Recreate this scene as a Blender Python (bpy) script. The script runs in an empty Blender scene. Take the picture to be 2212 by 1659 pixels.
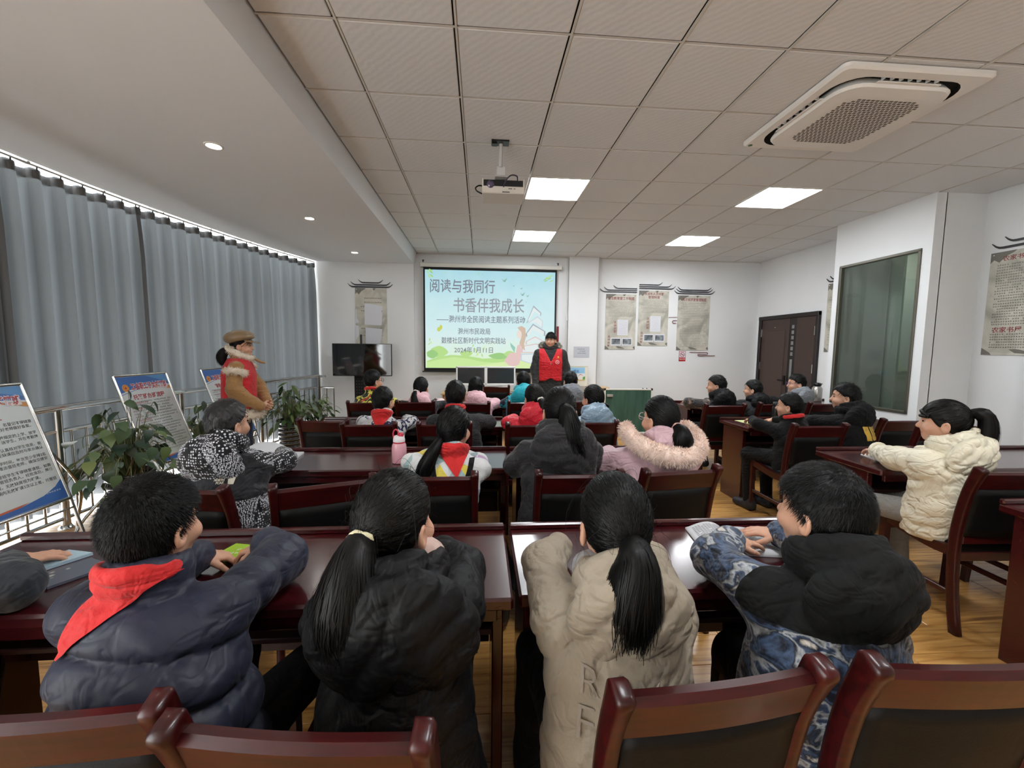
import bpy, math, random
import numpy as np

random.seed(7)
RNG = np.random.default_rng(11)
scene = bpy.context.scene
COL = scene.collection

# ------------------------------------------------------------------ camera
CAM = np.array([0.7364, -2.2799, 1.5])
_yaw, _pit, _rol = 0.0758944, 0.0866840, -0.0102410
_f = np.array([math.sin(_yaw) * math.cos(_pit), math.cos(_yaw) * math.cos(_pit), -math.sin(_pit)])
_r = np.array([math.cos(_yaw), -math.sin(_yaw), 0.0])
_d = np.cross(_f, _r)
_r2 = math.cos(_rol) * _r + math.sin(_rol) * _d
_d2 = -math.sin(_rol) * _r + math.cos(_rol) * _d
from mathutils import Matrix, Vector
cam_data = bpy.data.cameras.new('camera')
cam = bpy.data.objects.new('camera', cam_data)
COL.objects.link(cam)
cam.matrix_world = Matrix(((_r2[0], -_d2[0], -_f[0], CAM[0]), (_r2[1], -_d2[1], -_f[1], CAM[1]),
                           (_r2[2], -_d2[2], -_f[2], CAM[2]), (0, 0, 0, 1)))
cam_data.sensor_width = 36.0
cam_data.sensor_fit = 'HORIZONTAL'
cam_data.lens = 893.2 / 2212.0 * 36.0
cam_data.clip_start = 0.05
scene.camera = cam

# ------------------------------------------------------------------ world, exposure
world = bpy.data.worlds.new('world')
scene.world = world
world.use_nodes = True
_bg = world.node_tree.nodes['Background']
_bg.inputs[0].default_value = (1.0, 1.0, 1.0, 1)     # flat overcast daylight outside the window
_bg.inputs[1].default_value = 4.0
scene.view_settings.view_transform = 'Standard'
scene.view_settings.look = 'None'
scene.view_settings.gamma = 1.0
scene.view_settings.use_curve_mapping = False
scene.view_settings.exposure = 1.32
PANEL_EMIT = 14.0        # ceiling LED panels
DOWNLIGHT_EMIT = 40.0   # recessed lamps in the lowered ceiling
SCREEN_EMIT = 0.37      # projected slide

# ------------------------------------------------------------------ materials
def lin(c):
    return tuple(((x / 255.0) / 12.92 if x <= 10.3 else (((x / 255.0) + 0.055) / 1.055) ** 2.4) for x in c)

_mats = {}
def mat(name, rgb, rough=0.6, metal=0.0, coat=0.0, bump=None, vary=None, spec=0.5, emit=0.0, sheen=0.0, trans=0.0, coat_rough=0.05):
    """plain procedural material; bump=(scale,strength), vary=(scale,amount) mottles the colour"""
    if name in _mats:
        return _mats[name]
    m = bpy.data.materials.new(name)
    m.use_nodes = True
    nt = m.node_tree
    b = nt.nodes['Principled BSDF']
    c = lin(rgb)
    b.inputs['Base Color'].default_value = (*c, 1)
    b.inputs['Roughness'].default_value = rough
    b.inputs['Metallic'].default_value = metal
    b.inputs['Specular IOR Level'].default_value = spec
    b.inputs['Coat Weight'].default_value = coat
    b.inputs['Coat Roughness'].default_value = coat_rough
    b.inputs['Sheen Weight'].default_value = sheen
    if trans:
        b.inputs['Transmission Weight'].default_value = trans
    if emit:
        b.inputs['Emission Color'].default_value = (*c, 1)
        b.inputs['Emission Strength'].default_value = emit
    if bump or vary:
        tc = nt.nodes.new('ShaderNodeTexCoord')
    if vary:
        n = nt.nodes.new('ShaderNodeTexNoise')
        n.inputs['Scale'].default_value = vary[0]
        n.inputs['Detail'].default_value = 4
        r = nt.nodes.new('ShaderNodeValToRGB')
        a = vary[1]
        r.color_ramp.elements[0].position = 0.3
        r.color_ramp.elements[1].position = 0.7
        r.color_ramp.elements[0].color = (*[x * (1 - a) for x in c], 1)
        r.color_ramp.elements[1].color = (*[min(1, x * (1 + a)) for x in c], 1)
        nt.links.new(tc.outputs['Object'], n.inputs['Vector'])
        nt.links.new(n.outputs['Fac'], r.inputs['Fac'])
        nt.links.new(r.outputs['Color'], b.inputs['Base Color'])
    if bump:
        n = nt.nodes.new('ShaderNodeTexNoise')
        n.inputs['Scale'].default_value = bump[0]
        n.inputs['Detail'].default_value = 5
        bn = nt.nodes.new('ShaderNodeBump')
        bn.inputs['Strength'].default_value = bump[1]
        bn.inputs['Distance'].default_value = 0.01
        nt.links.new(tc.outputs['Object'], n.inputs['Vector'])
        nt.links.new(n.outputs['Fac'], bn.inputs['Height'])
        nt.links.new(bn.outputs['Normal'], b.inputs['Normal'])
    _mats[name] = m
    return m

def nodes_of(m):
    return m.node_tree.nodes, m.node_tree.links, m.node_tree.nodes['Principled BSDF']

def ramp(nt_nodes, stops, interp='LINEAR'):
    r = nt_nodes.new('ShaderNodeValToRGB')
    r.color_ramp.interpolation = interp
    e = r.color_ramp.elements
    while len(e) < len(stops):
        e.new(0.5)
    for k, (p, c) in enumerate(stops):
        e[k].position = p
        e[k].color = (*lin(c), 1)
    return r

# ------------------------------------------------------------------ mesh helpers
class MB:
    """collects geometry; build() links it as one mesh object"""
    def __init__(self):
        self.v = []; self.f = []; self.m = []; self.s = []; self.n = 0
    def add(self, verts, faces, mi=0, smooth=False):
        verts = np.asarray(verts, float).reshape(-1, 3)
        o = self.n
        self.v.append(verts); self.n += len(verts)
        for f in faces:
            self.f.append([int(i) + o for i in f]); self.m.append(mi); self.s.append(smooth)
        return self
    def box(self, c, s, bev=0.0, R=None, mi=0):
        c = np.asarray(c, float); h = np.asarray(s, float) / 2
        if bev <= 0:
            v = np.array([[x, y, z] for x in (-1, 1) for y in (-1, 1) for z in (-1, 1)]) * h
            f = [(0, 1, 3, 2), (4, 6, 7, 5), (0, 4, 5, 1), (2, 3, 7, 6), (0, 2, 6, 4), (1, 5, 7, 3)]
        else:
            b = min(bev, h.min() * 0.95)
            v = []; idx = {}
            for sx in (-1, 1):
                for sy in (-1, 1):
                    for sz in (-1, 1):
                        for a in range(3):
                            p = np.array([sx, sy, sz]) * (h - b); p[a] = (sx, sy, sz)[a] * h[a]
                            idx[(sx, sy, sz, a)] = len(v); v.append(p)
            f = []
            for a in range(3):
                o = [k for k in range(3) if k != a]
                for s_ in (-1, 1):
                    q = []
                    for t in ((-1, -1), (1, -1), (1, 1), (-1, 1)):
                        k = [0, 0, 0]; k[a] = s_; k[o[0]] = t[0]; k[o[1]] = t[1]
                        q.append(idx[(*k, a)])
                    f.append(q if (s_ > 0) == (a != 1) else q[::-1])
            for a in range(3):
                o = [k for k in range(3) if k != a]
                for t0 in (-1, 1):
                    for t1 in (-1, 1):
                        k0 = [0, 0, 0]; k0[a] = -1; k0[o[0]] = t0; k0[o[1]] = t1
                        k1 = list(k0); k1[a] = 1
                        q = [idx[(*k0, o[0])], idx[(*k1, o[0])], idx[(*k1, o[1])], idx[(*k0, o[1])]]
                        f.append(self._orient(v, q))
            for sx in (-1, 1):
                for sy in (-1, 1):
                    for sz in (-1, 1):
                        f.append(self._orient(v, [idx[(sx, sy, sz, a)] for a in range(3)]))
            v = np.array(v)
            f = [self._orient(v, q) for q in f]
        if R is not None:
            v = v @ np.asarray(R).T
        return self.add(v + c, f, mi)
    @staticmethod
    def _orient(v, q):
        p = np.array([v[i] for i in q]); n = np.cross(p[1] - p[0], p[2] - p[0])
        return q if np.dot(n, p.mean(0)) > 0 else q[::-1]
    def tube(self, pts, r, n=8, caps=True, mi=0, smooth=True, flat=1.0, closed=False):
        pts = np.asarray(pts, float); k = len(pts)
        r = np.full(k, r, float) if np.isscalar(r) else np.asarray(r, float)
        t = np.gradient(pts, axis=0) if not closed else np.roll(pts, -1, 0) - np.roll(pts, 1, 0)
        t /= np.linalg.norm(t, axis=1)[:, None] + 1e-12
        up = np.array([0, 0, 1.0]) if abs(t[0][2]) < 0.9 else np.array([0, 1.0, 0])
        a = np.cross(t[0], up); a /= np.linalg.norm(a)
        rings = []
        for i in range(k):
            a = a - np.dot(a, t[i]) * t[i]; a /= np.linalg.norm(a) + 1e-12
            b = np.cross(t[i], a)
            th = np.arange(n) * 2 * math.pi / n
            rings.append(pts[i] + r[i] * (np.cos(th)[:, None] * a + flat * np.sin(th)[:, None] * b))
        v = np.concatenate(rings); f = []
        for i in range(k if closed else k - 1):
            j = (i + 1) % k
            for q in range(n):
                f.append((i * n + q, i * n + (q + 1) % n, j * n + (q + 1) % n, j * n + q))
        self.add(v, f, mi, smooth)
        if caps and not closed:
            self.add(rings[0], [tuple(range(n))[::-1]], mi); self.add(rings[-1], [tuple(range(n))], mi)
        return self
    def lathe(self, prof, c=(0, 0, 0), n=20, mi=0, smooth=True, axis=None):
        prof = np.asarray(prof, float); c = np.asarray(c, float)
        th = np.arange(n) * 2 * math.pi / n
        v = np.stack([np.outer(prof[:, 0], np.cos(th)), np.outer(prof[:, 0], np.sin(th)),
                      np.repeat(prof[:, 1][:, None], n, 1)], -1).reshape(-1, 3)
        if axis is not None:
            v = v @ np.asarray(axis).T
        f = []
        for i in range(len(prof) - 1):
            for q in range(n):
                f.append((i * n + q, i * n + (q + 1) % n, (i + 1) * n + (q + 1) % n, (i + 1) * n + q))
        return self.add(v + c, f, mi, smooth)
    def prism(self, poly, o, u, w, depth, mi=0):
        """polygon (2-D list) in the plane o + a*u + b*w, extruded by depth along u x w"""
        o, u, w = (np.asarray(x, float) for x in (o, u, w))
        nrm = np.cross(u, w); nrm /= np.linalg.norm(nrm)
        p = np.array([o + a * u + b * w for a, b in poly]); k = len(p)
        q = p + nrm * depth
        f = [tuple(range(k))[::-1], tuple(range(k, 2 * k))] + [(i, (i + 1) % k, (i + 1) % k + k, i + k) for i in range(k)]
        return self.add(np.concatenate([p, q]), f, mi)
    def sweep(self, pts, prof, up=(1, 0, 0), mi=0, smooth=False, scale=None):
        """2-D closed profile swept along pts; profile x is along 'up', y along up x tangent"""
        pts = np.asarray(pts, float); prof = np.asarray(prof, float); k = len(prof); up = np.asarray(up, float)
        t = np.gradient(pts, axis=0); t /= np.linalg.norm(t, axis=1)[:, None]
        v = []
        for i, p in enumerate(pts):
            b = np.cross(up, t[i]); b /= np.linalg.norm(b)
            a = np.cross(t[i], b)
            sc = 1.0 if scale is None else scale[i]
            v.append(p + sc * (prof[:, :1] * a + prof[:, 1:] * b))
        f = [(i * k + q, i * k + (q + 1) % k, (i + 1) * k + (q + 1) % k, (i + 1) * k + q) for i in range(len(pts) - 1) for q in range(k)]
        f += [tuple(range(k))[::-1], tuple(range((len(pts) - 1) * k, len(pts) * k))]
        return self.add(np.concatenate(v), f, mi, smooth)
    def mesh(self, name):
        me = bpy.data.meshes.new(name)
        V = np.concatenate(self.v) if self.v else np.zeros((0, 3))
        me.from_pydata(V.tolist(), [], self.f)
        if len(self.f):
            me.polygons.foreach_set('material_index', self.m)
            me.polygons.foreach_set('use_smooth', self.s)
        me.update()
        return me
    def build(self, name, mats, parent=None, loc=None):
        o = link(name, self.mesh(name), mats, parent, loc)
        if parent is not None and name.endswith(('print', 'lettering', 'keywords', 'title_outline', 'markings')):
            o['kind'] = 'stuff'       # print: many tiny marks, one part
        return o

def link(name, me, mats=None, parent=None, loc=None):
    o = bpy.data.objects.new(name, me)
    COL.objects.link(o)
    if mats is not None and not me.materials:
        for m in (mats if isinstance(mats, (list, tuple)) else [mats]):
            me.materials.append(m)
    if parent is not None:
        o.parent = parent
    if loc is not None:
        o.location = loc
    return o

def tag(o, label=None, cat=None, group=None, kind=None):
    if label: o['label'] = label
    if cat: o['category'] = cat
    if group: o['group'] = group
    if kind: o['kind'] = kind
    return o

def empty(name, loc=(0, 0, 0), rz=0.0, label=None, cat=None, group=None):
    o = bpy.data.objects.new(name, None)
    COL.objects.link(o)
    o.empty_display_size = 0.1
    o.location = loc
    o.rotation_euler = (0, 0, rz)
    return tag(o, label, cat, group)

def dup(root, loc, rz, label, group=None):
    """a copy of a thing with its parts and sub-parts"""
    r = root.copy(); COL.objects.link(r)
    r.location = loc; r.rotation_euler = (0, 0, rz); r['label'] = label
    if group: r['group'] = group
    for ch in root.children:
        c = ch.copy(); COL.objects.link(c); c.parent = r
        for g in ch.children:
            d = g.copy(); COL.objects.link(d); d.parent = c
    return r

_txt = {}
def text_mesh(s, size, bold=0.0, align='LEFT', width=None):
    """flat lettering as mesh data (x right, y up)"""
    c = bpy.data.curves.new('lettering', 'FONT')
    c.body = s; c.size = size; c.resolution_u = 2; c.offset = bold; c.align_x = align
    o = bpy.data.objects.new('lettering', c); COL.objects.link(o)
    dg = bpy.context.evaluated_depsgraph_get()
    me = bpy.data.meshes.new_from_object(o.evaluated_get(dg))
    bpy.data.objects.remove(o); bpy.data.curves.remove(c)
    n = len(me.vertices)
    V = np.zeros(n * 3); me.vertices.foreach_get('co', V); V = V.reshape(-1, 3)
    F = [tuple(p.vertices) for p in me.polygons]
    bpy.data.meshes.remove(me)
    if width and n:
        w = V[:, 0].max() - V[:, 0].min()
        k = width / w
        V[:, 0] = (V[:, 0] - (V[:, 0].min() if align == 'LEFT' else 0)) * k
    return V, F

def put_text(mb, s, o, u, w, size, bold=0.0, align='LEFT', width=None, mi=0, sx=1.0):
    V, F = text_mesh(s, size, bold, align, width)
    o, u, w = (np.asarray(x, float) for x in (o, u, w))
    return mb.add(o + np.outer(V[:, 0] * sx, u) + np.outer(V[:, 1], w), F, mi)

def glyph_rows(mb, o, u, w, x0, x1, y0, y1, rows, size, mi=0, seed=0, ragged=0.25, indent=True):
    """rows of print too small to read: little strokes in character cells"""
    g = np.random.default_rng(seed)
    o, u, w = (np.asarray(x, float) for x in (o, u, w))
    for k in range(rows):
        y = y0 + (y1 - y0) * k / max(1, rows - 1)
        end = x1 - (x1 - x0) * (g.random() * ragged if g.random() < 0.5 else 0)
        x = x0 + (size * 2 if indent and g.random() < 0.35 else 0)
        while x < end:
            if g.random() > 0.06:
                for s in range(4):
                    if s < 2:
                        a = x + size * g.uniform(.0, .3); b = x + size * g.uniform(.6, .95); c = y + size * (.12 + .42 * s + g.uniform(-.08, .12))
                        d = c + size * .13
                    else:
                        a = x + size * (.1 + .45 * (s - 2) + g.uniform(-.05, .2)); b = a + size * .13; c = y + size * g.uniform(0, .3); d = y + size * g.uniform(.6, .95)
                    mb.add([o + p * u + q * w for p, q in ((a, c), (b, c), (b, d), (a, d))], [(0, 1, 2, 3)], mi)
            x += size * 1.12
    return mb

def catmull(P, n):
    P = np.asarray(P, float); k = len(P)
    out = []
    for t in np.linspace(0, k - 1, n):
        i = min(int(t), k - 2); s = t - i
        p0, p1, p2, p3 = P[max(i - 1, 0)], P[i], P[i + 1], P[min(i + 2, k - 1)]
        out.append(0.5 * ((2 * p1) + (-p0 + p2) * s + (2 * p0 - 5 * p1 + 4 * p2 - p3) * s * s + (-p0 + 3 * p1 - 3 * p2 + p3) * s ** 3))
    return np.array(out)

def Rz(a):
    c, s = math.cos(a), math.sin(a)
    return np.array([[c, -s, 0], [s, c, 0], [0, 0, 1.0]])
def Rx(a):
    c, s = math.cos(a), math.sin(a)
    return np.array([[1, 0, 0], [0, c, -s], [0, s, c.real]])
def Ry(a):
    c, s = math.cos(a), math.sin(a)
    return np.array([[c, 0, s], [0, 1, 0], [-s, 0, c]])
# ------------------------------------------------------------------ the room shell
CZ = 3.13          # ceiling height
SZ = 2.94          # lowered ceiling along the window
YF = 5.22          # far wall
XR = 5.93          # right wall
YB = -5.6          # wall behind the camera

M_wall = mat('wall_paint', (225, 227, 228), 0.85, bump=(90, 0.04), vary=(1.2, 0.03))
M_soffit = mat('soffit_paint', (222, 224, 226), 0.85, bump=(60, 0.03))
M_tile = mat('ceiling_tile_board', (217, 219, 220), 0.8)
M_bar = mat('ceiling_bar_metal', (206, 203, 196), 0.45)
M_gap = mat('ceiling_gap_dark', (40, 36, 34), 0.9)
M_steel = mat('polished_steel', (205, 205, 203), 0.16, metal=1.0)
M_white = mat('white_plastic', (222, 220, 212), 0.45)
M_black = mat('black_plastic', (14, 14, 15), 0.35)
M_darkgap = mat('near_black', (8, 8, 9), 0.8)

def tile_pattern(m):
    n, l, b = nodes_of(m)
    tc = n.new('ShaderNodeTexCoord')
    vo = n.new('ShaderNodeTexVoronoi'); vo.inputs['Scale'].default_value = 42
    wv = n.new('ShaderNodeTexWave'); wv.inputs['Scale'].default_value = 11; wv.bands_direction = 'DIAGONAL'
    wv.inputs['Distortion'].default_value = 3
    mx = n.new('ShaderNodeMath'); mx.operation = 'ADD'
    bp = n.new('ShaderNodeBump'); bp.inputs['Strength'].default_value = 0.07; bp.inputs['Distance'].default_value = 0.01
    l.new(tc.outputs['Object'], vo.inputs['Vector']); l.new(tc.outputs['Object'], wv.inputs['Vector'])
    l.new(vo.outputs['Distance'], mx.inputs[0]); l.new(wv.outputs['Fac'], mx.inputs[1])
    l.new(mx.outputs[0], bp.inputs['Height']); l.new(bp.outputs['Normal'], b.inputs['Normal'])
tile_pattern(M_tile)

def floor_material():
    m = mat('honey_oak_laminate', (176, 128, 72), 0.32, coat=0.25, coat_rough=0.15)
    n, l, b = nodes_of(m)
    tc = n.new('ShaderNodeTexCoord')
    oi = n.new('ShaderNodeObjectInfo')
    ad = n.new('ShaderNodeVectorMath'); ad.operation = 'ADD'
    sc = n.new('ShaderNodeVectorMath'); sc.operation = 'SCALE'; sc.inputs['Scale'].default_value = 37.0
    cb = n.new('ShaderNodeCombineXYZ')
    l.new(oi.outputs['Random'], cb.inputs[0]); l.new(oi.outputs['Random'], cb.inputs[1])
    l.new(cb.outputs[0], sc.inputs[0])
    l.new(tc.outputs['Object'], ad.inputs[0]); l.new(sc.outputs[0], ad.inputs[1])
    mp = n.new('ShaderNodeMapping'); mp.inputs['Scale'].default_value = (1.6, 22, 1)
    l.new(ad.outputs[0], mp.inputs[0])
    ns = n.new('ShaderNodeTexNoise'); ns.inputs['Scale'].default_value = 1.8; ns.inputs['Detail'].default_value = 6
    ns.inputs['Distortion'].default_value = 0.8
    l.new(mp.outputs[0], ns.inputs['Vector'])
    rp = ramp(n, [(0.28, (128, 84, 40)), (0.42, (182, 132, 70)), (0.6, (204, 156, 90)), (0.8, (218, 176, 112))])
    l.new(ns.outputs['Fac'], rp.inputs['Fac'])
    hv = n.new('ShaderNodeHueSaturation')
    mr = n.new('ShaderNodeMapRange'); mr.inputs[3].default_value = 0.8; mr.inputs[4].default_value = 1.12
    l.new(oi.outputs['Random'], mr.inputs[0]); l.new(mr.outputs[0], hv.inputs['Value'])
    l.new(rp.outputs[0], hv.inputs['Color']); l.new(hv.outputs[0], b.inputs['Base Color'])
    bp = n.new('ShaderNodeBump'); bp.inputs['Strength'].default_value = 0.06
    l.new(ns.outputs['Fac'], bp.inputs['Height']); l.new(bp.outputs[0], b.inputs['Normal'])
    return m
M_floor = floor_material()

def xc(Y):
    """the curtain line along the curved window front"""
    return float(np.interp(Y, [-6, -1, 0.3, 1.1, 1.8, 2.4, 3.0, 3.7, 4.4, 5.3],
                           [-2.95, -2.93, -2.92, -2.90, -2.87, -2.81, -2.71, -2.56, -2.37, -2.06]))
def xrail(Y):
    return float(np.interp(Y, [-6, 0.0, 0.9, 1.4, 2.2, 3.2, 4.2, 5.2], [-2.7, -2.66, -2.64, -2.62, -2.58, -2.44, -2.25, -2.03]))

def structure(name, mb, mats, parent=None):
    o = mb.build(name, mats, parent)
    if parent is None:
        o['kind'] = 'structure'
    return o

# floor: a base with the planks laid on it
FL = structure('floor', MB().add([(xc(y) + .12, y, -0.013) for y in np.linspace(YB, YF, 24)] + [(XR + 1.8, YF, -0.013), (XR + 1.8, YB, -0.013)],
                                 [tuple(range(26))[::-1]]), mat('floor_joint', (70, 46, 24), 0.7))
plank_me = MB().box((0, 0, -0.006), (1.197, 0.1975, 0.012), 0.0018).mesh('plank')
plank_me.materials.append(M_floor)
for j in range(38):
    y = -2.3 + 0.2 * j + 0.1
    off = (j * 0.43) % 1.2
    k = 0
    x = -3.3 - off
    while x < XR + 0.05:
        x0, x1 = max(x, xc(y) + 0.13), min(x + 1.2, XR + 0.06)
        if x1 - x0 > 0.02 and y < YF - .1:
            o = link('plank', plank_me, None, FL, ((x0 + x1) / 2, y, 0))
            o.scale[0] = (x1 - x0) / 1.2
        x += 1.2
# plain boards behind the camera
structure('floor_behind', MB().box((1.5, (YB - 2.3) / 2, -0.006), (9.0, -2.3 - YB, 0.012)), M_floor)

# ceiling grid
CE = structure('ceiling', MB().box(((XR - 0.43) / 2, (YF + YB) / 2, CZ + 0.05), (XR + 0.43 + .1, YF - YB + .2, 0.04)), M_gap)
PANELS = [(1.2, 1.8), (3.6, 1.8), (1.2, 3.6), (3.6, 3.6), (1.2, -1.8), (3.6, -1.8)]
AC0 = (2.81, 0.04)
tile_cache = {}
xs = [-0.385] + [0.6 * i for i in range(0, 10)] + [XR]
ys = [0.6 * j for j in range(-9, 9)] + [YF]
for i in range(len(xs) - 1):
    for j in range(len(ys) - 1):
        x0, x1, y0, y1 = xs[i], xs[i + 1], ys[j], ys[j + 1]
        if any(abs(x0 - p[0]) < .01 and abs(y0 - p[1]) < .01 for p in PANELS):
            continue
        key = (round(x1 - x0, 3), round(y1 - y0, 3))
        if key not in tile_cache:
            me = MB().box((0, 0, 0), (key[0] - .021, key[1] - .021, 0.014), 0.003).mesh('ceiling_tile')
            me.materials.append(M_tile); tile_cache[key] = me
        link('ceiling_tile', tile_cache[key], None, CE, ((x0 + x1) / 2, (y0 + y1) / 2, CZ + 0.009))
for x in xs[1:-1]:
    MB().box((x + .004, (YF + YB) / 2, CZ + 0.004), (0.011, YF - YB, 0.010)).build('ceiling_bar', M_bar, CE)
for y in ys[:-1]:
    for i in range(len(xs) - 1):
        pass
    MB().box(((XR - .385) / 2, y + .004, CZ + 0.0065), (XR + .385, 0.009, 0.006)).build('ceiling_cross_bar', M_bar, CE)
MB().box(((XR - .385) / 2, YF - .01, CZ - .004), (XR + .385, 0.02, 0.012)).build('ceiling_edge_trim', M_bar, CE)

# lowered plaster ceiling over the window side, with its fascia
sf = MB()
yy = np.linspace(YB, YF, 30)
inner = [(-0.43, y) for y in yy]
outer = [(xc(y) + .045, y) for y in yy]
n = len(yy)
V = [(x, y, SZ) for x, y in inner] + [(x, y, SZ) for x, y in outer]
F = [(i, i + 1, n + i + 1, n + i) for i in range(n - 1)]
sf.add(V, F)
sf.add([(-0.43, YB, SZ), (-0.43, YF, SZ), (-0.385, YF, CZ + .03), (-0.385, YB, CZ + .03)], [(0, 1, 2, 3)])
V = [(x, y, SZ) for x, y in outer] + [(x, y, CZ + .3) for x, y in outer]
sf.add(V, F)
structure('ceiling_lowered', sf, M_soffit)

# walls
w = MB()
w.box((2.5, YF + .1, 1.6), (8.0, .2, 3.4))
structure('wall_front', w, M_wall)
w = MB(); w.box(((-2.3 - 0.43) / 2, YF - .04, 1.47), (2.3 - .43, .08, 2.94))
structure('wall_front_left', w, M_wall)
w = MB(); w.box((2.575, YF - .045, CZ / 2), (.54, .09, CZ))
structure('wall_pillar', w, M_wall)
w = MB(); w.box((2.845, YF - .052, CZ / 2), (.012, .10, CZ))
structure('trim_1', w, mat('wall_corner_strip', (176, 172, 168), .5))
w = MB(); w.box((XR + .1, (2.9 + YF) / 2, 1.6), (.2, YF - 2.9, 3.4))
structure('wall_right_far', w, M_wall)
# the block with the internal window
bx0, by0, by1 = 5.38, 1.757, 2.946
wz0, wz1, wy0, wy1 = 0.838, 2.58, 1.868, 2.84
w = MB()
w.box((bx0 + .06, (by0 + wy0) / 2, 1.6), (.12, wy0 - by0, 3.2))
w.box((bx0 + .06, (wy1 + by1) / 2, 1.6), (.12, by1 - wy1, 3.2))
w.box((bx0 + .06, (wy0 + wy1) / 2, wz0 / 2), (.12, wy1 - wy0, wz0))
w.box((bx0 + .06, (wy0 + wy1) / 2, (wz1 + 3.2) / 2), (.12, wy1 - wy0, 3.2 - wz1))
w.box(((bx0 + .12 + XR + .1) / 2, by0 + .03, 1.6), (XR - bx0, .06, 3.2))
w.box(((bx0 + .12 + XR + .1) / 2, by1 - .03, 1.6), (XR - bx0, .06, 3.2))
structure('wall_block', w, M_wall)
w = MB(); w.box((XR + .125, (by0 + YB) / 2, 1.6), (.2, by0 - YB, 3.4)); w.box((XR + .02, -1.4, 1.6), (.22, 5.2, 3.4))
structure('wall_right_near', w, M_wall)
w = MB(); w.box((1.5, YB - .1, 1.6), (9.4, .2, 3.4))
structure('wall_back', w, M_wall)

# internal window: frame, glazing, and the dim room behind it
WI = structure('window_1', MB().box((bx0 + .01, (wy0 + wy1) / 2, wz0 - .0), (.05, wy1 - wy0 + .03, .03), .004)
               .box((bx0 + .01, (wy0 + wy1) / 2, wz1), (.05, wy1 - wy0 + .03, .03), .004)
               .box((bx0 + .01, wy0, (wz0 + wz1) / 2), (.05, .03, wz1 - wz0), .004)
               .box((bx0 + .01, wy1, (wz0 + wz1) / 2), (.05, .035, wz1 - wz0), .004), mat('window_frame_bronze', (96, 94, 84), .35, metal=.6))
def glass_material():
    m = mat('tinted_glass', (170, 185, 180), 0.03)
    n, l, b = nodes_of(m)
    t = n.new('ShaderNodeBsdfTransparent'); t.inputs[0].default_value = (0.62, 0.70, 0.66, 1)
    g = n.new('ShaderNodeBsdfGlossy'); g.inputs['Roughness'].default_value = 0.02
    lw = n.new('ShaderNodeFresnel'); lw.inputs[0].default_value = 1.6
    mx = n.new('ShaderNodeMixShader')
    l.new(lw.outputs[0], mx.inputs[0]); l.new(t.outputs[0], mx.inputs[1]); l.new(g.outputs[0], mx.inputs[2])
    l.new(mx.outputs[0], n['Material Output'].inputs[0])
    return m
M_glass = glass_material()
MB().add([(bx0 + .03, wy0, wz0), (bx0 + .03, wy0, wz1), (bx0 + .03, wy1, wz1), (bx0 + .03, wy1, wz0)], [(0, 1, 2, 3)]).build('window_pane', M_glass, WI)
w = MB()
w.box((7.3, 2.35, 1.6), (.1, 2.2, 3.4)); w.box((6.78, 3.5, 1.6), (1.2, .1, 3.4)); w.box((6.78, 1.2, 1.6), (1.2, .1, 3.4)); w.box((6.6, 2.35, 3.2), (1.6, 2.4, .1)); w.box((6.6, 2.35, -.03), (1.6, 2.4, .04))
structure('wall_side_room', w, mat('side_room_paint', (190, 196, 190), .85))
sl_ = empty('side_room_fill_light', (6.5, 2.9, 3.1), 0, 'added fill light inside the room behind the internal window', 'ceiling light')  # fill light added so the view through the pane is not black
MB().box((0, 0, .02), (.42, .42, .03), .004).build('frame', M_white, sl_)
MB().box((0, 0, 0), (.36, .36, .012)).build('diffuser', mat('fill_light_surface', (255, 252, 240), .5, emit=10.0), sl_)
pt = empty('pale_fill_board', (6.2, 3.08, 0), 0, 'added pale board lightening the left half of the internal window', 'added board')  # board added behind the pane to make its left half paler
MB().box((0, 0, 1.45), (.04, .62, 2.8), .006).build('board', mat('fill_board_pale', (214, 220, 212), .7), pt)
MB().box((0, 0, .03), (.2, .5, .05), .006).build('foot', M_white, pt)
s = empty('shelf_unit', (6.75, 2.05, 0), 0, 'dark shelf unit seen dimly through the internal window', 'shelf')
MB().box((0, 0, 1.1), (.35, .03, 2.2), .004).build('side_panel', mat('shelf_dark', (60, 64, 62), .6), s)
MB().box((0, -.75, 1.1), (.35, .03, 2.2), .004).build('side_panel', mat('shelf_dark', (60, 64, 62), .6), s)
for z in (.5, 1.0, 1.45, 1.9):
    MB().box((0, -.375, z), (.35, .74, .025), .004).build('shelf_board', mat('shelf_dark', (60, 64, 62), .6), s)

# outer window front behind the curtain
WF = MB()
for y in np.arange(-5.5, 5.3, 1.2):
    WF.box((xc(y) - .28, y, 1.6), (.06, .06, 3.3), .005)
for z in (0.0, 2.2, 3.2):
    WF.tube([(xc(y) - .28, y, z) for y in np.linspace(YB, YF, 20)], .03, 6)
W2 = structure('window_2', WF, mat('window_alu', (150, 152, 152), .4, metal=.7))
def clear_pane():
    m = mat('clear_pane', (230, 240, 240), 0.0)
    n, l, b = nodes_of(m)
    t = n.new('ShaderNodeBsdfTransparent'); t.inputs[0].default_value = (0.93, 0.96, 0.96, 1)
    g = n.new('ShaderNodeBsdfGlossy'); g.inputs['Roughness'].default_value = 0.0
    mx = n.new('ShaderNodeMixShader'); mx.inputs[0].default_value = 0.06
    l.new(t.outputs[0], mx.inputs[1]); l.new(g.outputs[0], mx.inputs[2]); l.new(mx.outputs[0], n['Material Output'].inputs[0])
    return m
_ya = np.arange(-5.5, 5.3, 1.2)
for y0, y1 in zip(_ya[:-1], _ya[1:]):
    MB().add([(xc(y0) - .28, y0, 0), (xc(y1) - .28, y1, 0), (xc(y1) - .28, y1, 3.2), (xc(y0) - .28, y0, 3.2)], [(0, 1, 2, 3)]).build('window_pane', clear_pane(), W2)

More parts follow.
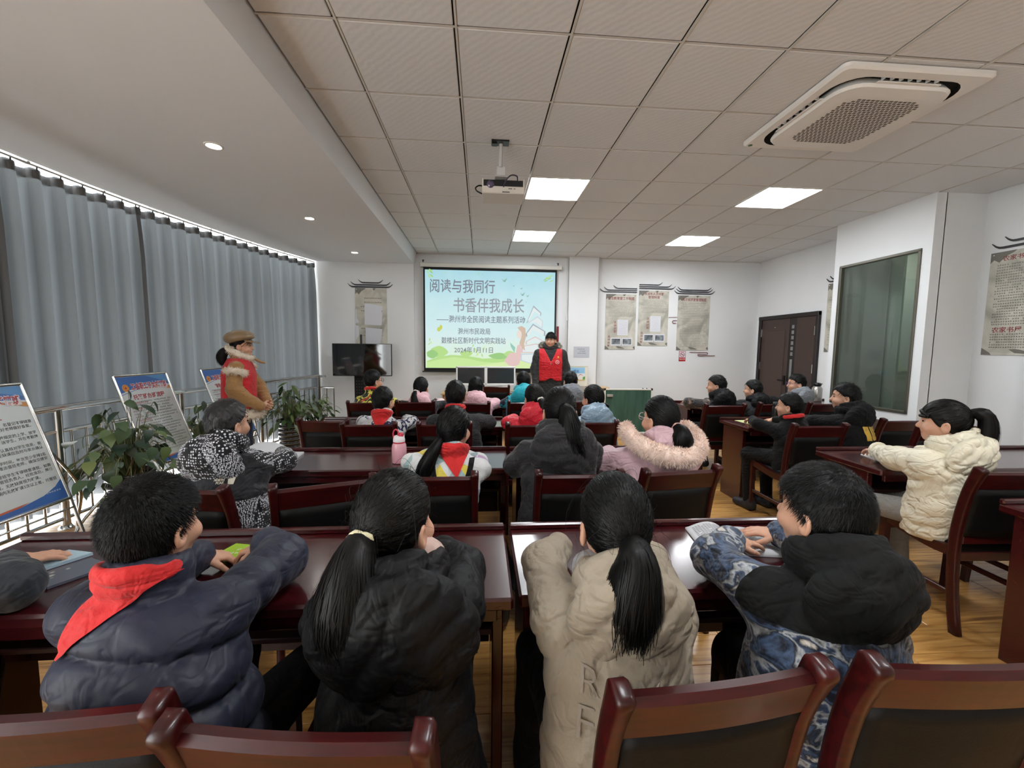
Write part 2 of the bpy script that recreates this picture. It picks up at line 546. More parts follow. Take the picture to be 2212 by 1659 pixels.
# skirting along the far wall
structure('baseboard_front', MB().box((1.9, YF - .008, .05), (7.9, .016, .1), .003), mat('skirting_dark', (60, 30, 22), .4))

# ------------------------------------------------------------------ curtains
def curtain_material():
    m = mat('curtain_grey', (101, 103, 104), 0.85, sheen=.1)
    n, l, b = nodes_of(m)
    tc = n.new('ShaderNodeTexCoord')
    mp = n.new('ShaderNodeMapping'); mp.inputs['Scale'].default_value = (260, 260, 260)
    ns = n.new('ShaderNodeTexNoise'); ns.inputs['Scale'].default_value = 1
    bp = n.new('ShaderNodeBump'); bp.inputs['Strength'].default_value = .15; bp.inputs['Distance'].default_value = .002
    l.new(tc.outputs['Object'], mp.inputs[0]); l.new(mp.outputs[0], ns.inputs['Vector']); l.new(ns.outputs['Fac'], bp.inputs['Height'])
    l.new(bp.outputs[0], b.inputs['Normal'])
    tr = n.new('ShaderNodeBsdfTranslucent'); tr.inputs[0].default_value = (*lin((112, 117, 120)), 1)
    mx = n.new('ShaderNodeMixShader'); mx.inputs[0].default_value = 0.17
    l.new(b.outputs[0], mx.inputs[1]); l.new(tr.outputs[0], mx.inputs[2]); l.new(mx.outputs[0], n['Material Output'].inputs[0])
    return m
M_curt = curtain_material()
HOOK = MB().box((0, 0, 0), (.008, .008, .04), .001).mesh('curtain_hook'); HOOK.materials.append(M_darkgap)
def curtain(y0, y1, label, seed, side):
    g = np.random.default_rng(seed)
    npl = max(3, round((y1 - y0) / .185))
    nu = npl * 12; zs = np.array([0.10, 0.14, 0.3, .6, 1.0, 1.5, 2.0, 2.4, 2.64, 2.77, 2.835, 2.885, 2.906])
    ph = g.uniform(-.35, .35, npl + 2); amp = g.uniform(.75, 1.2, npl + 2)
    V = []
    for z in zs:
        for i in range(nu + 1):
            s = i / nu * npl; k = int(min(s, npl - 1)); y = y0 + (y1 - y0) * i / nu
            a = (0.045 + .02 * (1 - z / 2.9)) * np.interp(s, np.arange(npl + 2), amp)
            a *= 1.0 if z < 2.5 else np.interp(z, [2.5, 2.88], [1.0, .55])
            p = np.interp(s, np.arange(npl + 2), ph) * (1 - z / 2.9) * 2
            c = math.cos(2 * math.pi * s + p)
            f = np.sign(c) * abs(c) ** .75
            dz = -0.018 * (0.5 - 0.5 * math.cos(2 * math.pi * s)) if z > 2.87 else 0
            V.append((xc(y) + a * f, y + .014 * math.sin(4 * math.pi * s + p), z + dz + (.012 * math.sin(3 * s) if z < .12 else 0)))
    F = [(j * (nu + 1) + i, j * (nu + 1) + i + 1, (j + 1) * (nu + 1) + i + 1, (j + 1) * (nu + 1) + i) for j in range(len(zs) - 1) for i in range(nu)]
    root = empty('curtain', (0, 0, 0), 0, label, 'curtain', 'grey curtains along the window front')
    MB().add(V, F, 0, True).build('curtain_cloth', M_curt, root)
    # header tape with hooks
    V = []
    for z in (2.825, 2.893):
        for i in range(nu + 1):
            s = i / nu * npl; y = y0 + (y1 - y0) * i / nu
            a = .042 * np.interp(s, np.arange(npl + 2), amp); c = math.cos(2 * math.pi * s)
            V.append((xc(y) + a * np.sign(c) * abs(c) ** .75 - .006, y, z - .012 * (0.5 - 0.5 * c)))
    F = [(i, i + 1, nu + 2 + i, nu + 1 + i) for i in range(nu)]
    MB().add(V, F, 0, True).build('header_tape', mat('curtain_tape', (88, 87, 86), .9), root)
    for k in range(npl + 1):
        y = y0 + (y1 - y0) * k / npl
        link('curtain_hook', HOOK, None, root, (xc(y) + .03, y, 2.905))
    return root
curtain(2.36, 5.125, 'grey pleated curtain at the far end, beside the wall with the television', 3, 1)
curtain(1.12, 2.40, 'grey pleated curtain in the middle, with a light gap at its far top corner', 4, 1)
curtain(-2.6, 1.20, 'grey pleated curtain cut by the left edge of the photo', 5, 1)
rod = empty('curtain_track', (0, 0, 0), 0, 'thin metal curtain track fixed under the lowered ceiling', 'curtain rail')
yl = np.linspace(-2.6, 5.12, 36)
MB().sweep([(xc(y) + .03, y, 2.922) for y in yl], [(-.007, -.009), (.007, -.009), (.007, .009), (-.007, .009)], up=(0, 0, 1)).build('track_rail', mat('track_metal', (150, 145, 138), .4, metal=.5), rod)
for y in np.arange(-2.3, 5.1, .62):
    MB().box((xc(y) + .03, y, 2.935), (.02, .02, .012)).build('track_bracket', mat('track_metal', (150, 145, 138), .4, metal=.5), rod)

# ------------------------------------------------------------------ railing
rail = empty('railing', (xrail(1.2), 1.2, 0), 0, 'stainless steel railing with upright bars in front of the curtain', 'railing')
def rp(y, z, dx=0.0):
    return (xrail(y) + dx - xrail(1.2), y - 1.2, z)
def railpart(mb, name):
    return mb.build(name, M_steel, rail)
yl = np.linspace(-1.3, 5.1, 30)
railpart(MB().tube([rp(y, .985) for y in yl], .027, 12), 'top_rail')
railpart(MB().tube([rp(y, .80) for y in yl], .016, 8), 'middle_rail')
railpart(MB().tube([rp(y, .085) for y in yl], .016, 8), 'bottom_rail')
for y in (-1.24, 0.0, 1.24, 2.48, 3.72, 5.08):
    railpart(MB().tube([rp(y, 0.0), rp(y, .97)], .03, 12), 'post')
    railpart(MB().lathe([(.05, 0), (.05, .012), (.034, .03)], rp(y, 0), 14), 'post_foot')
_b = MB().tube([(0, 0, .09), (0, 0, .80)], .011, 8).mesh('baluster'); _b.materials.append(M_steel)
for y in np.arange(-1.14, 5.05, .124):
    if min(abs(y - q) for q in (-1.24, 0.0, 1.24, 2.48, 3.72, 5.08)) > .05:
        p = rp(y, 0); link('baluster', _b, None, rail, p)
rt = MB().tube([rp(5.08, .79), rp(5.08, .79, .26)], .016, 8).tube([rp(5.08, .98), rp(5.08, .98, .12)], .02, 8)
for d in (.13, .25): rt.tube([rp(5.08, 0, d), rp(5.08, .79, d)], .012, 8)
railpart(rt, 'end_return')

# ------------------------------------------------------------------ lamps
M_led = mat('led_diffuser', (247, 251, 255), .5, emit=PANEL_EMIT)
for k, (x, y) in enumerate(PANELS):
    lab = {0: 'square white ceiling light panel beside the projector', 1: 'square white ceiling light panel nearest the air conditioner',
           2: 'small square ceiling light panel above the projection screen', 3: 'square white ceiling light panel above the wall posters', 4: 'square ceiling light panel behind the camera on the window side', 5: 'square ceiling light panel behind the camera on the right-hand side'}[k]
    t = empty('ceiling_light', (x + .3, y + .3, CZ), 0, lab, 'ceiling light', 'square light panels in the ceiling grid')
    fr = MB()
    for sx, sy, a, b_ in ((0, -.288, .588, .012), (0, .288, .588, .012), (-.288, 0, .012, .588), (.288, 0, .012, .588)):
        fr.box((sx, sy, .004), (a, b_, .012), .002)
    fr.build('frame', M_white, t)
    MB().box((0, 0, .008), (.57, .57, .006)).build('diffuser', M_led, t)
M_dl = mat('downlight_lens', (255, 252, 244), .5, emit=DOWNLIGHT_EMIT)
for k, y in enumerate((-2.4, -.7, 1.01, 2.70, 4.385)):
    lab = ['', '', 'nearest round recessed lamp in the lowered ceiling, above the curtain side', 'middle round recessed lamp in the lowered ceiling', 'farthest small round recessed lamp in the lowered ceiling'][k] or ('round recessed lamp farthest behind the camera', 'round recessed lamp just outside the top left of the photo')[k]
    t = empty('downlight', (-1.2, y, SZ), 0, lab, 'downlight', 'round recessed lamps in the lowered ceiling')
    MB().lathe([(.062, .0), (.062, -.006), (.05, -.008), (.042, -.002), (.042, .004)], n=24).build('trim_ring', M_white, t)
    MB().lathe([(.0, -.003), (.041, -.003)], n=24).build('lens', M_dl, t)

# ------------------------------------------------------------------ air conditioner cassette
ac = empty('air_conditioner', (3.255, .515, CZ - .004), 0, 'white square ceiling cassette air conditioner with round-cornered grille', 'air conditioner')
def rrect(a, b, r, n=6):
    p = []
    for cx, cy, s in ((a - r, b - r, 0), (-a + r, b - r, 1), (-a + r, -b + r, 2), (a - r, -b + r, 3)):
        for k in range(n + 1):
            t = math.pi / 2 * (s + k / n); p.append((cx + r * math.cos(t), cy + r * math.sin(t)))
    return np.array(p)
def rr_loft(mb, rings, mi=0, cap=True, smooth=False):
    """rings: (half a, half b, radius, z)"""
    P = [np.c_[rrect(a, b, r), np.full(28, z)] for a, b, r, z in rings]; k = 28
    F = [(i * k + q, (i + 1) * k + q, (i + 1) * k + (q + 1) % k, i * k + (q + 1) % k) for i in range(len(P) - 1) for q in range(k)]
    mb.add(np.concatenate(P), F, mi, smooth)
    if cap: mb.add(P[-1], [tuple(range(k))[::-1]], mi)
    return mb
M_ac = mat('ac_plastic', (232, 231, 227), .5)
rr_loft(MB(), [(.475, .475, .04, 0.0), (.475, .475, .04, -.02), (.462, .462, .04, -.032), (.41, .41, .16, -.034)], cap=False).build('panel', M_ac, ac)
rr_loft(MB(), [(.41, .41, .16, -.034), (.405, .405, .155, -.003), (.2, .2, .1, -.003)]).build('air_slot', M_darkgap, ac)
rr_loft(MB(), [(.352, .352, .13, -.004), (.375, .375, .14, -.045), (.365, .365, .135, -.062), (.29, .29, .10, -.07)], smooth=False).build('centre_cover', M_ac, ac)
gm = MB()
for i in range(17):
    for j in range(26):
        x = -.245 + .49 * i / 16 + (.0095 if j % 2 else 0); y = -.255 + .51 * j / 25
        if abs(x) > .262: continue
        q = max(abs(x) - .16, 0), max(abs(y) - .16, 0)
        if math.hypot(*q) > .105: continue
        gm.box((x, y, -.0705), (.021, .0125, .002))
gm.build('grille_slots', mat('ac_grille_dark', (104, 100, 94), .6), ac)['kind'] = 'stuff'
for k in range(4):
    R = Rz(k * math.pi / 2); m_ = MB()
    m_.box(R @ np.array([0, .385, -.044]), (.40, .022, .006) if k % 2 == 0 else (.022, .40, .006), .002, )
    o = m_.build('louvre', M_ac, ac)
    for x in np.linspace(-.17, .17, 7):
        MB().box(R @ np.array([x, .393, -.02]), (.005, .026, .03) if k % 2 == 0 else (.026, .005, .03)).build('vane', M_ac, o)
MB().lathe([(0, -.034), (.016, -.034), (.016, -.031)], (-.43, .43, -.001), 16).build('badge', mat('ac_badge_green', (60, 110, 70), .4), ac)

# ------------------------------------------------------------------ projector
pj = empty('projector', (.915, 1.22, CZ), 0, 'white ceiling projector hanging from a pole', 'projector')
MB().box((-.03, -.06, -.006), (.14, .09, .012), .002).box((-.075, -.055, -.012), (.04, .05, .02)).build('ceiling_plate', M_black, pj)
MB().tube([(-.025, -.05, 0), (-.025, -.05, -.19)], .016, 12).build('pole', mat('pole_grey', (190, 190, 188), .4), pj)
MB().box((-.02, -.03, -.215), (.07, .05, .07), .004).box((-.02, 0, -.25), (.1, .09, .012), .003).build('bracket', mat('pole_grey', (190, 190, 188), .4), pj)
M_pj = mat('projector_shell', (208, 202, 192), .45)
b = MB().box((0, .1, -.375), (.345, .25, .012), .004)
b.box((0, .22, -.32), (.345, .012, .115), .004).box((-.167, .1, -.32), (.012, .25, .115), .004).box((.167, .1, -.32), (.012, .25, .115), .004)
b.box((0, -.022, -.352), (.345, .014, .058), .006)
b.build('shell', M_pj, pj)
MB().box((0, .1, -.318), (.32, .22, .10), .004).build('chassis', M_black, pj)
MB().lathe([(0, .012), (.03, .012), (.034, .0), (.034, -.03)], (-.105, -.018, -.312), 20, axis=Rx(math.pi / 2)).build('lens', mat('lens_glass', (70, 60, 90), .08, coat=1), pj)
MB().box((.055, -.03, -.343), (.03, .002, .006)).box((.09, -.03, -.343), (.014, .002, .005)).box((.02, -.03, -.37), (.06, .002, .008)).build('markings', mat('marking_grey', (90, 84, 80), .6), pj)
MB().tube(catmull([(.0, -.03, -.33), (.02, -.07, -.29), (.06, -.06, -.25), (.11, -.03, -.245), (.12, .02, -.27)], 14), .006, 6).build('cable', mat('cable_violet', (58, 48, 70), .5), pj)
MB().tube(catmull([(-.17, .05, -.30), (-.2, .02, -.31), (-.225, .0, -.335), (-.215, .0, -.36), (-.17, .03, -.37)], 14), .006, 6).build('power_lead', M_black, pj)
# ------------------------------------------------------------------ projection screen and slide
def glow(name, rgb, k=1.0):
    """a colour of the projected picture: it gives off the projector's light"""
    if name in _mats: return _mats[name]
    m = mat(name, rgb, .9, emit=SCREEN_EMIT * k)
    nodes_of(m)[2].inputs['Base Color'].default_value = (.02, .02, .02, 1)
    return m
SCX, SCZ, SCY = (-.235, 2.05), (1.137, 2.842), YF - .10
sc = empty('projection_screen', ((SCX[0] + SCX[1]) / 2, SCY, SCZ[0]), 0, 'pull-down projection screen showing a reading-themed slide', 'screen')
_o = np.array([(SCX[0] + SCX[1]) / 2, SCY, SCZ[0]])
U, W = np.array([1.0, 0, 0]), np.array([0, 0, 1.0])
def SP(u, v, d=0.0):
    """slide layout: u right 0..1860, v down 0..1405"""
    return np.array([SCX[0] + (SCX[1] - SCX[0]) * u / 1860, SCY - d, SCZ[1] - (SCZ[1] - SCZ[0]) * v / 1405]) - _o
MB().box((.02, .03, 1.79), (2.48, .07, .075), .012).box((-1.215, .03, 1.79), (.02, .08, .085), .006).box((1.25, .03, 1.79), (.02, .08, .085), .006).build('housing', M_white, sc)
for x in (-1.18, 1.2):
    MB().box((x, .06, 1.85), (.012, .03, .05)).box((x, .07, 1.875), (.03, .02, .012)).build('hook', M_darkgap, sc)
MB().box((0, .012, .855), (2.345, .004, 1.85)).build('black_border', mat('screen_border', (10, 10, 11), .8), sc)
MB().box((0, .012, -.065), (2.40, .022, .022), .004).build('bottom_bar', M_black, sc)
def slide_sky():
    m = glow('slide_sky', (200, 235, 242))
    n, l, b = nodes_of(m)
    tc = n.new('ShaderNodeTexCoord'); sx = n.new('ShaderNodeSeparateXYZ'); ns = n.new('ShaderNodeTexNoise')
    ns.inputs['Scale'].default_value = 3.5; ns.inputs['Detail'].default_value = 5
    mu = n.new('ShaderNodeMath'); mu.operation = 'MULTIPLY_ADD'; mu.inputs[1].default_value = .35; mu.inputs[2].default_value = -.17
    ad = n.new('ShaderNodeMath'); ad.operation = 'ADD'
    rp_ = ramp(n, [(.0, (220, 242, 200)), (.12, (226, 246, 222)), (.3, (220, 243, 243)), (.62, (206, 238, 242)), (1.0, (174, 222, 234))])
    l.new(tc.outputs['Generated'], sx.inputs[0]); l.new(tc.outputs['Object'], ns.inputs['Vector'])
    l.new(ns.outputs['Fac'], mu.inputs[0]); l.new(sx.outputs[2], ad.inputs[0]); l.new(mu.outputs[0], ad.inputs[1])
    l.new(ad.outputs[0], rp_.inputs[0]); l.new(rp_.outputs[0], b.inputs['Emission Color'])
    return m
MB().add([SP(0, 1405), SP(1860, 1405), SP(1860, 0), SP(0, 0)], [(0, 1, 2, 3)]).build('slide', slide_sky(), sc)
def poly(pts, name, mt, d):
    MB().add([SP(u - 120, v - 155, d) for u, v in pts][::-1], [tuple(range(len(pts)))]).build(name, mt, sc)
def blob(cx, cy, rx, ry, name, mt, d, n=18, wob=.08, seed=0):
    g = np.random.default_rng(seed)
    poly([(cx + rx * math.cos(t) * (1 + wob * math.sin(5 * t + seed)), cy + ry * math.sin(t) * (1 + wob * math.cos(4 * t))) for t in np.linspace(0, 2 * math.pi, n, endpoint=False)], name, mt, d)
g1, g2, g3, g4 = glow('slide_green_a', (186, 226, 142)), glow('slide_green_b', (204, 238, 160)), glow('slide_green_c', (158, 208, 132)), glow('slide_green_d', (220, 242, 176))
poly([(140, 1558), (140, 1460), (300, 1400), (480, 1370), (700, 1380), (940, 1420), (1300, 1400), (1500, 1350), (1700, 1390), (1975, 1420), (1975, 1558)], 'slide_hill', g1, .001)
blob(310, 1325, 125, 80, 'slide_bush', g1, .0012, seed=1); blob(215, 1360, 80, 60, 'slide_bush', g3, .0014, seed=2)
blob(700, 1345, 90, 45, 'slide_bush', g1, .0012, seed=3); blob(1180, 1380, 150, 45, 'slide_bush', g3, .0012, seed=4); blob(1330, 1350, 80, 45, 'slide_bush', g1, .0014, seed=5)
poly([(140, 1558), (140, 1480), (330, 1430), (520, 1400), (720, 1420), (950, 1470), (1200, 1480), (1500, 1450), (1500, 1558)], 'slide_hill', g2, .0016)
poly([(900, 1520), (1200, 1470), (1500, 1440), (1975, 1480), (1975, 1558), (860, 1558)], 'slide_hill', g4, .0018)
for k, (x, y, a, s) in enumerate([(840, 1300, -.5, 90), (800, 1230, .5, 50), (860, 1360, .6, 70), (930, 1370, -.3, 60), (960, 1270, .1, 60), (180, 1150, .2, 55), (200, 1190, -.5, 50), (175, 1210, .8, 45)]):
    c, s_ = math.cos(a), math.sin(a)
    poly([(x + c * p - s_ * q, y + s_ * p + c * q) for p, q in ((0, s * .6), (s * .18, 0), (0, -s * .6), (-s * .18, 0))], 'slide_leaf', g1 if k % 2 else g2, .0021)
gg = np.random.default_rng(5)
for k in range(34):
    left = k % 2 == 0
    if k < 16:
        x = 140 + gg.random() * 90 if left else 1960 - gg.random() * 130
        y = 165 + gg.random() * 90 if left else 200 + gg.random() * 90
        s = 60
    else:
        x = gg.choice([gg.uniform(260, 640), gg.uniform(840, 940), gg.uniform(1500, 1760)]); y = 168 + (x - 120) * .016 + gg.uniform(0, 26); s = 20
    a = gg.uniform(.4, 1.1) * (1 if left else -1); c, s_ = math.cos(a), math.sin(a)
    poly([(x + c * p - s_ * q, y + s_ * p + c * q) for p, q in ((-s * .6, 0), (0, -s * .15), (s * .6, 0), (0, s * .15))], 'slide_leaf', g1 if k % 3 else g3, .0012)
# butterflies and birds
yb = glow('slide_butterfly', (206, 214, 96))
blob(312, 1000, 26, 32, 'slide_butterfly', yb, .001, 10); blob(340, 970, 20, 34, 'slide_butterfly', yb, .0012, 10)
db = glow('slide_bird', (140, 186, 172))
for x, y, s in ((1245, 285, 40), (1378, 360, 16), (1490, 395, 20), (1508, 480, 36), (1580, 500, 24), (1560, 590, 9)):
    poly([(x - s, y - s * .7), (x - s * .2, y), (x + s, y - s * .9), (x + s * .3, y + s * .6), (x - s * .3, y + s * .5)], 'slide_bird', db, .001)
# stack of books
bk1, bk2, bk3, bk4 = glow('slide_book_page', (232, 240, 240)), glow('slide_book_grey', (168, 182, 190)), glow('slide_book_pink', (226, 200, 200)), glow('slide_book_cover', (204, 216, 226))
def book(pts, cover, d):
    cx = sum(p[0] for p in pts) / len(pts); cy = sum(p[1] for p in pts) / len(pts)
    poly(pts, 'slide_book', cover, d)
    poly([(cx + (x - cx) * .86, cy + (y - cy) * .80) for x, y in pts], 'slide_book', bk1, d + .0003)
book([(1565, 900), (1670, 635), (1785, 740), (1780, 790), (1690, 700), (1600, 870)], bk2, .001)
book([(1580, 900), (1730, 790), (1810, 860), (1805, 975), (1700, 880)], bk4, .0016)
book([(1560, 1050), (1665, 900), (1850, 1010), (1850, 1085), (1660, 985), (1570, 1100)], bk2, .0022)
book([(1560, 1160), (1700, 1085), (1860, 1170), (1860, 1230), (1700, 1150), (1560, 1210)], bk3, .0028)
book([(1500, 1230), (1720, 1190), (1900, 1240), (1900, 1330), (1490, 1330)], bk3, .0034)
book([(1480, 1340), (1900, 1330), (1940, 1520), (1660, 1500), (1480, 1440)], bk4, .004)
# a reading figure: hair, face, dress, book
hair, skin, dress = glow('slide_hair', (214, 190, 168)), glow('slide_skin', (240, 226, 216)), glow('slide_dress', (232, 200, 196))
poly([(1440, 960), (1500, 935), (1555, 970), (1565, 1090), (1540, 1200), (1555, 1300), (1510, 1260), (1470, 1190), (1500, 1090), (1470, 1000)], 'slide_hair', hair, .0046)
blob(1465, 1060, 38, 62, 'slide_face', skin, .005, 12, 0)
poly([(1440, 1220), (1490, 1200), (1500, 1360), (1470, 1500), (1400, 1535), (1320, 1520), (1250, 1450), (1330, 1330), (1420, 1330)], 'slide_dress', dress, .0052)
poly([(1335, 1180), (1410, 1250), (1400, 1330), (1345, 1240)], 'slide_small_book', glow('slide_teal', (150, 206, 190)), .0056)
# lettering
M_ink = glow('slide_ink', (128, 134, 146)); M_ink2 = glow('slide_ink_pale', (150, 156, 164))
def slide_line(s, x0, x1, base, h, mt, bold):
    V, F = text_mesh(s, 1.0, bold)
    V[:, 0] = (V[:, 0] - V[:, 0].min()) / (V[:, 0].max() - V[:, 0].min())
    V[:, 1] = (V[:, 1] - V[:, 1].min()) / (V[:, 1].max() - V[:, 1].min())
    P = np.array([SP(x0 - 120 + (x1 - x0) * a, base - 155 - h * b, .006) for a, b in V[:, :2]])
    MB().add(P, F).build('slide_lettering', mt, sc)
slide_line('阅读与我同行', 190, 1110, 478, 195, M_ink, .012)
slide_line('书香伴我成长', 518, 1535, 755, 212, M_ink2, .012)
slide_line('——滁州市全民阅读主题系列活动', 280, 1550, 902, 105, M_ink, .012)
slide_line('滁州市民政局', 583, 1045, 1070, 92, M_ink, .01)
slide_line('鼓楼社区新时代文明实践站', 348, 1270, 1205, 95, M_ink, .01)
slide_line('2024年1月11日', 530, 1087, 1338, 88, M_ink, .01)

# ------------------------------------------------------------------ posters on the walls
def paper_bg(name, a, b):
    m = mat(name, a, .45)
    n, l, bs = nodes_of(m)
    tc = n.new('ShaderNodeTexCoord'); ns = n.new('ShaderNodeTexNoise'); ns.inputs['Scale'].default_value = 3.2; ns.inputs['Detail'].default_value = 6
    ns.inputs['Distortion'].default_value = 1.2
    r = ramp(n, [(.32, b), (.55, a), (.8, tuple(min(255, x + 12) for x in a))])
    l.new(tc.outputs['Object'], ns.inputs['Vector']); l.new(ns.outputs['Fac'], r.inputs[0]); l.new(r.outputs[0], bs.inputs['Base Color'])
    return m
M_poster = paper_bg('ink_wash_print', (196, 193, 180), (158, 156, 145))
M_inkblot = mat('ink_blot_print', (112, 110, 102), .5)
M_redprint = mat('dark_red_print', (126, 28, 30), .5)
M_greyprint = mat('grey_print', (104, 100, 90), .5)
M_darkprint = mat('dark_print', (58, 50, 46), .5)
M_paper = mat('white_paper', (214, 216, 222), .6)
M_eave = mat('eave_black', (34, 32, 38), .35)
M_cloud = mat('cloud_red', (120, 26, 30), .4)

def eave(root, o, u, x0, x1, z, t, left=True, right=True, d=.014):
    """one curved roof strip; ends flick up"""
    top, bot = [], []
    for k in range(21):
        s = k / 20; x = x0 + (x1 - x0) * s
        f = 0
        e = .085
        if left and x - x0 < e: f = max(f, (1 - (x - x0) / e) ** 2)
        if right and x1 - x < e: f = max(f, (1 - (x1 - x) / e) ** 2)
        th = t * (1 - .75 * f)
        top.append((x, z + t + .045 * f)); bot.append((x, z + t - th + .045 * f))
    V = []; n = 21
    nrm = np.cross(u, W)
    for p in bot + top:
        V.append(np.asarray(o) + p[0] * np.asarray(u) + p[1] * W)
    V = np.array(V); V = np.concatenate([V, V + nrm * d])
    F = []
    for i in range(n - 1):
        F += [(2 * n + i, 2 * n + i + 1, 3 * n + i + 1, 3 * n + i), (n + i, n + i + 1, 3 * n + i + 1, 3 * n + i)[::-1], (i, i + 1, 2 * n + i + 1, 2 * n + i)]
    F += [(0, n, 3 * n, 2 * n)[::-1], (n - 1, 2 * n - 1, 4 * n - 1, 3 * n - 1)]
    MB().add(V, F).build('roof_strip', M_eave, root)

def wall_poster(origin, u, w, h, label, name='wall_poster'):
    r = empty(name, origin, 0, label, 'poster')
    nrm = np.cross(u, W)
    V = [np.zeros(3), w * u, w * u + h * W, h * W]
    MB().add(V + [v + nrm * .008 for v in V], [(4, 5, 6, 7), (0, 1, 5, 4), (1, 2, 6, 5), (2, 3, 7, 6), (3, 0, 4, 7)]).build('printed_sheet', M_poster, r)
    bl = MB(); off = nrm * .0085
    def q(pts): bl.add([off + a * w * u + b * h * W for a, b in pts], [tuple(range(len(pts)))])
    q([(.0, 1), (.0, .9), (.05, .93), (.12, .9), (.2, .95), (.3, .98), (.34, 1)][::-1])
    q([(.36, .055), (.44, .02), (.62, .012), (.66, .02), (.52, .05), (.44, .06)][::-1])
    q([(0, 0), (.14, 0), (.12, .02), (.05, .05), (0, .07)])
    q([(.93, .03), (1, .0), (1, .06), (.95, .055)])
    q([(.55, .985), (.6, .96), (.66, 1), (.58, 1)][::-1])
    bl.build('ink_wash_print', M_inkblot, r)
    for a in (.04, .96):
        MB().lathe([(0, .006), (.008, .004), (.009, 0)], a * w * u + (h - .025) * W + nrm * .009, 10, axis=np.stack([u, W, nrm], 1)).build('nail_head', M_steel, r)
    return r, nrm * .009
def red_line(r, s, o, u, size, width=None, align='CENTER', mt=None, name='red_lettering', bold=.012):
    m_ = MB(); put_text(m_, s, o, u, W, size, bold * size / .06 * .06, align, width); return m_.build(name, mt or M_redprint, r)
def photo_print(name, a, b):
    m = mat(name, a, .4); n, l, bs = nodes_of(m)
    tc = n.new('ShaderNodeTexCoord'); ns = n.new('ShaderNodeTexNoise'); ns.inputs['Scale'].default_value = 8; ns.inputs['Detail'].default_value = 2
    r = ramp(n, [(.3, (58, 62, 66)), (.5, a), (.7, b)]); l.new(tc.outputs['Object'], ns.inputs['Vector']); l.new(ns.outputs['Fac'], r.inputs[0]); l.new(r.outputs[0], bs.inputs['Base Color'])
    return m
M_photo = photo_print('class_photo_print', (112, 122, 128), (176, 182, 184))
def sheet(r, name, o, u, w, h, mt, nrm, d=.002):
    o = np.asarray(o, float); V = [o, o + w * u, o + w * u + h * W, o + h * W]
    return MB().add(V + [v + nrm * d for v in V], [(4, 5, 6, 7), (0, 1, 5, 4), (1, 2, 6, 5), (2, 3, 7, 6), (3, 0, 4, 7)]).build(name, mt, r)
YW = YF - .001
NF = np.array([0, -1.0, 0])
def activity_poster(x0, z0, title, label, eside, seed):
    r, off = wall_poster((x0, YW, z0), U, .566, 1.005, label)
    if len(title) == 1:
        red_line(r, title[0], off + .283 * U + .905 * W, U, .06, .5)
    else:
        red_line(r, title[0], off + .283 * U + .925 * W, U, .055, .36); red_line(r, title[1], off + .283 * U + .865 * W, U, .055, .22)
    m_ = MB(); glyph_rows(m_, off, U, W, .05, .53, .86 if len(title) == 1 else .83, .60, 13, .0135, seed=seed); m_.build('small_print', M_greyprint, r)
    for k, ch in enumerate('活动计划'): red_line(r, ch, off + .18 * U + (.475 - .055 * k) * W, U, .05)
    for k, ch in enumerate('活动掠影'): red_line(r, ch, off + .07 * U + (.215 - .055 * k) * W, U, .045)
    nn = NF
    p = sheet(r, 'white_plan_sheet', off + .225 * U + .26 * W, U, .2, .285, M_paper, nn)
    m_ = MB(); glyph_rows(m_, off + nn * .003, U, W, .245, .40, .52, .29, 9, .008, seed=seed + 9); m_.build('plan_print', mat('pale_print', (150, 152, 160), .6), p)
    for x in (.105, .315):
        f = sheet(r, 'photo_frame', off + x * U + .07 * W, U, .195, .145, M_paper, nn, .004)
        sheet(f, 'photo_print', off + (x + .018) * U + .095 * W + nn * .004, U, .16, .1, M_photo, nn, .001)
    return r
r = activity_poster(3.01, 1.495, ['普法教育室工作制度'], 'leftmost of the three wall posters, with two small photos near its foot', 'L', 21)
for (a, b, z) in ((3.144, 3.583, 2.595), (2.971, 3.583, 2.562), (2.896, 3.583, 2.53)): eave(r, (-3.01, 0, -1.495), U, a, b, z, .018, True, False)
r = activity_poster(3.625, 1.57, ['未成年人活动室', '管理制度'], 'middle wall poster hung a little higher, with two small photos near its foot', 'R', 33)
for (a, b, z) in ((3.625, 4.059, 2.67), (3.625, 4.236, 2.635), (3.625, 4.309, 2.602)): eave(r, (-3.625, 0, -1.57), U, a, b, z, .018, False, True)
r, off = wall_poster((4.37, YW, 1.493), U, .615, 1.007, 'rightmost of the three wall posters, printed all over with rules')
red_line(r, '电子阅览室管理制度', off + .31 * U + .91 * W, U, .06, .46)
m_ = MB(); glyph_rows(m_, off, U, W, .06, .56, .86, .06, 27, .0165, seed=44); m_.build('small_print', M_greyprint, r)
for (a, b, z) in ((4.354, 4.991, 2.59), (4.326, 5.02, 2.558), (4.289, 5.061, 2.525)): eave(r, (-4.37, 0, -1.493), U, a, b, z, .018)
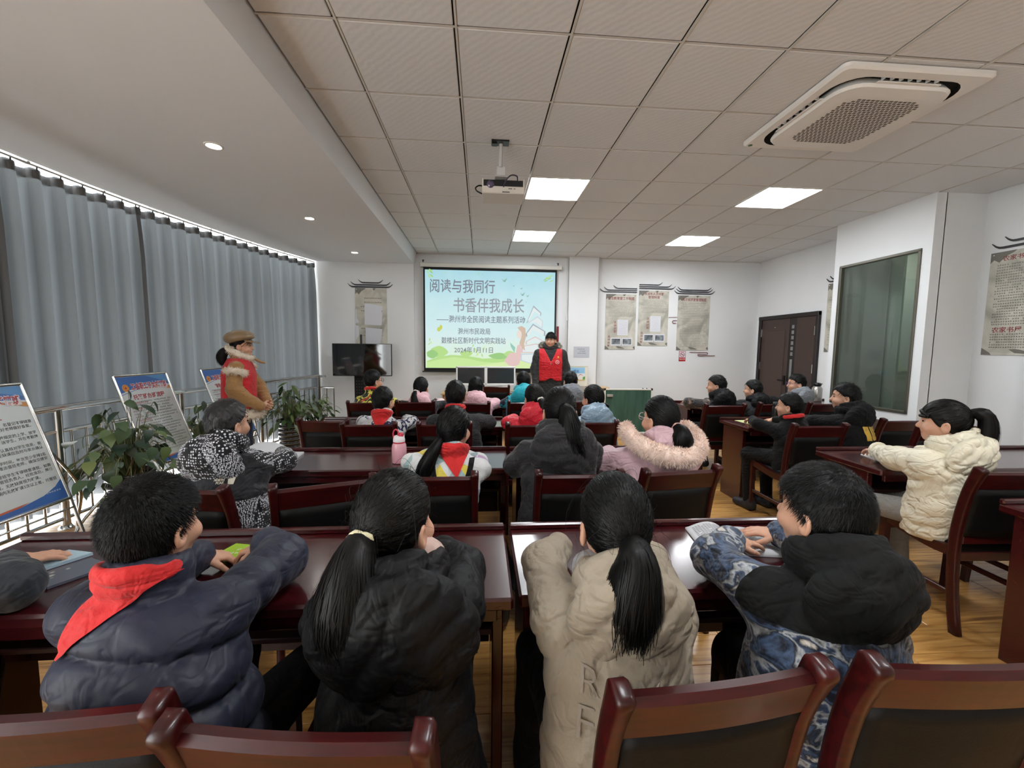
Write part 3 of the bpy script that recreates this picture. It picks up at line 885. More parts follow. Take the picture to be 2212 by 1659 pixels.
# plain banner behind the television
r, off = wall_poster((-1.425, YF - .081, 1.40), U, .532, 1.105, 'tall ink-wash wall poster with two paper sheets, behind the television')
m_ = MB(); glyph_rows(m_, off, U, W, .09, .45, .92, .56, 6, .03, seed=51, ragged=.1); glyph_rows(m_, off, U, W, .09, .45, .40, .28, 3, .03, seed=52); m_.build('brush_lettering', M_darkprint, r)
m_ = MB()
for pts in ([(.15, .48), (.155, .84), (.3, .83), (.46, .80), (.455, .73), (.44, .72), (.455, .66), (.44, .47)], [(.16, .02), (.165, .43), (.3, .42), (.45, .41), (.44, .3), (.41, .14), (.3, .12), (.29, .02)], [(.0, .22), (.0, .47), (.05, .46), (.055, .3)], [(.0, .5), (.01, .74), (.02, .74), (.02, .6), (.06, .52)]):
    m_.add([off * 1.3 + a * U + b * W for a, b in pts][::-1], [tuple(range(len(pts)))])
m_.build('white_sheets', M_paper, r)
for (a, b, z) in ((-1.371, -.954, 2.585), (-1.497, -.828, 2.548), (-1.545, -.789, 2.513)): eave(r, (1.425, 0, -1.40), U, a, b, z, .022)
# posters on the right-hand wall
UR = np.array([0, -1.0, 0]); NR = np.array([-1.0, 0, 0])
r, off = wall_poster((XR + .022, 1.672, 1.48), UR, .62, 1.03, 'large ink-wash poster on the right wall cut by the photo edge')
red_line(r, '农家书屋｜电子', off + .10 * UR + .94 * W, UR, .055, None, 'LEFT'); red_line(r, '农家书屋｜图书阅', off + .07 * UR + .23 * W, UR, .06, None, 'LEFT')
m_ = MB(); glyph_rows(m_, off, UR, W, .06, .56, .89, .30, 24, .017, seed=61); glyph_rows(m_, off, UR, W, .06, .56, .2, .07, 6, .017, seed=62); m_.build('small_print', M_darkprint, r)
for (a, b, z) in ((.0, .62, 1.06), (.10, .55, 1.11)): eave(r, (0, 0, 0), UR, a, b, z, .022)
r, off = wall_poster((XR - .001, 3.64, 1.49), UR, .55, 1.01, 'narrow sliver of a poster showing between the door and the white block')
m_ = MB(); glyph_rows(m_, off, UR, W, .05, .5, .8, .1, 20, .016, seed=71); m_.build('small_print', M_greyprint, r)
for (a, b, z) in ((.02, .5, 1.06), (-.04, .58, 1.03)): eave(r, (0, 0, 0), UR, a, b, z, .02)
# no-smoking sign
r = empty('no_smoking_sign', (4.432, YW, 1.287), 0, 'small red and white no smoking sign under the right-hand wall poster', 'sign')
sheet(r, 'sign_plate', (0, 0, 0), U, .13, .184, mat('sign_red', (178, 34, 34), .4), NF, .004)
sheet(r, 'sign_white', (.008, -.004, .07), U, .114, .106, M_paper, NF, .001)
th = np.linspace(0, 2 * math.pi, 25)
m_ = MB()
for k in range(24):
    m_.add([(.065 + rr * math.cos(t), -.0056, .123 + rr * math.sin(t)) for rr, t in ((.036, th[k]), (.045, th[k]), (.045, th[k + 1]), (.036, th[k + 1]))], [(0, 1, 2, 3)])
m_.add([(.065 + a, -.0057, .123 + b) for a, b in ((-.03, .024), (.024, -.03), (.031, -.023), (-.023, .031))], [(0, 1, 2, 3)])
m_.build('prohibition_ring', mat('sign_ring', (150, 26, 30), .4), r)
MB().add([(.065 + a, -.0053, .123 + b) for a, b in ((-.026, -.006), (.018, -.006), (.018, .004), (-.026, .004))], [(0, 1, 2, 3)]).add([(.088 + a, -.0053, .13 + b) for a, b in ((-.004, -.01), (.0, -.01), (.002, .008), (-.002, .008))], [(0, 1, 2, 3)]).build('cigarette', M_darkprint, r)
m_ = MB(); put_text(m_, '禁止吸烟', (.065, -.0048, .03), U, W, .026, .0008, 'CENTER'); m_.build('sign_lettering', M_paper, r)
# red cloud-shaped ornaments
def cloud(name, pts, r_, label):
    p = np.array(pts); c = p[0].copy()
    o = MB().tube(p - c, r_, 8, flat=.5).build(name, M_cloud)
    o.location = c; tag(o, label, 'wall ornament')
pth = [(4.633, YW - .01, 1.458), (4.80, YW - .01, 1.456), (4.955, YW - .01, 1.454)] + [(4.965 + .018 * math.cos(t), YW - .01, 1.436 + .018 * math.sin(t)) for t in np.linspace(math.pi / 2, -math.pi / 2, 7)] + [(4.9, YW - .01, 1.418), (4.82, YW - .01, 1.42)] + [(4.812 + .016 * math.cos(t), YW - .01, 1.405 + .016 * math.sin(t)) for t in np.linspace(math.pi / 2, 1.5 * math.pi, 7)] + [(4.95, YW - .01, 1.394), (5.125, YW - .01, 1.397)]
cloud('cloud_ornament', pth, .009, 'dark red scrolled cloud ornament below the rightmost wall poster')
pth = [(4.345, YW - .01, 1.99), (4.31, YW - .01, 1.99)] + [(4.30 + .025 * math.cos(t), YW - .01, 2.015 + .025 * math.sin(t)) for t in np.linspace(1.5 * math.pi, math.pi / 2, 8)] + [(4.36, YW - .01, 2.04)]
cloud('cloud_ornament', pth, .009, 'small dark red hook ornament between the middle and right wall posters')
cloud('cloud_ornament', [(4.20, YW - .01, 2.098), (4.29, YW - .01, 2.098), (4.365, YW - .01, 2.1)], .006, 'thin dark red bar ornament between the middle and right wall posters')
cloud('cloud_ornament', [(2.13, YW - .01, 1.62), (2.13, YW - .01, 1.76), (2.13, YW - .01, 1.90)], .02, 'upright dark red ornament beside the projection screen edge')
# notice on the pillar
r = empty('notice_sheet', (2.412, YF - .091, 1.34), 0, 'small pale grey notice sheet taped to the pillar', 'notice')
sheet(r, 'paper', (0, 0, 0), U, .29, .2, mat('grey_paper', (188, 192, 200), .6), NF, .002)
m_ = MB(); glyph_rows(m_, (0, -.003, 0), U, W, .07, .22, .145, .07, 3, .02, seed=81); m_.build('notice_print', M_darkprint, r)
# cable trunking by the screen
r = empty('cable_trunk', (2.285, YF - .02, 1.1), 0, 'thin white cable trunk running down beside the screen', 'cable trunk')
MB().box((0, 0, 1.0), (.02, .03, 2.0), .003).build('trunk', M_white, r); MB().box((.0, -.012, .95), (.035, .03, .09), .004).build('junction_box', M_white, r)
# switch plate
r = empty('light_switch', (XR - .004, 3.5, 1.23), 0, 'white light switch plate beside the brown door', 'light switch')
MB().box((0, 0, 0), (.01, .09, .09), .003).build('plate', M_white, r); MB().box((-.007, 0, 0), (.006, .05, .06), .002).build('rocker', M_white, r)

# ------------------------------------------------------------------ double door
M_door = mat('door_brown', (60, 44, 38), .45, vary=(6, .12)); M_doord = mat('door_dark', (24, 14, 13), .4)
dr = empty('door_1', (XR, 4.41, 0)); dr['kind'] = 'structure'
def dbox(name, y0, y1, z0, z1, x0, x1, m, par, bev=.004):
    return MB().box(((x0 + x1) / 2, (y0 + y1) / 2 - 4.41, (z0 + z1) / 2), (abs(x1 - x0), abs(y1 - y0), z1 - z0), bev).build(name, m, par)
dbox('frame_post', 5.03, 5.10, 0, 2.11, -.05, .0, M_doord, dr); dbox('frame_post', 3.735, 3.79, 0, 2.11, -.05, 0, M_doord, dr); dbox('frame_head', 3.735, 5.10, 2.05, 2.115, -.055, 0, M_doord, dr)
lf = dbox('door_leaf', 4.35, 5.03, 0.01, 2.05, -.03, 0, M_door, dr)
dbox('leaf_panel', 4.44, 4.92, .2, 1.85, -.038, -.028, mat('door_panel', (68, 51, 44), .45), lf); dbox('peephole', 4.68, 4.70, 1.9, 1.915, -.034, -.028, M_steel, lf)
MB().tube([(-.06, -.03, 1.0), (-.06, .10, 1.0)], .01, 8).box((-.04, -.03, 1.0), (.04, .03, .16), .004).build('handle', M_darkgap, lf)
lf2 = dbox('door_leaf', 3.79, 4.19, .01, 2.05, -.03, 0, M_door, dr)
for l_, yy_ in ((lf, 5.035), (lf2, 3.80)):
    for z in (.35, 1.15, 1.75): dbox('hinge', yy_ - .012, yy_ + .012, z, z + .14, -.04, -.02, M_steel, l_, .002)
st = dbox('centre_strip', 4.19, 4.35, .01, 2.05, -.024, 0, M_doord, dr)
for k in range(6): dbox('glazed_square', 4.245, 4.295, 1.93 - .09 * k - .06, 1.93 - .09 * k, -.03, -.02, mat('strip_glass', (120, 122, 122), .2), st, .002)
dbox('glazed_strip', 4.245, 4.295, .3, 1.36, -.03, -.02, mat('strip_glass', (120, 122, 122), .2), st, .002)

# ------------------------------------------------------------------ television on a floor stand
tv = empty('television', (-1.232, 4.80, 0), 0, 'black flat television on a black floor stand', 'television')
MB().box((0, 0, 1.278), (.965, .045, .54), .006).build('casing', M_black, tv)
MB().box((0, -.0235, 1.282), (.945, .002, .515)).build('panel_glass', mat('tv_glass', (9, 10, 9), .06, coat=1.0), tv)
MB().box((0, -.02, 1.008), (.06, .02, .012), .003).build('sensor_bar', M_black, tv)
MB().box((-.03, .05, 1.1), (.03, .03, 1.2), .003).build('stand_rail', mat('stand_slot_black', (22, 22, 24), .4), tv)
MB().box((-.03, .05, .62), (.24, .05, .95), .006).build('stand_panel', M_darkgap, tv)
ht = MB()
for i in range(9):
    for j in range(5): ht.box((-.11 + .04 * j, .0243, .92 - .05 * i), (.014, .002, .006))
ht.build('vent_holes', mat('vent_grey', (112, 112, 112), .5), tv)['kind'] = 'stuff'
MB().box((-.03, .03, .05), (.6, .4, .04), .01).build('stand_base', M_black, tv)
for sx in (-.28, .22):
    for sy in (-.13, .19): MB().lathe([(0, 0), (.02, 0), (.022, .01), (.022, .03), (0, .03)], (sx, sy, 0), 10).build('caster', M_black, tv)

# ------------------------------------------------------------------ chalkboard, wooden stand, painted board
cb = empty('chalkboard', (3.26, 4.60, 0), 0, 'green chalkboard with white frame standing on the floor by the far wall', 'chalkboard')
def chalk():
    m = mat('chalk_green', (42, 78, 64), .75); n, l, b = nodes_of(m)
    tc = n.new('ShaderNodeTexCoord'); mp = n.new('ShaderNodeMapping'); mp.inputs['Scale'].default_value = (5, 5, .8); ns = n.new('ShaderNodeTexNoise'); ns.inputs['Scale'].default_value = 2
    r = ramp(n, [(.3, (36, 72, 58)), (.7, (62, 96, 80))]); l.new(tc.outputs['Object'], mp.inputs[0]); l.new(mp.outputs[0], ns.inputs['Vector']); l.new(ns.outputs['Fac'], r.inputs[0]); l.new(r.outputs[0], b.inputs['Base Color']); return m
MB().box((0, 0, .44), (.80, .02, .74), .003).build('board', chalk(), cb)
for a, b_ in (((0, -.002, .815), (.84, .03, .025)), ((0, -.002, .065), (.84, .03, .025)), ((-.41, -.002, .44), (.025, .03, .77)), ((.41, -.002, .44), (.025, .03, .77))): MB().box(a, b_, .004).build('frame_bar', M_white, cb)
for sx in (-.41, .41): MB().box((sx, -.002, .815), (.04, .034, .04), .008).build('corner_cap', M_black, cb)
MB().box((-.33, -.03, .71), (.10, .035, .045), .006).build('eraser', mat('eraser_grey', (150, 146, 138), .5), cb)
for x in (.25, .32): MB().lathe([(0, 0), (.01, 0), (.01, .012), (0, .014)], (x, -.01, .828), 10).build('magnet', M_black, cb)
for sx in (-.3, .3): MB().box((sx, 0, .03), (.03, .3, .05), .005).build('foot', M_white, cb)
M_pine = mat('pine_wood', (206, 172, 124), .5, vary=(9, .08))
wt = empty('wooden_stand', (2.86, 4.95, 0), 0, 'light pine stand in the corner behind the green chalkboard', 'stand')
MB().box((-.04, 0, .815), (.36, .3, .02), .004).build('top', M_pine, wt)
for sx in (-.19, .1):
    for sy in (-.12, .12): MB().box((sx, sy, .40), (.025, .025, .81), .003).build('leg', M_pine, wt)
MB().box((-.045, .0, .3), (.3, .26, .016), .003).build('shelf', M_pine, wt)
pb = empty('event_display_board', (2.47, 5.02, .83), 0, 'small colourful printed display board leaning on the pillar', 'display board')
def psheet(n_, x0, x1, z0, z1, m, d):
    return MB().box(((x0 + x1) / 2, -d, (z0 + z1) / 2), (x1 - x0, .003, z1 - z0)).build(n_, m, pb)
psheet('board', -.18, .18, 0, .36, mat('board_cream', (226, 222, 206), .5), 0)
psheet('printed_sky', -.16, .13, .10, .335, mat('print_sky', (150, 200, 232), .4), .003); psheet('printed_cloud', -.16, .13, .10, .23, mat('print_pale', (222, 234, 242), .4), .004)
def pp_(n_, pts, m, d): MB().add([(a, -d, b) for a, b in pts], [tuple(range(len(pts)))]).build(n_, m, pb)
pr = mat('print_red', (206, 96, 78), .4); pg = mat('print_green', (96, 160, 82), .4); pw = mat('print_white', (236, 232, 226), .4)
pp_('printed_books', [(-.04, .115), (.12, .105), (.13, .15), (.06, .21), (-.02, .16)], pw, .0062); pp_('printed_books', [(.0, .16), (.045, .22), (.11, .19), (.045, .205)], pr, .0066); pp_('printed_books', [(-.06, .11), (-.01, .10), (.02, .125), (-.03, .15)], pr, .007)
pp_('printed_bush', [(.09, .12), (.135, .12), (.135, .175), (.10, .17)], pg, .007); pp_('printed_hill', [(-.16, .10), (.13, .10), (.13, .115), (-.06, .125), (-.16, .12)], mat('print_yellow', (222, 200, 130), .4), .0064)
gz = np.random.default_rng(8)
for k in range(16):
    x = -.17 + .34 * k / 15; c = gz.choice([0, 1, 2]); pp_('printed_border', [(x - .006, .343 + gz.uniform(-.003, .003)), (x + .006, .343), (x + .003, .356), (x - .004, .354)], (pr, pg, mat('print_grey', (90, 92, 98), .4))[c], .002)
pl = MB(); put_text(pl, '成长', (-.03, -.0075, .245), U, W, .06, .001, 'CENTER'); pl.build('printed_lettering', mat('print_blue', (70, 110, 170), .4), pb)
# ------------------------------------------------------------------ furniture materials
def mahogany(name, dark, mid, light, rough=.28, coat=.6, cr=.08):
    m = mat(name, mid, rough, coat=coat, coat_rough=cr); n, l, b = nodes_of(m)
    tc = n.new('ShaderNodeTexCoord'); mp = n.new('ShaderNodeMapping'); mp.inputs['Scale'].default_value = (3, 30, 30)
    ns = n.new('ShaderNodeTexNoise'); ns.inputs['Scale'].default_value = 1.5; ns.inputs['Detail'].default_value = 5; ns.inputs['Distortion'].default_value = .6
    r = ramp(n, [(.3, dark), (.55, mid), (.8, light)])
    l.new(tc.outputs['Object'], mp.inputs[0]); l.new(mp.outputs[0], ns.inputs['Vector']); l.new(ns.outputs['Fac'], r.inputs[0]); l.new(r.outputs[0], b.inputs['Base Color'])
    b.inputs['Specular IOR Level'].default_value = .35
    return m
M_mah = mahogany('mahogany_chair', (36, 5, 6), (56, 8, 9), (68, 13, 12), .36, .16, .1)
M_desk = mahogany('mahogany_desk', (44, 8, 12), (60, 13, 17), (72, 19, 21), .24, .7, .16)
M_pad = mat('black_leatherette', (12, 12, 12), .55, bump=(220, .08), spec=.2)

# ------------------------------------------------------------------ chair (origin on the floor, faces +Y)
def build_chair(label):
    c = empty('chair', (0, 0, 0), 0, label, 'chair', 'dark red wooden chairs with black padding')
    prof = [(-.017, -.022), (.011, -.022), (.017, -.016), (.017, .016), (.011, .022), (-.011, .022), (-.017, .016), (-.017, -.016)]
    side = catmull([(0, -.245, 0), (0, -.212, .2), (0, -.198, .43), (0, -.207, .60), (0, -.235, .76), (0, -.268, .86), (0, -.282, .893), (0, -.286, .905)], 20)
    sc_ = [1.0] * 12 + [1.02, 1.06, 1.1, 1.14, 1.16, 1.1, .92, .55]
    for s in (-1, 1):
        MB().sweep(side + np.array([s * .215, 0, 0]), prof, up=(1, 0, 0), scale=sc_, smooth=True).build('back_post', M_mah, c)
        f = catmull([(s * .212, .215, 0), (s * .212, .205, .2), (s * .212, .205, .40), (s * .212, .20, .455), (s * .212, .175, .478)], 10)
        MB().sweep(f, [(-.018, -.02), (.018, -.02), (.018, .02), (-.018, .02)], up=(1, 0, 0), scale=[.8, .85, .9, .95, 1, 1, 1, 1, .95, .7]).build('front_leg', M_mah, c)
        r = catmull([(s * .212, .19, .462), (s * .212, .05, .440), (s * .212, -.09, .425), (s * .212, -.2, .43)], 8)
        MB().sweep(r, [(-.016, -.026), (.016, -.026), (.016, .026), (-.016, .026)], up=(1, 0, 0)).build('seat_side_rail', M_mah, c)
        MB().box((s * .212, 0, .20), (.018, .40, .03), .004).build('side_stretcher', M_mah, c)
    MB().box((0, .195, .415), (.40, .022, .05), .005).build('front_rail', M_mah, c)
    MB().box((0, -.195, .405), (.40, .022, .05), .005).build('rear_rail', M_mah, c)
    lean = Rx(-.3)
    tr = MB(); V = []; F = []
    nseg = 10
    for i in range(nseg + 1):
        s = i / nseg; x = -.20 + .40 * s; yb = -.248 - .012 * math.sin(math.pi * s)
        for (dy, z) in ((0.012, .790), (-.012, .786), (-.040, .868), (-.028, .879), (-.008, .876)):
            V.append((x, yb + dy, z + .004 * math.sin(math.pi * s)))
    k = 5
    for i in range(nseg):
        for q in range(k): F.append((i * k + q, i * k + (q + 1) % k, (i + 1) * k + (q + 1) % k, (i + 1) * k + q)[::-1])
    tr.add(V, F); tr.build('top_rail', M_mah, c)
    MB().box((0, -.208, .50), (.40, .022, .045), .005).build('lower_back_rail', M_mah, c)
    pd = MB(); V = []; F = []
    nz = 7
    for j in range(nz):
        t = j / (nz - 1); z = .522 + .266 * t; y = np.interp(z, [.5, .6, .76, .86], [-.203, -.207, -.235, -.268])
        for i in range(nseg + 1):
            s = i / nseg; bul = .012 * math.sin(math.pi * s) ** .5 * math.sin(math.pi * min(max(t, .02), .98)) ** .5
            V.append((-.198 + .396 * s, y + .012 + bul - .012 * math.sin(math.pi * s), z))
        for i in range(nseg + 1):
            s = i / nseg; V.append((-.198 + .396 * s, y - .016 - .008 * math.sin(math.pi * s) * math.sin(math.pi * t) - .010 * math.sin(math.pi * s), z))
    w_ = nseg + 1
    for j in range(nz - 1):
        for i in range(nseg):
            a = j * 2 * w_ + i; b = a + 2 * w_
            F.append((a, a + 1, b + 1, b)[::-1]); F.append((a + w_, a + w_ + 1, b + w_ + 1, b + w_))
    for i in range(nseg):
        F.append((i, i + 1, i + w_ + 1, i + w_)); e = (nz - 1) * 2 * w_; F.append((e + i, e + i + 1, e + i + w_ + 1, e + i + w_)[::-1])
    for j in range(nz - 1):
        a = j * 2 * w_; b = a + 2 * w_; F.append((a, b, b + w_, a + w_)[::-1]); F.append((a + nseg, b + nseg, b + w_ + nseg, a + w_ + nseg))
    pd.add(V, F, 0, True); pd.build('back_pad', M_pad, c)
    st = MB(); V = []; F = []
    for j, (zz, g_) in enumerate(((.428, 1.0), (.462, 1.0), (.474, .96), (.478, .8), (.478, .3))):
        for p in rrect(.196 * g_, .205 * g_, .03 * g_): V.append((p[0], p[1] + .005, zz))
    for j in range(4):
        for q in range(28): F.append((j * 28 + q, j * 28 + (q + 1) % 28, (j + 1) * 28 + (q + 1) % 28, (j + 1) * 28 + q))
    F.append(tuple(range(4 * 28, 5 * 28))); st.add(V, F, 0, True); st.build('seat', M_pad, c)
    return c
CHAIR0 = build_chair('x'); CHAIR0.scale = (1, 1, 1.018); _first = [True]
def chair(tx, ty, deg, label, sx=.93):
    """placed by the middle of its back's top edge"""
    a = math.radians(deg); d = Rz(a) @ np.array([0, -.285, 0])
    loc = (tx - d[0], ty - d[1], 0)
    if _first[0]:
        _first[0] = False; CHAIR0.location = loc; CHAIR0.rotation_euler = (0, 0, a); CHAIR0['label'] = label; CHAIR0.scale[0] = sx; return CHAIR0
    c = dup(CHAIR0, loc, a, label); c.scale[0] = sx; return c
def K(x, y, f=1.02):
    return (.7364 + (x - .7364) * f, -2.28 + (y + 2.28) * f)
for x, y, a, lab in [
    (.02, -1.625, 1, 'bottom left chair in the foreground, behind the boy in the navy puffer jacket'),
    (.457, -1.685, -6, 'foreground chair behind the girl in the long black padded coat'),
    (1.172, -1.632, 5, 'foreground chair behind the girl in the beige jacket'),
    (1.67, -1.625, -3, 'foreground chair in the bottom right corner'),
    (-.50, -.54, -8, 'chair of the boy in the black and white bandana print jacket'),
    (.075, -.50, 20, 'empty turned chair between the boy in navy and the girl with the white scrunchie'),
    (.515, -.42, 0, 'chair of the girl with the multicoloured knitted top and side ponytail'),
    (1.205, -.415, 0, 'chair of the girl in the plain black hooded coat'),
    (1.722, -.38, 8, 'chair of the girl in the pink coat with fur collar'),
    (-.51, 1.06, -6, 'empty chair nearest the potted plants by the railing'),
    (-.11, .885, 0, 'empty chair directly behind the pink water bottle'),
    (.46, .88, 0, 'chair of the boy in the grey coat with the red scarf'),
    (1.14, .84, 0, 'chair of the girl in the bright red padded jacket'),
    (1.64, .94, 0, 'chair of the girl in the shiny pale blue jacket'),
    (-.46, 2.16, 4, 'chair of the boy in the yellow camouflage top'),
    (.035, 2.19, 0, 'chair of the girl in the black vest, with its high back fully in view'),
    (.63, 2.11, 0, 'chair of the girl in pink with loose hair'),
    (1.24, 2.18, 0, 'chair of the boy in the turquoise hooded jacket'),
    (1.80, 2.25, 0, 'chair of the boy in the light grey top'),
    (.975, 4.05, 0, 'empty chair in front of the two computer monitors'),
    (3.36, 1.93, 0, 'chair of the boy in brown camouflage sleeves near the far wall'),
    (4.05, 2.06, 4, 'chair of the short-haired boy in front of the brown door'),
    (4.65, 2.06, 0, 'chair of the boy with glasses near the brown door'),
    (3.425, .757, 0, 'chair of the boy in the black jumper at the right-hand desks'),
    (4.41, .98, 0, 'chair behind the boy in the black jacket with yellow stripes'),
    (4.33, .60, -4, 'empty chair between the boy with yellow stripes and the girl in white'),
    (3.43, -.47, -3, 'chair of the girl in the cream puffer jacket'),
    (4.05, -.45, -3, 'chair cut by the right photo edge, beside the girl in cream'),
]:
    chair(*K(x, y), a, lab, .93 if x < 2.5 else 1.02)

# ------------------------------------------------------------------ desks
def desk(x0, x1, yn, yf, label, top=.77):
    L = x1 - x0; D = yf - yn
    d = empty('desk', ((x0 + x1) / 2, (yn + yf) / 2, 0), 0, label, 'desk', 'dark red wooden classroom desks')
    MB().box((0, 0, top - .02), (L - .006, D, .04), .008).build('desk_top', M_desk, d)
    MB().box((0, D / 2 - .012, top + .012), (L - .008, .024, .026), .006).build('far_lip', M_desk, d)
    for s in (-1, 1):
        MB().box((s * (L / 2 - .045), .03, (top - .04) / 2), (.036, D - .16, top - .04), .004).build('end_panel', M_desk, d)
    MB().box((0, D / 2 - .07, .535), (L - .13, .02, .39), .003).build('front_panel', mat('desk_inner_dark', (40, 14, 13), .5), d)
    MB().box((0, .01, .60), (L - .13, D - .17, .018), .003).build('book_shelf', mat('desk_inner_dark', (40, 14, 13), .5), d)
    MB().box((0, -D / 2 + .03, top - .06), (L - .10, .022, .045), .003).build('apron', M_desk, d)
    return d
desk(-.965, .838, -1.135, -.655, 'nearest desk on the left, where the boy in navy sits')
desk(.850, 2.06, -1.125, -.655, 'nearest desk on the right, with the open book')
desk(-.86, .925, .18, .655, 'second-row left desk with the pink water bottle')
desk(.938, 2.06, .18, .645, 'second-row right desk in front of the girl in the pink fur-collared coat')
desk(-.82, .968, 1.51, 1.945, 'third-row left desk where the boy in the grey coat leans')
desk(.984, 2.08, 1.51, 1.945, 'third-row right desk in front of the girl in the red jacket')
desk(-.80, 1.04, 2.80, 3.25, 'fourth-row left desk nearest the television')
desk(1.062, 2.12, 2.80, 3.25, 'fourth-row right desk nearest the standing man')
desk(3.21, 5.0, .045, .56, 'right-hand desk where the girl in cream rests her hand')
desk(3.26, 5.05, 1.40, 1.89, 'right-hand desk with the yellow sheet on it')
desk(3.41, 4.63, 2.78, 3.28, 'far right-hand desk near the green chalkboard')
desk(4.66, 5.86, 3.0, 3.5, 'far right-hand desk below the brown door, with the steel flask')
desk(3.255, 4.6, -1.0, -.50, 'right-hand desk cut by the photo edge, only its end panel showing')

# ------------------------------------------------------------------ computer desk with monitors
cd_ = empty('computer_desk', (.85, 4.62, 0), 0, 'light wood computer desk under the projection screen', 'desk')
MB().box((0, 0, .755), (1.5, .55, .03), .005).build('desk_top', M_pine, cd_)
for s in (-.72, 0, .72): MB().box((s, 0, .37), (.025, .5, .74), .003).build('end_panel', M_pine, cd_)
MB().box((0, .2, .5), (1.4, .016, .4), .003).build('front_panel', M_pine, cd_)
for x, lab in ((.578, 'left white-framed computer monitor below the projection screen'), (1.065, 'right white-framed computer monitor below the projection screen')):
    t = empty('monitor', (x, 4.55, .77), 0, lab, 'monitor', 'white-framed computer monitors')
    fr = MB()
    for a, b_ in (((0, 0, .412), (.49, .03, .026)), ((0, 0, .128), (.49, .03, .036)), ((-.232, 0, .27), (.026, .03, .29)), ((.232, 0, .27), (.026, .03, .29))): fr.box(a, b_, .004)
    fr.box((0, .025, .27), (.42, .03, .25), .01); fr.build('bezel', mat('monitor_white', (232, 233, 232), .4), t)
    MB().box((0, -.002, .272), (.44, .02, .262)).build('screen_glass', mat('monitor_off', (40, 44, 46), .25, coat=.5), t)
    MB().box((0, .03, .08), (.06, .03, .13), .006).build('neck', M_white, t); MB().lathe([(0, 0), (.11, 0), (.11, .008), (.03, .018), (0, .018)], (0, .03, 0), 20).build('foot', M_white, t)
t = empty('keyboard', (1.12, 4.40, .771), 0, 'grey keyboard on the computer desk', 'keyboard')
MB().box((0, 0, .01), (.42, .14, .018), .004).build('base', mat('kb_grey', (150, 150, 150), .5), t)
kb = MB()
for i in range(14):
    for j in range(4): kb.box((-.19 + i * .029, -.045 + j * .03, .021), (.024, .024, .008), .002)
kb.build('keys', mat('key_grey', (120, 120, 122), .5), t)['kind'] = 'stuff'

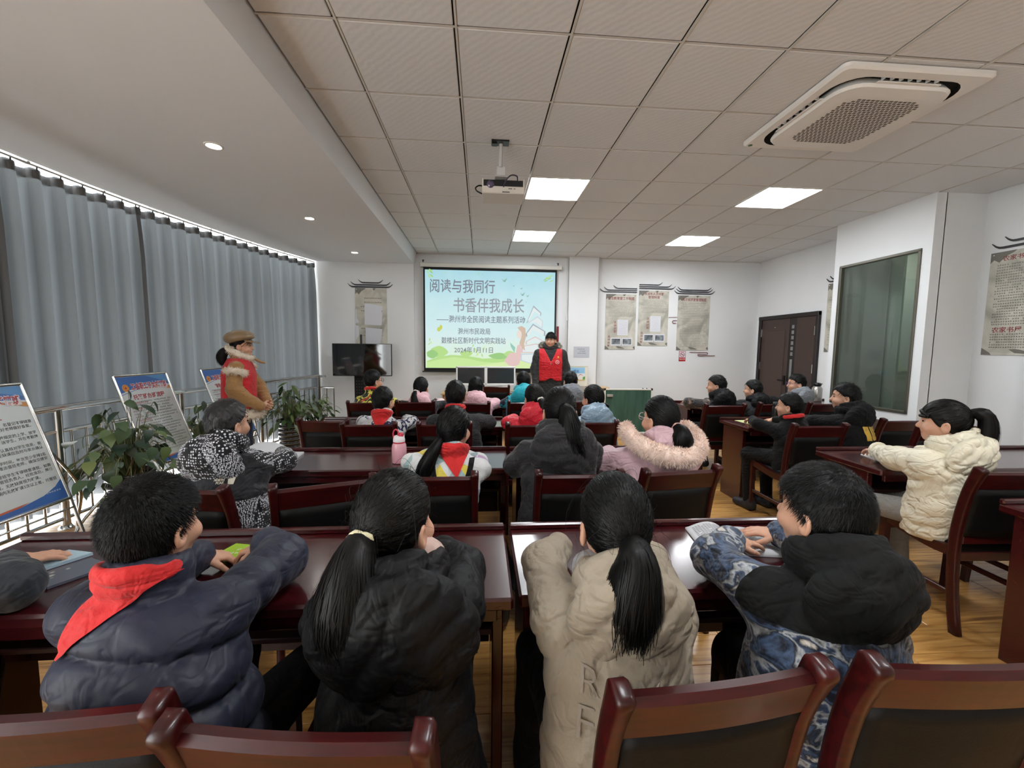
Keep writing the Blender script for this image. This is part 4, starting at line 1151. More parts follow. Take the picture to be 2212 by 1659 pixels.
# ------------------------------------------------------------------ poster easels
M_blue1, M_blue2, M_blue3 = mat('print_blue_deep', (44, 80, 150), .3), mat('print_blue_light', (82, 140, 196), .3), mat('print_blue_mid', (58, 104, 176), .3)
M_sheetw = mat('poster_white', (208, 216, 218), .3, coat=.3); M_orange = mat('print_orange', (198, 140, 70), .3); M_orange2 = mat('print_rust', (196, 98, 66), .3)
M_titlered = mat('print_title_red', (176, 52, 62), .3); M_bodyink = mat('print_body_ink', (74, 76, 78), .4); M_gold = mat('print_gold', (226, 160, 44), .3)
def easel(yl, title, sub, label, body, leg=True, seed=0):
    a = .311; up = np.array([-math.sin(a), 0, math.cos(a)]); u = np.array([0, 1.0, 0]); nr = np.cross(u, up)
    o = np.array([-2.165, yl, .41]); w, h = .6, .85
    e = empty('poster_stand', (o[0], o[1] + .3, 0), 0, label, 'poster stand', 'steel poster stands along the railing')
    o = np.array([0, -.3, .41])
    def B(x, y, d=0.0): return o + x * w * u + y * h * up + d * nr
    fm = MB()
    for p, q in (((0, 0), (1, 0)), ((1, 0), (1, 1)), ((1, 1), (0, 1)), ((0, 1), (0, 0))):
        fm.tube([B(*p), B(*q)], .012, 8)
    fm.build('frame', M_steel, e)
    MB().add([B(0, 0), B(1, 0), B(1, 1), B(0, 1), B(0, 0, -.008), B(1, 0, -.008), B(1, 1, -.008), B(0, 1, -.008)], [(0, 1, 2, 3), (7, 6, 5, 4)]).build('printed_board', M_sheetw, e)
    def pq(name, pts, m, d): MB().add([B(x, y, d) for x, y in pts][::-1], [tuple(range(len(pts)))]).build(name, m, e)
    xs_ = np.linspace(.02, .98, 13)
    lo = [.80 + .055 * math.sin((x - .02) * 2.6) + .02 * (x - .5) for x in xs_]
    pq('blue_header', [(.02, .985), (.98, .985)] + [(x, y) for x, y in zip(xs_[::-1], lo[::-1])], M_blue3, .001)
    pq('blue_header_light', [(.55, .985), (.98, .985), (.98, .9), (.8, .93)], M_blue2, .0013)
    pq('white_swoosh', [(x, y + .022) for x, y in zip(xs_, lo)] + [(x, y + .006) for x, y in zip(xs_[::-1], lo[::-1])], M_sheetw, .0016)
    pq('gold_swoosh', [(.6, lo[7] + .004), (.8, lo[10] + .004), (.98, lo[12] + .008), (.98, lo[12] - .035), (.8, lo[10] - .012)], M_orange, .0016)
    pq('blue_footer', [(.02, .015), (.98, .015), (.98, .175), (.9, .13), (.75, .085), (.5, .055), (.25, .045), (.02, .04)][::-1], M_blue3, .001)
    pq('rust_swoosh', [(.02, .040), (.25, .045), (.5, .055), (.6, .072), (.45, .068), (.25, .060), (.02, .056)][::-1], M_orange2, .0014)
    lt = MB(); put_text(lt, title, B(.225, .845, .002), u, up + 0.06 * u, .064, .002, width=.42); lt.build('title_lettering', M_titlered, e)
    lo_ = MB(); put_text(lo_, title, B(.223, .843, .0018), u, up + .06 * u, .066, .006, width=.426); lo_.build('title_outline', mat('title_outline_white', (226, 214, 220), .3), e)
    lt = MB(); put_text(lt, sub[0], B(sub[1], .735, .0015), u, up, .052, .0012, 'LEFT' if len(sub) == 2 else 'RIGHT', None); lt.build('heading_lettering', M_titlered, e)
    th = np.linspace(0, 2 * math.pi, 25)[:-1]
    for rad, m_, d in ((.034, M_gold, .002), (.026, M_titlered, .0023), (.022, M_gold, .0026), (.012, M_titlered, .0029)):
        MB().add([B(.13, .865, d) + rad * (math.cos(t) * u + math.sin(t) * up) for t in th], [tuple(range(24))]).build('round_emblem', m_, e)
    bt = MB()
    if body:
        for s, x, y in body: put_text(bt, s, B(x, y, .0012), u, up, .0245, .0002, 'RIGHT')
    else:
        glyph_rows(bt, B(0, 0, .0012), u, up, .06, .55, .59, .11, 19, .017, seed=seed)
    bt.build('body_print', M_bodyink, e)['kind'] = 'stuff'
    if not body:
        rt_ = MB()
        for k, y in enumerate((.58, .53, .475, .42, .34, .25, .13)): glyph_rows(rt_, B(0, 0, .0022), u, up, .09, .09 + (.12 if k % 2 else .16), y, y, 1, .019, seed=seed + 7 + k, ragged=0, indent=False)
        rt_.build('red_keywords', M_titlered, e)
    ft = MB(); glyph_rows(ft, B(0, 0, .002), u, up, .40, .56, .075, .075, 1, .015, seed=seed + 3, ragged=0); ft.build('footer_print', M_sheetw, e)
    for s in (0, 1):
        x_ = (1 - 2 * s)
        MB().tube(catmull([B(1 - s, .46, -.016), B(1 - s, .05, -.03) + np.array([-.04, .16 * x_, 0]), np.array([-.27, (.3 + .33) * x_, .10]), np.array([-.29, (.3 + .395) * x_, .0])], 16), .011, 8).build('rear_leg', M_steel, e)
        MB().tube([B(1 - s, 0), B(1 - s, -.42) * np.array([1, 1, 0]) + np.array([0, 0, .0])], .011, 8).build('front_leg', M_steel, e)
    MB().tube([B(0, -.08), B(1, -.08)], .007, 6).build('crossbar', M_steel, e)
    return e
TT = '工会职工子女托管班'
rows = ['名登记不得随意', '班好老师做好备案。', '按规定的上学、放学', '送学生，并在考勤簿', '认真核对学生信息、能', '学生缺课应及时与家长确认', '学时间，每次至少安排2名', '化增派值班老师，确保交接安', '托管班学生不得随意请假，如需', '系托管班负责人，经批准后，履行', '假，无故缺席视为旷课。', '学期内无故旷课3次以上者，托管班']
ys_ = [.68, .645, .585, .55, .49, .455, .395, .36, .30, .265, .225, .185]
easel(.20, TT, ('管理制度', .68, 1), 'poster stand cut by the left photo edge, with rules in grey print', [(s, .95 if k not in (10,) else .82, y) for k, (s, y) in enumerate(zip(rows, ys_))], seed=101)
easel(1.52, TT, ('托管班办班流程', .2), 'poster stand behind the big leafy plant, partly hidden by its leaves', None, seed=111)
easel(2.64, TT, ('辅导老师岗位', .24), 'farthest poster stand, half hidden by the woman in the cap', None, seed=131)

# ------------------------------------------------------------------ potted plants
def leaf_mesh(name, heart=True, m=None):
    V = [(0, 0, 0)]; prof = [(0.0, .04), (.12, .30), (.3, .38), (.55, .30), (.8, .14), (1.0, 0.0)] if heart else [(0, .03), (.2, .13), (.45, .17), (.75, .10), (1, 0)]
    V = []; n = len(prof)
    for k, (t, wd) in enumerate(prof):
        z = -.28 * t * t; back = -.08 if (heart and k == 1) else 0
        V += [(-wd, t + back, z + .10 * wd), (0, t, z), (wd, t + back, z + .10 * wd)]
    F = []
    for k in range(n - 1):
        a = 3 * k; F += [(a, a + 1, a + 4, a + 3), (a + 1, a + 2, a + 5, a + 4)]
    me = MB().add(V, F, 0, True).mesh(name); me.materials.append(m); return me
def leaf_mat(name, a, b):
    m = mat(name, a, .38, spec=.5); n, l, bs = nodes_of(m)
    oi = n.new('ShaderNodeObjectInfo'); r = ramp(n, [(0, a), (.6, b), (.96, tuple(int(x * .7 + y * .3) for x, y in zip(b, (190, 196, 96)))), (1, (126, 136, 76))]); l.new(oi.outputs['Random'], r.inputs[0]); l.new(r.outputs[0], bs.inputs['Base Color'])
    return m
LM1 = leaf_mesh('leaf', True, leaf_mat('pothos_leaf', (30, 52, 36), (58, 82, 58)))
LM2 = leaf_mesh('leaf', False, leaf_mat('bush_leaf', (28, 48, 22), (58, 82, 36)))
M_pot = mat('pot_glazed_black', (28, 24, 22), .25, coat=.5); M_soil = mat('soil', (52, 40, 30), .95, bump=(60, .5)); M_stem = mat('plant_stem', (104, 110, 66), .6); M_root = mat('dry_roots', (140, 112, 74), .8)
def plant(x, y, potr, poth, label, kind, nleaf, spread, height, seed, s0=(.09, .15), droop=.3, asym=(0, 0)):
    g = np.random.default_rng(seed)
    p = empty('potted_plant', (x, y, 0), 0, label, 'plant', 'potted plants by the railing')
    prof = [(0, .0), (potr * .78, 0), (potr * .8, .02)]
    nr = 6; r_ring = .0035
    for k in range(nr):
        z0 = .03 + (poth - .09) * k / nr; z1 = .03 + (poth - .09) * (k + 1) / nr; rr = potr * (.8 + .14 * k / nr)
        prof += [(rr, z0), (rr + .006, z0 + .3 * (z1 - z0)), (rr + .005, z0 + .75 * (z1 - z0)), (rr - .006, z1 - .004)]
    prof += [(potr * .98, poth - .05), (potr * 1.04, poth - .03), (potr * 1.04, poth), (potr * .95, poth), (potr * .92, poth - .04)]
    pot = MB().lathe(prof, n=28).build('pot', M_pot, p)
    for k in range(nr): MB().tube([(potr * (.8 + .14 * k / nr) * 1.045 * math.cos(t), potr * (.8 + .14 * k / nr) * 1.045 * math.sin(t), .03 + (poth - .09) * (k + .4) / nr) for t in np.linspace(0, 2 * math.pi, 24, endpoint=False)], r_ring, 5, closed=True).build('pot_ring', mat('pot_ring_grey', (126, 122, 116), .4), pot)
    MB().lathe([(0, poth - .045), (potr * .93, poth - .045)], n=24).build('soil', M_soil, p)
    if kind == 1:
        rt = MB()
        for k in range(26):
            t = g.uniform(0, 6.28); r_ = g.uniform(.02, potr * .8); rt.tube(catmull([(r_ * math.cos(t), r_ * math.sin(t), poth - .05), (r_ * .9 * math.cos(t + .5), r_ * .9 * math.sin(t + .5), poth + g.uniform(.06, .14)), (r_ * .5 * math.cos(t + 1), r_ * .5 * math.sin(t + 1), poth + g.uniform(.1, .22))], 5), .004, 4)
        rt.build('dry_roots', M_root, p)['kind'] = 'stuff'
    st = MB()
    for k in range(nleaf):
        t = g.uniform(0, 6.28); f = g.random() ** .6
        rad = spread * f
        top = np.array([rad * math.cos(t) + asym[0] * f, rad * math.sin(t) + asym[1] * f, poth + height * (1 - .75 * f ** 1.6 * g.uniform(.5, 1.2)) * g.uniform(.35, 1.0) - droop * f * g.random()])
        base = np.array([.25 * potr * math.cos(t), .25 * potr * math.sin(t), poth - .05])
        mid = (base + top) / 2 + np.array([0, 0, .10 * height + .12 * f]); 
        st.tube(catmull([base, mid, top], 6), [.0045, .004, .0035, .003, .0025, .002], 4, caps=False)
        o = link('leaf', LM1 if kind == 1 else LM2, None, p)
        o.location = top; s = g.uniform(*s0); o.scale = (s, s, s)
        o.rotation_euler = (g.uniform(-.9, .25) - (.5 if kind == 1 else .1), g.uniform(-.5, .5), t - math.pi / 2 + g.uniform(-.7, .7))
    st.build('stems', M_stem, p)['kind'] = 'stuff'
    return p
plant(-2.03, 1.14, .155, .50, 'big leafy potted plant in front of the second poster stand', 1, 125, .34, .66, 3, (.07, .135), .35, (-.04, .0))
plant(-2.24, 2.38, .14, .42, 'bushy potted plant between the second and third poster stands', 2, 85, .27, .50, 5, (.11, .18), .25)
plant(-2.0, 3.82, .165, .45, 'bushy potted plant in a black ringed pot beside the woman', 2, 120, .33, .55, 6, (.11, .19), .25)
plant(-1.80, 4.26, .15, .42, 'smaller potted plant behind the black ringed pot, near the far wall', 2, 70, .28, .46, 9, (.10, .17), .2)
o_ = plant(6.2, 2.25, .15, .45, 'green plant seen through the internal window', 2, 50, .38, .5, 12, (.13, .2), .1)

# ------------------------------------------------------------------ things on the desks
DT = .771
wb = empty('water_bottle', (.225, .33, DT), 0, 'pink water bottle with white and red lid on the desk', 'water bottle')
MB().lathe([(0, 0), (.040, 0), (.045, .006), (.046, .09), (.043, .115), (.037, .128)], n=24).build('body', mat('bottle_pink', (232, 172, 184), .25, coat=.4), wb)
MB().lathe([(.037, .126), (.038, .132), (.037, .136)], n=24).build('red_ring', mat('bottle_red', (206, 60, 78), .35), wb)
MB().lathe([(.0365, .136), (.037, .15), (.03, .172), (.0, .174)], n=24).build('lid', mat('bottle_lid_white', (232, 228, 230), .4), wb)
MB().lathe([(.0, .192), (.014, .192), (.016, .185), (.015, .170)], (.014, -.008, 0), 16).build('button', mat('bottle_red', (206, 60, 78), .35), wb)
MB().tube(catmull([(-.033, 0, .150), (-.036, 0, .19), (-.022, 0, .212), (-.006, 0, .20), (-.006, 0, .172)], 14), .0045, 8).build('carry_loop', mat('bottle_red', (206, 60, 78), .35), wb)
fl = empty('thermos_flask', (5.62, 3.36, DT), 0, 'tall steel vacuum flask with black handle near the door', 'flask')
MB().lathe([(0, 0), (.062, 0), (.066, .01), (.066, .19), (.05, .215), (.04, .225)], n=24).build('body', mat('flask_steel', (190, 186, 180), .25, metal=.8), fl)
MB().lathe([(.041, .222), (.05, .235), (.052, .262), (.03, .272), (0, .274)], n=20).box((.055, 0, .255), (.04, .02, .012), .003).build('lid', M_black, fl)
MB().tube(catmull([(-.045, 0, .25), (-.10, 0, .24), (-.105, 0, .16), (-.066, 0, .08)], 12), .011, 8).build('handle', M_black, fl)
bb = empty('drink_bottle', (3.72, 1.66, DT), 0, 'slim black drink bottle beside the boy in the black jumper', 'bottle')
MB().lathe([(0, 0), (.03, 0), (.033, .008), (.033, .155), (.028, .17)], n=20).build('body', M_black, bb); MB().lathe([(.029, .168), (.03, .19), (.028, .212), (0, .214)], n=20).build('cap', M_black, bb)

def flat_item(name, pts, z, th, m, label, cat, rz=0):
    P = np.array(pts); c = P.mean(0)
    r = empty(name, (c[0], c[1], z), 0, label, cat)
    V = [(x - c[0], y - c[1], 0) for x, y in P] + [(x - c[0], y - c[1], th) for x, y in P]; k = len(P)
    MB().add(V, [tuple(range(k))[::-1], tuple(range(k, 2 * k))] + [(i, (i + 1) % k, k + (i + 1) % k, k + i) for i in range(k)]).build('sheet' if th < .003 else 'book_block', m, r)
    return r, c
M_page = mat('book_page', (206, 208, 212), .7)
r, c = flat_item('paper_sheet', [(3.40, 1.52), (3.66, 1.56), (3.62, 1.84), (3.38, 1.80)], DT, .002, mat('yellow_paper', (206, 212, 150), .6), 'yellowish printed sheet on the right-hand desk', 'paper')
m_ = MB(); glyph_rows(m_, (-.1, -.12, .0025), U, np.array([0, 1.0, 0]), 0, .2, .24, .0, 9, .016, seed=5); m_.build('print', M_greyprint, r)
r, c = flat_item('paper_sheet', [(3.39, .26), (3.58, .27), (3.60, .46), (3.43, .41)], DT, .003, mat('white_sheet', (222, 222, 222), .6), 'small white paper under the hand of the girl in cream', 'paper')
r, c = flat_item('exercise_book', [(-.70, .36), (-.44, .335), (-.46, .58), (-.72, .60)], DT, .012, M_page, 'white exercise book beside the boy in the bandana print jacket', 'book')
MB().add(catmull([(-.28, .0, .002), (-.24, .0, .05), (-.12, .0, .055), (-.03, 0, .014)], 8).tolist() + (catmull([(-.28, .22, .002), (-.24, .22, .05), (-.12, .22, .055), (-.03, .22, .014)], 8)).tolist(), [(i, i + 1, 9 + i, 8 + i) for i in range(7)], 0, True).build('raised_page', M_page, r)
r, c = flat_item('paper_sheet', [(4.0, 1.5), (4.2, 1.5), (4.2, 1.62), (4.0, 1.62)], DT, .004, mat('card_tan', (196, 176, 140), .6), 'tan booklet in front of the boy with yellow stripes', 'booklet')
r, c = flat_item('comic_book', [(-.165, -.86), (-.05, -.885), (-.03, -.80), (-.14, -.775)], DT, .018, mat('book_lime', (150, 190, 40), .35, coat=.4), 'lime green book under the hands of the boy in navy', 'book')
m_ = MB(); glyph_rows(m_, (0, 0, .0185), U, np.array([0, 1.0, 0]), -.045, .0, .0, -.025, 2, .016, seed=17, ragged=0); m_.build('cover_lettering', mat('cover_white', (240, 240, 230), .4), r)
MB().add([(.01, -.03, .0186), (.05, -.02, .0186), (.055, .02, .0186), (.02, .03, .0186), (.0, .0, .0186)], [(0, 1, 2, 3, 4)]).build('cover_picture', mat('cover_orange', (226, 140, 50), .4), r)
def collage(name, a, b, c_):
    m = mat(name, a, .25, coat=.5); n, l, bs = nodes_of(m)
    tc = n.new('ShaderNodeTexCoord'); v = n.new('ShaderNodeTexVoronoi'); v.inputs['Scale'].default_value = 32; ns = n.new('ShaderNodeTexNoise'); ns.inputs['Scale'].default_value = 18
    r_ = ramp(n, [(.3, a), (.5, b), (.62, c_)]); mx = n.new('ShaderNodeMath'); mx.operation = 'MULTIPLY_ADD'; mx.inputs[1].default_value = .6
    l.new(tc.outputs['Object'], v.inputs['Vector']); l.new(tc.outputs['Object'], ns.inputs['Vector']); l.new(v.outputs['Distance'], mx.inputs[0]); l.new(ns.outputs['Fac'], mx.inputs[2]); l.new(mx.outputs[0], r_.inputs[0]); l.new(r_.outputs[0], bs.inputs['Base Color']); return m
r, c = flat_item('magazine', [(-.76, -.90), (-.66, -.90), (-.60, -.80), (-.70, -.775)], DT, .010, collage('mag_blue', (58, 104, 150), (110, 158, 196), (176, 204, 220)), 'blue-covered magazine under the hand at the left edge', 'magazine')
r, c = flat_item('magazine', [(-.665, -.965), (-.545, -1.01), (-.465, -.885), (-.575, -.835)], DT, .008, collage('mag_green', (92, 120, 96), (186, 190, 182), (90, 96, 110)), 'pale green magazine cover with small pictures beside the boy in navy', 'magazine')
# open book of the boy in the mountain-print jacket
ob = empty('open_book', (1.70, -.83, DT), math.radians(-9), 'open book with printed pages held by the boy in the mountain-print jacket', 'book')
for s in (-1, 1):
    V = []; n = 10
    for j in range(2):
        for i in range(n + 1):
            t = i / n; V.append((s * .145 * t, (-.105 if j == 0 else .105), .006 + .030 * math.sin(math.pi * min(1, t * 1.05)) ** .8 * (1 - .55 * t) * (1.25 if s < 0 else .55) ))
    F = [(i, i + 1, n + 2 + i, n + 1 + i) if s > 0 else (i, n + 1 + i, n + 2 + i, i + 1) for i in range(n)]
    pg_ = MB().add(V, F, 0, True)
    V2 = [(x, y, 0) for x, y, z in V]
    bl_ = MB().add(np.concatenate([V, V2]), F + [(i, 22 + i, 23 + i, i + 1) for i in range(n)] + [(11 + i, 12 + i, 34 + i, 33 + i) for i in range(n)] + [(n, n + 11, n + 33, n + 22)], 0, True)
    o = bl_.build('page_block', M_page, ob)
    pr_ = MB(); g_ = np.random.default_rng(3 + s)
    for k in range(15):
        y = .08 - .011 * k
        if s > 0 and k < 2: continue
        for q in range(11):
            if g_.random() < .1: continue
            t0 = .12 + .07 * q; t1 = t0 + .055
            zz = [.0068 + .030 * math.sin(math.pi * min(1, t * 1.05)) ** .8 * (1 - .55 * t) * (1.25 if s < 0 else .55) for t in (t0, t1)]
            pr_.add([(s * .145 * t0, y, zz[0]), (s * .145 * t1, y, zz[1]), (s * .145 * t1, y + .004, zz[1]), (s * .145 * t0, y + .004, zz[0])], [(0, 1, 2, 3) if s > 0 else (3, 2, 1, 0)])
    pr_.build('page_print', mat('page_ink', (120, 122, 128), .7), o)
# bags and bits under or on the desks
def bag(name, loc, s, label, col, seed=0, top=True):
    r = empty(name, loc, 0, label, 'bag'); g = np.random.default_rng(seed); V = []; F = []; nu, nv = 16, 10
    for j in range(nv + 1):
        ph = -math.pi / 2 + math.pi * j / nv
        for i in range(nu):
            th = 2 * math.pi * i / nu; q = np.array([np.sign(math.cos(th)) * abs(math.cos(th)) ** .6 * abs(math.cos(ph)) ** .5, np.sign(math.sin(th)) * abs(math.sin(th)) ** .6 * abs(math.cos(ph)) ** .5, (np.sign(math.sin(ph)) * abs(math.sin(ph)) ** .7 + 1) / 2 * 1.0])
            q[:2] *= 1 + .06 * math.sin(3 * th + 5 * ph + seed); V.append(q * np.array(s) * np.array([.5, .5, 1]))
    for j in range(nv):
        for i in range(nu): F.append((j * nu + i, j * nu + (i + 1) % nu, (j + 1) * nu + (i + 1) % nu, (j + 1) * nu + i))
    MB().add(V, F, 0, True).build('bag_body', col, r)
    if top: MB().tube(catmull([(-.06, 0, s[2] * .93), (-.05, 0, s[2] * 1.1), (.05, 0, s[2] * 1.1), (.06, 0, s[2] * .93)], 10), .009, 6).build('strap', col, r)
    return r
M_bagb = mat('bag_nylon_black', (20, 20, 24), .35, bump=(30, .5))
bag('school_bag', (.78, -.16, .0), (.26, .22, .50), 'shiny black school bag on the floor beside the knitted-top girl', M_bagb, 1)
# ------------------------------------------------------------------ implicit surfaces for people
def surface_nets(fn, lo, hi, h):
    lo = np.asarray(lo, float); hi = np.asarray(hi, float)
    n = np.maximum(np.ceil((hi - lo) / h).astype(int) + 1, 4)
    ax = [lo[i] + h * np.arange(n[i]) for i in range(3)]
    P = np.stack(np.meshgrid(*ax, indexing='ij'), -1).reshape(-1, 3)
    D = fn(P).reshape(n).astype(np.float64)
    D = np.where(np.abs(D) < 1e-9, 1e-9, D)
    for a in range(3):      # close the surface at the box
        sl = [slice(None)] * 3
        for e in (0, -1):
            sl[a] = e; D[tuple(sl)] = np.maximum(D[tuple(sl)], 1e-4); 
        sl[a] = slice(None)
    ins = D < 0
    c = n - 1
    acc = np.zeros((*c, 3)); cnt = np.zeros(c)
    quads = []
    for a in range(3):
        b1, b2 = [k for k in range(3) if k != a]
        s0 = [slice(None)] * 3; s1 = [slice(None)] * 3
        s0[a] = slice(0, -1); s1[a] = slice(1, None)
        A, B = D[tuple(s0)], D[tuple(s1)]
        cr = ins[tuple(s0)] != ins[tuple(s1)]
        I = np.argwhere(cr)
        if len(I) == 0: continue
        t = A[cr] / (A[cr] - B[cr])
        pos = I.astype(float); pos[:, a] += t
        for d1 in (0, -1):
            for d2 in (0, -1):
                J = I.copy(); J[:, b1] += d1; J[:, b2] += d2
                ok = (J[:, b1] >= 0) & (J[:, b2] >= 0) & (J[:, b1] < c[b1]) & (J[:, b2] < c[b2])
                np.add.at(acc, tuple(J[ok].T), pos[ok]); np.add.at(cnt, tuple(J[ok].T), 1)
        ok = (I[:, b1] > 0) & (I[:, b2] > 0) & (I[:, b1] < c[b1]) & (I[:, b2] < c[b2])
        I = I[ok]; fl = A[cr][ok] < 0
        q = []
        for d1, d2 in ((-1, -1), (0, -1), (0, 0), (-1, 0)):
            J = I.copy(); J[:, b1] += d1; J[:, b2] += d2; q.append(np.ravel_multi_index(J.T, c))
        q = np.stack(q, 1)
        if a == 1: fl = ~fl
        q[~fl] = q[~fl][:, ::-1]
        quads.append(q)
    act = np.flatnonzero(cnt.ravel() > 0)
    ren = np.full(cnt.size, -1); ren[act] = np.arange(len(act))
    V = lo + h * (acc.reshape(-1, 3)[act] / cnt.ravel()[act][:, None])
    F = ren[np.concatenate(quads)] if quads else np.zeros((0, 4), int)
    return V, F

def relax(V, F, it=1, k=.5):
    for _ in range(it):
        S = np.zeros_like(V); C = np.zeros(len(V))
        for a in range(4):
            b = (a + 1) % 4
            np.add.at(S, F[:, a], V[F[:, b]]); np.add.at(C, F[:, a], 1)
            np.add.at(S, F[:, b], V[F[:, a]]); np.add.at(C, F[:, b], 1)
        V = V * (1 - k) + k * S / np.maximum(C, 1)[:, None]
    return V

class FastMesh:
    """joins vertex/face arrays; quads or triangles"""
    def __init__(self): self.V = []; self.F = []; self.M = []; self.n = 0
    def add(self, V, F, mi=0):
        F = np.asarray(F)
        self.V.append(np.asarray(V, np.float32)); self.F.append(F + self.n)
        self.M.append(np.full(len(F), mi) if np.isscalar(mi) else np.asarray(mi)); self.n += len(V); return self
    def build(self, name, mats, parent=None):
        me = bpy.data.meshes.new(name)
        V = np.concatenate(self.V)
        loops = np.concatenate([f.ravel() for f in self.F]); tot = np.concatenate([np.full(len(f), f.shape[1]) for f in self.F])
        me.vertices.add(len(V)); me.vertices.foreach_set('co', V.ravel())
        me.loops.add(len(loops)); me.loops.foreach_set('vertex_index', loops.astype(np.int32))
        me.polygons.add(len(tot)); st = np.concatenate([[0], np.cumsum(tot)[:-1]])
        me.polygons.foreach_set('loop_start', st.astype(np.int32))
        me.polygons.foreach_set('material_index', np.concatenate(self.M).astype(np.int32))
        me.polygons.foreach_set('use_smooth', np.ones(len(tot), bool))
        me.update(calc_edges=True); me.validate()
        return link(name, me, mats, parent)

def ell(P, c, r, R=None):
    q = P - np.asarray(c)
    if R is not None: q = q @ R
    r = np.asarray(r, float)
    a = q / r; k0 = np.sqrt((a * a).sum(1)); b = a / r; k1 = np.sqrt((b * b).sum(1)) + 1e-9
    return k0 * (k0 - 1) / k1
def cone(P, a, b, ra, rb):
    a = np.asarray(a, float); b = np.asarray(b, float); d = b - a; L = (d * d).sum() + 1e-12
    t = np.clip(((P - a) @ d) / L, 0, 1)
    return np.sqrt((((P - a) - t[:, None] * d) ** 2).sum(1)) - (ra + (rb - ra) * t)
def conet(P, a, b):
    a = np.asarray(a, float); d = np.asarray(b, float) - a
    return np.clip(((P - a) @ d) / ((d * d).sum() + 1e-12), 0, 1), math.sqrt((d * d).sum())
def smin(a, b, k=.03):
    h = np.clip(.5 + .5 * (b - a) / k, 0, 1)
    return b * (1 - h) + a * h - k * h * (1 - h)
def smax(a, b, k=.02): return -smin(-a, -b, k)
def chain(P, pts, rad, k=.01):
    d = cone(P, pts[0], pts[1], rad[0], rad[1])
    for i in range(1, len(pts) - 1): d = smin(d, cone(P, pts[i], pts[i + 1], rad[i], rad[i + 1]), k)
    return d
def wob(P, f, s=0.0):
    return (np.sin(P[:, 0] * f + 1.7 * np.sin(P[:, 2] * f * .7 + s)) * np.sin(P[:, 1] * f * .9 + 1.3 + s) + np.sin(P[:, 2] * f * 1.1 + 2 * np.sin(P[:, 0] * f * .6 + P[:, 1] * f * .5 + s))) * .5

def folds(P, s=0.0):
    """creases: thin ridges running askew"""
    a = P[:, 2] * 46 + P[:, 0] * 21 * np.sin(s * 5 + 1) + 1.8 * np.sin(P[:, 0] * 17 + P[:, 1] * 13 + s * 7)
    b = P[:, 2] * 30 - P[:, 0] * 38 + 1.6 * np.sin(P[:, 1] * 19 + P[:, 2] * 11 + s * 3)
    m = .5 + .5 * np.sin(P[:, 0] * 12 + P[:, 2] * 9 + s * 11)
    return (1 - np.abs(np.sin(a))) ** 2 * m + (1 - np.abs(np.sin(b))) ** 2 * (1 - m) - .33

def ribbons(fm, paths, width, normals, mi=0):
    """paths (n,k,3), width (n,k), normals (n,k,3) -> flat strips"""
    n, k, _ = paths.shape
    T = np.gradient(paths, axis=1)
    S = np.cross(T, normals); S /= np.linalg.norm(S, axis=2, keepdims=True) + 1e-9
    L = paths - S * width[:, :, None] / 2; R = paths + S * width[:, :, None] / 2
    V = np.stack([L, R], 2).reshape(-1, 3)
    i = (np.arange(n)[:, None] * (2 * k) + 2 * np.arange(k - 1)[None]).ravel()
    return fm.add(V, np.stack([i, i + 1, i + 3, i + 2], 1), mi)

# ------------------------------------------------------------------ hand
def hand_fn(side, curl, s=1.0, spread=.12):
    """fingers along +Y, palm down (-Z), thumb towards -side*X"""
    base = [(-.030, .080), (-.010, .086), (.011, .084), (.030, .074)]
    ln = [.066, .074, .068, .052]
    segs = []
    for i in range(4):
        x, y = base[i][0] * side, base[i][1]; a = (i - 1.5) * spread * side; p = np.array([x, y, 0.0]); ang = -curl[0] * (1 + .08 * i); q = [p]
        for sg, fr in enumerate((.46, .30, .24)):
            d = np.array([math.sin(a) * math.cos(ang), math.cos(a) * math.cos(ang), math.sin(ang)])
            p = p + d * ln[i] * fr; q.append(p); ang -= curl[1]
        segs.append((q, [.0092, .0086, .0078, .0066]))
    t = -side
    p0 = np.array([t * .030 * 1.0, .022, -.006]); p1 = np.array([t * .056, .050, -.016]); p2 = np.array([t * .060, .078, -.022 - .02 * curl[0]])
    segs.append(([p0, p1, p2], [.014, .0105, .0082]))
    def fn(P):
        P = P / s
        d = ell(P, (0, .045, 0), (.044, .054, .0155))
        d = smin(d, cone(P, (0, -.035, 0), (0, .02, 0), .026, .027), .02)
        for q, r in segs:
            d = smin(d, chain(P, q, r, .004), .007)
        return d * s
    return fn
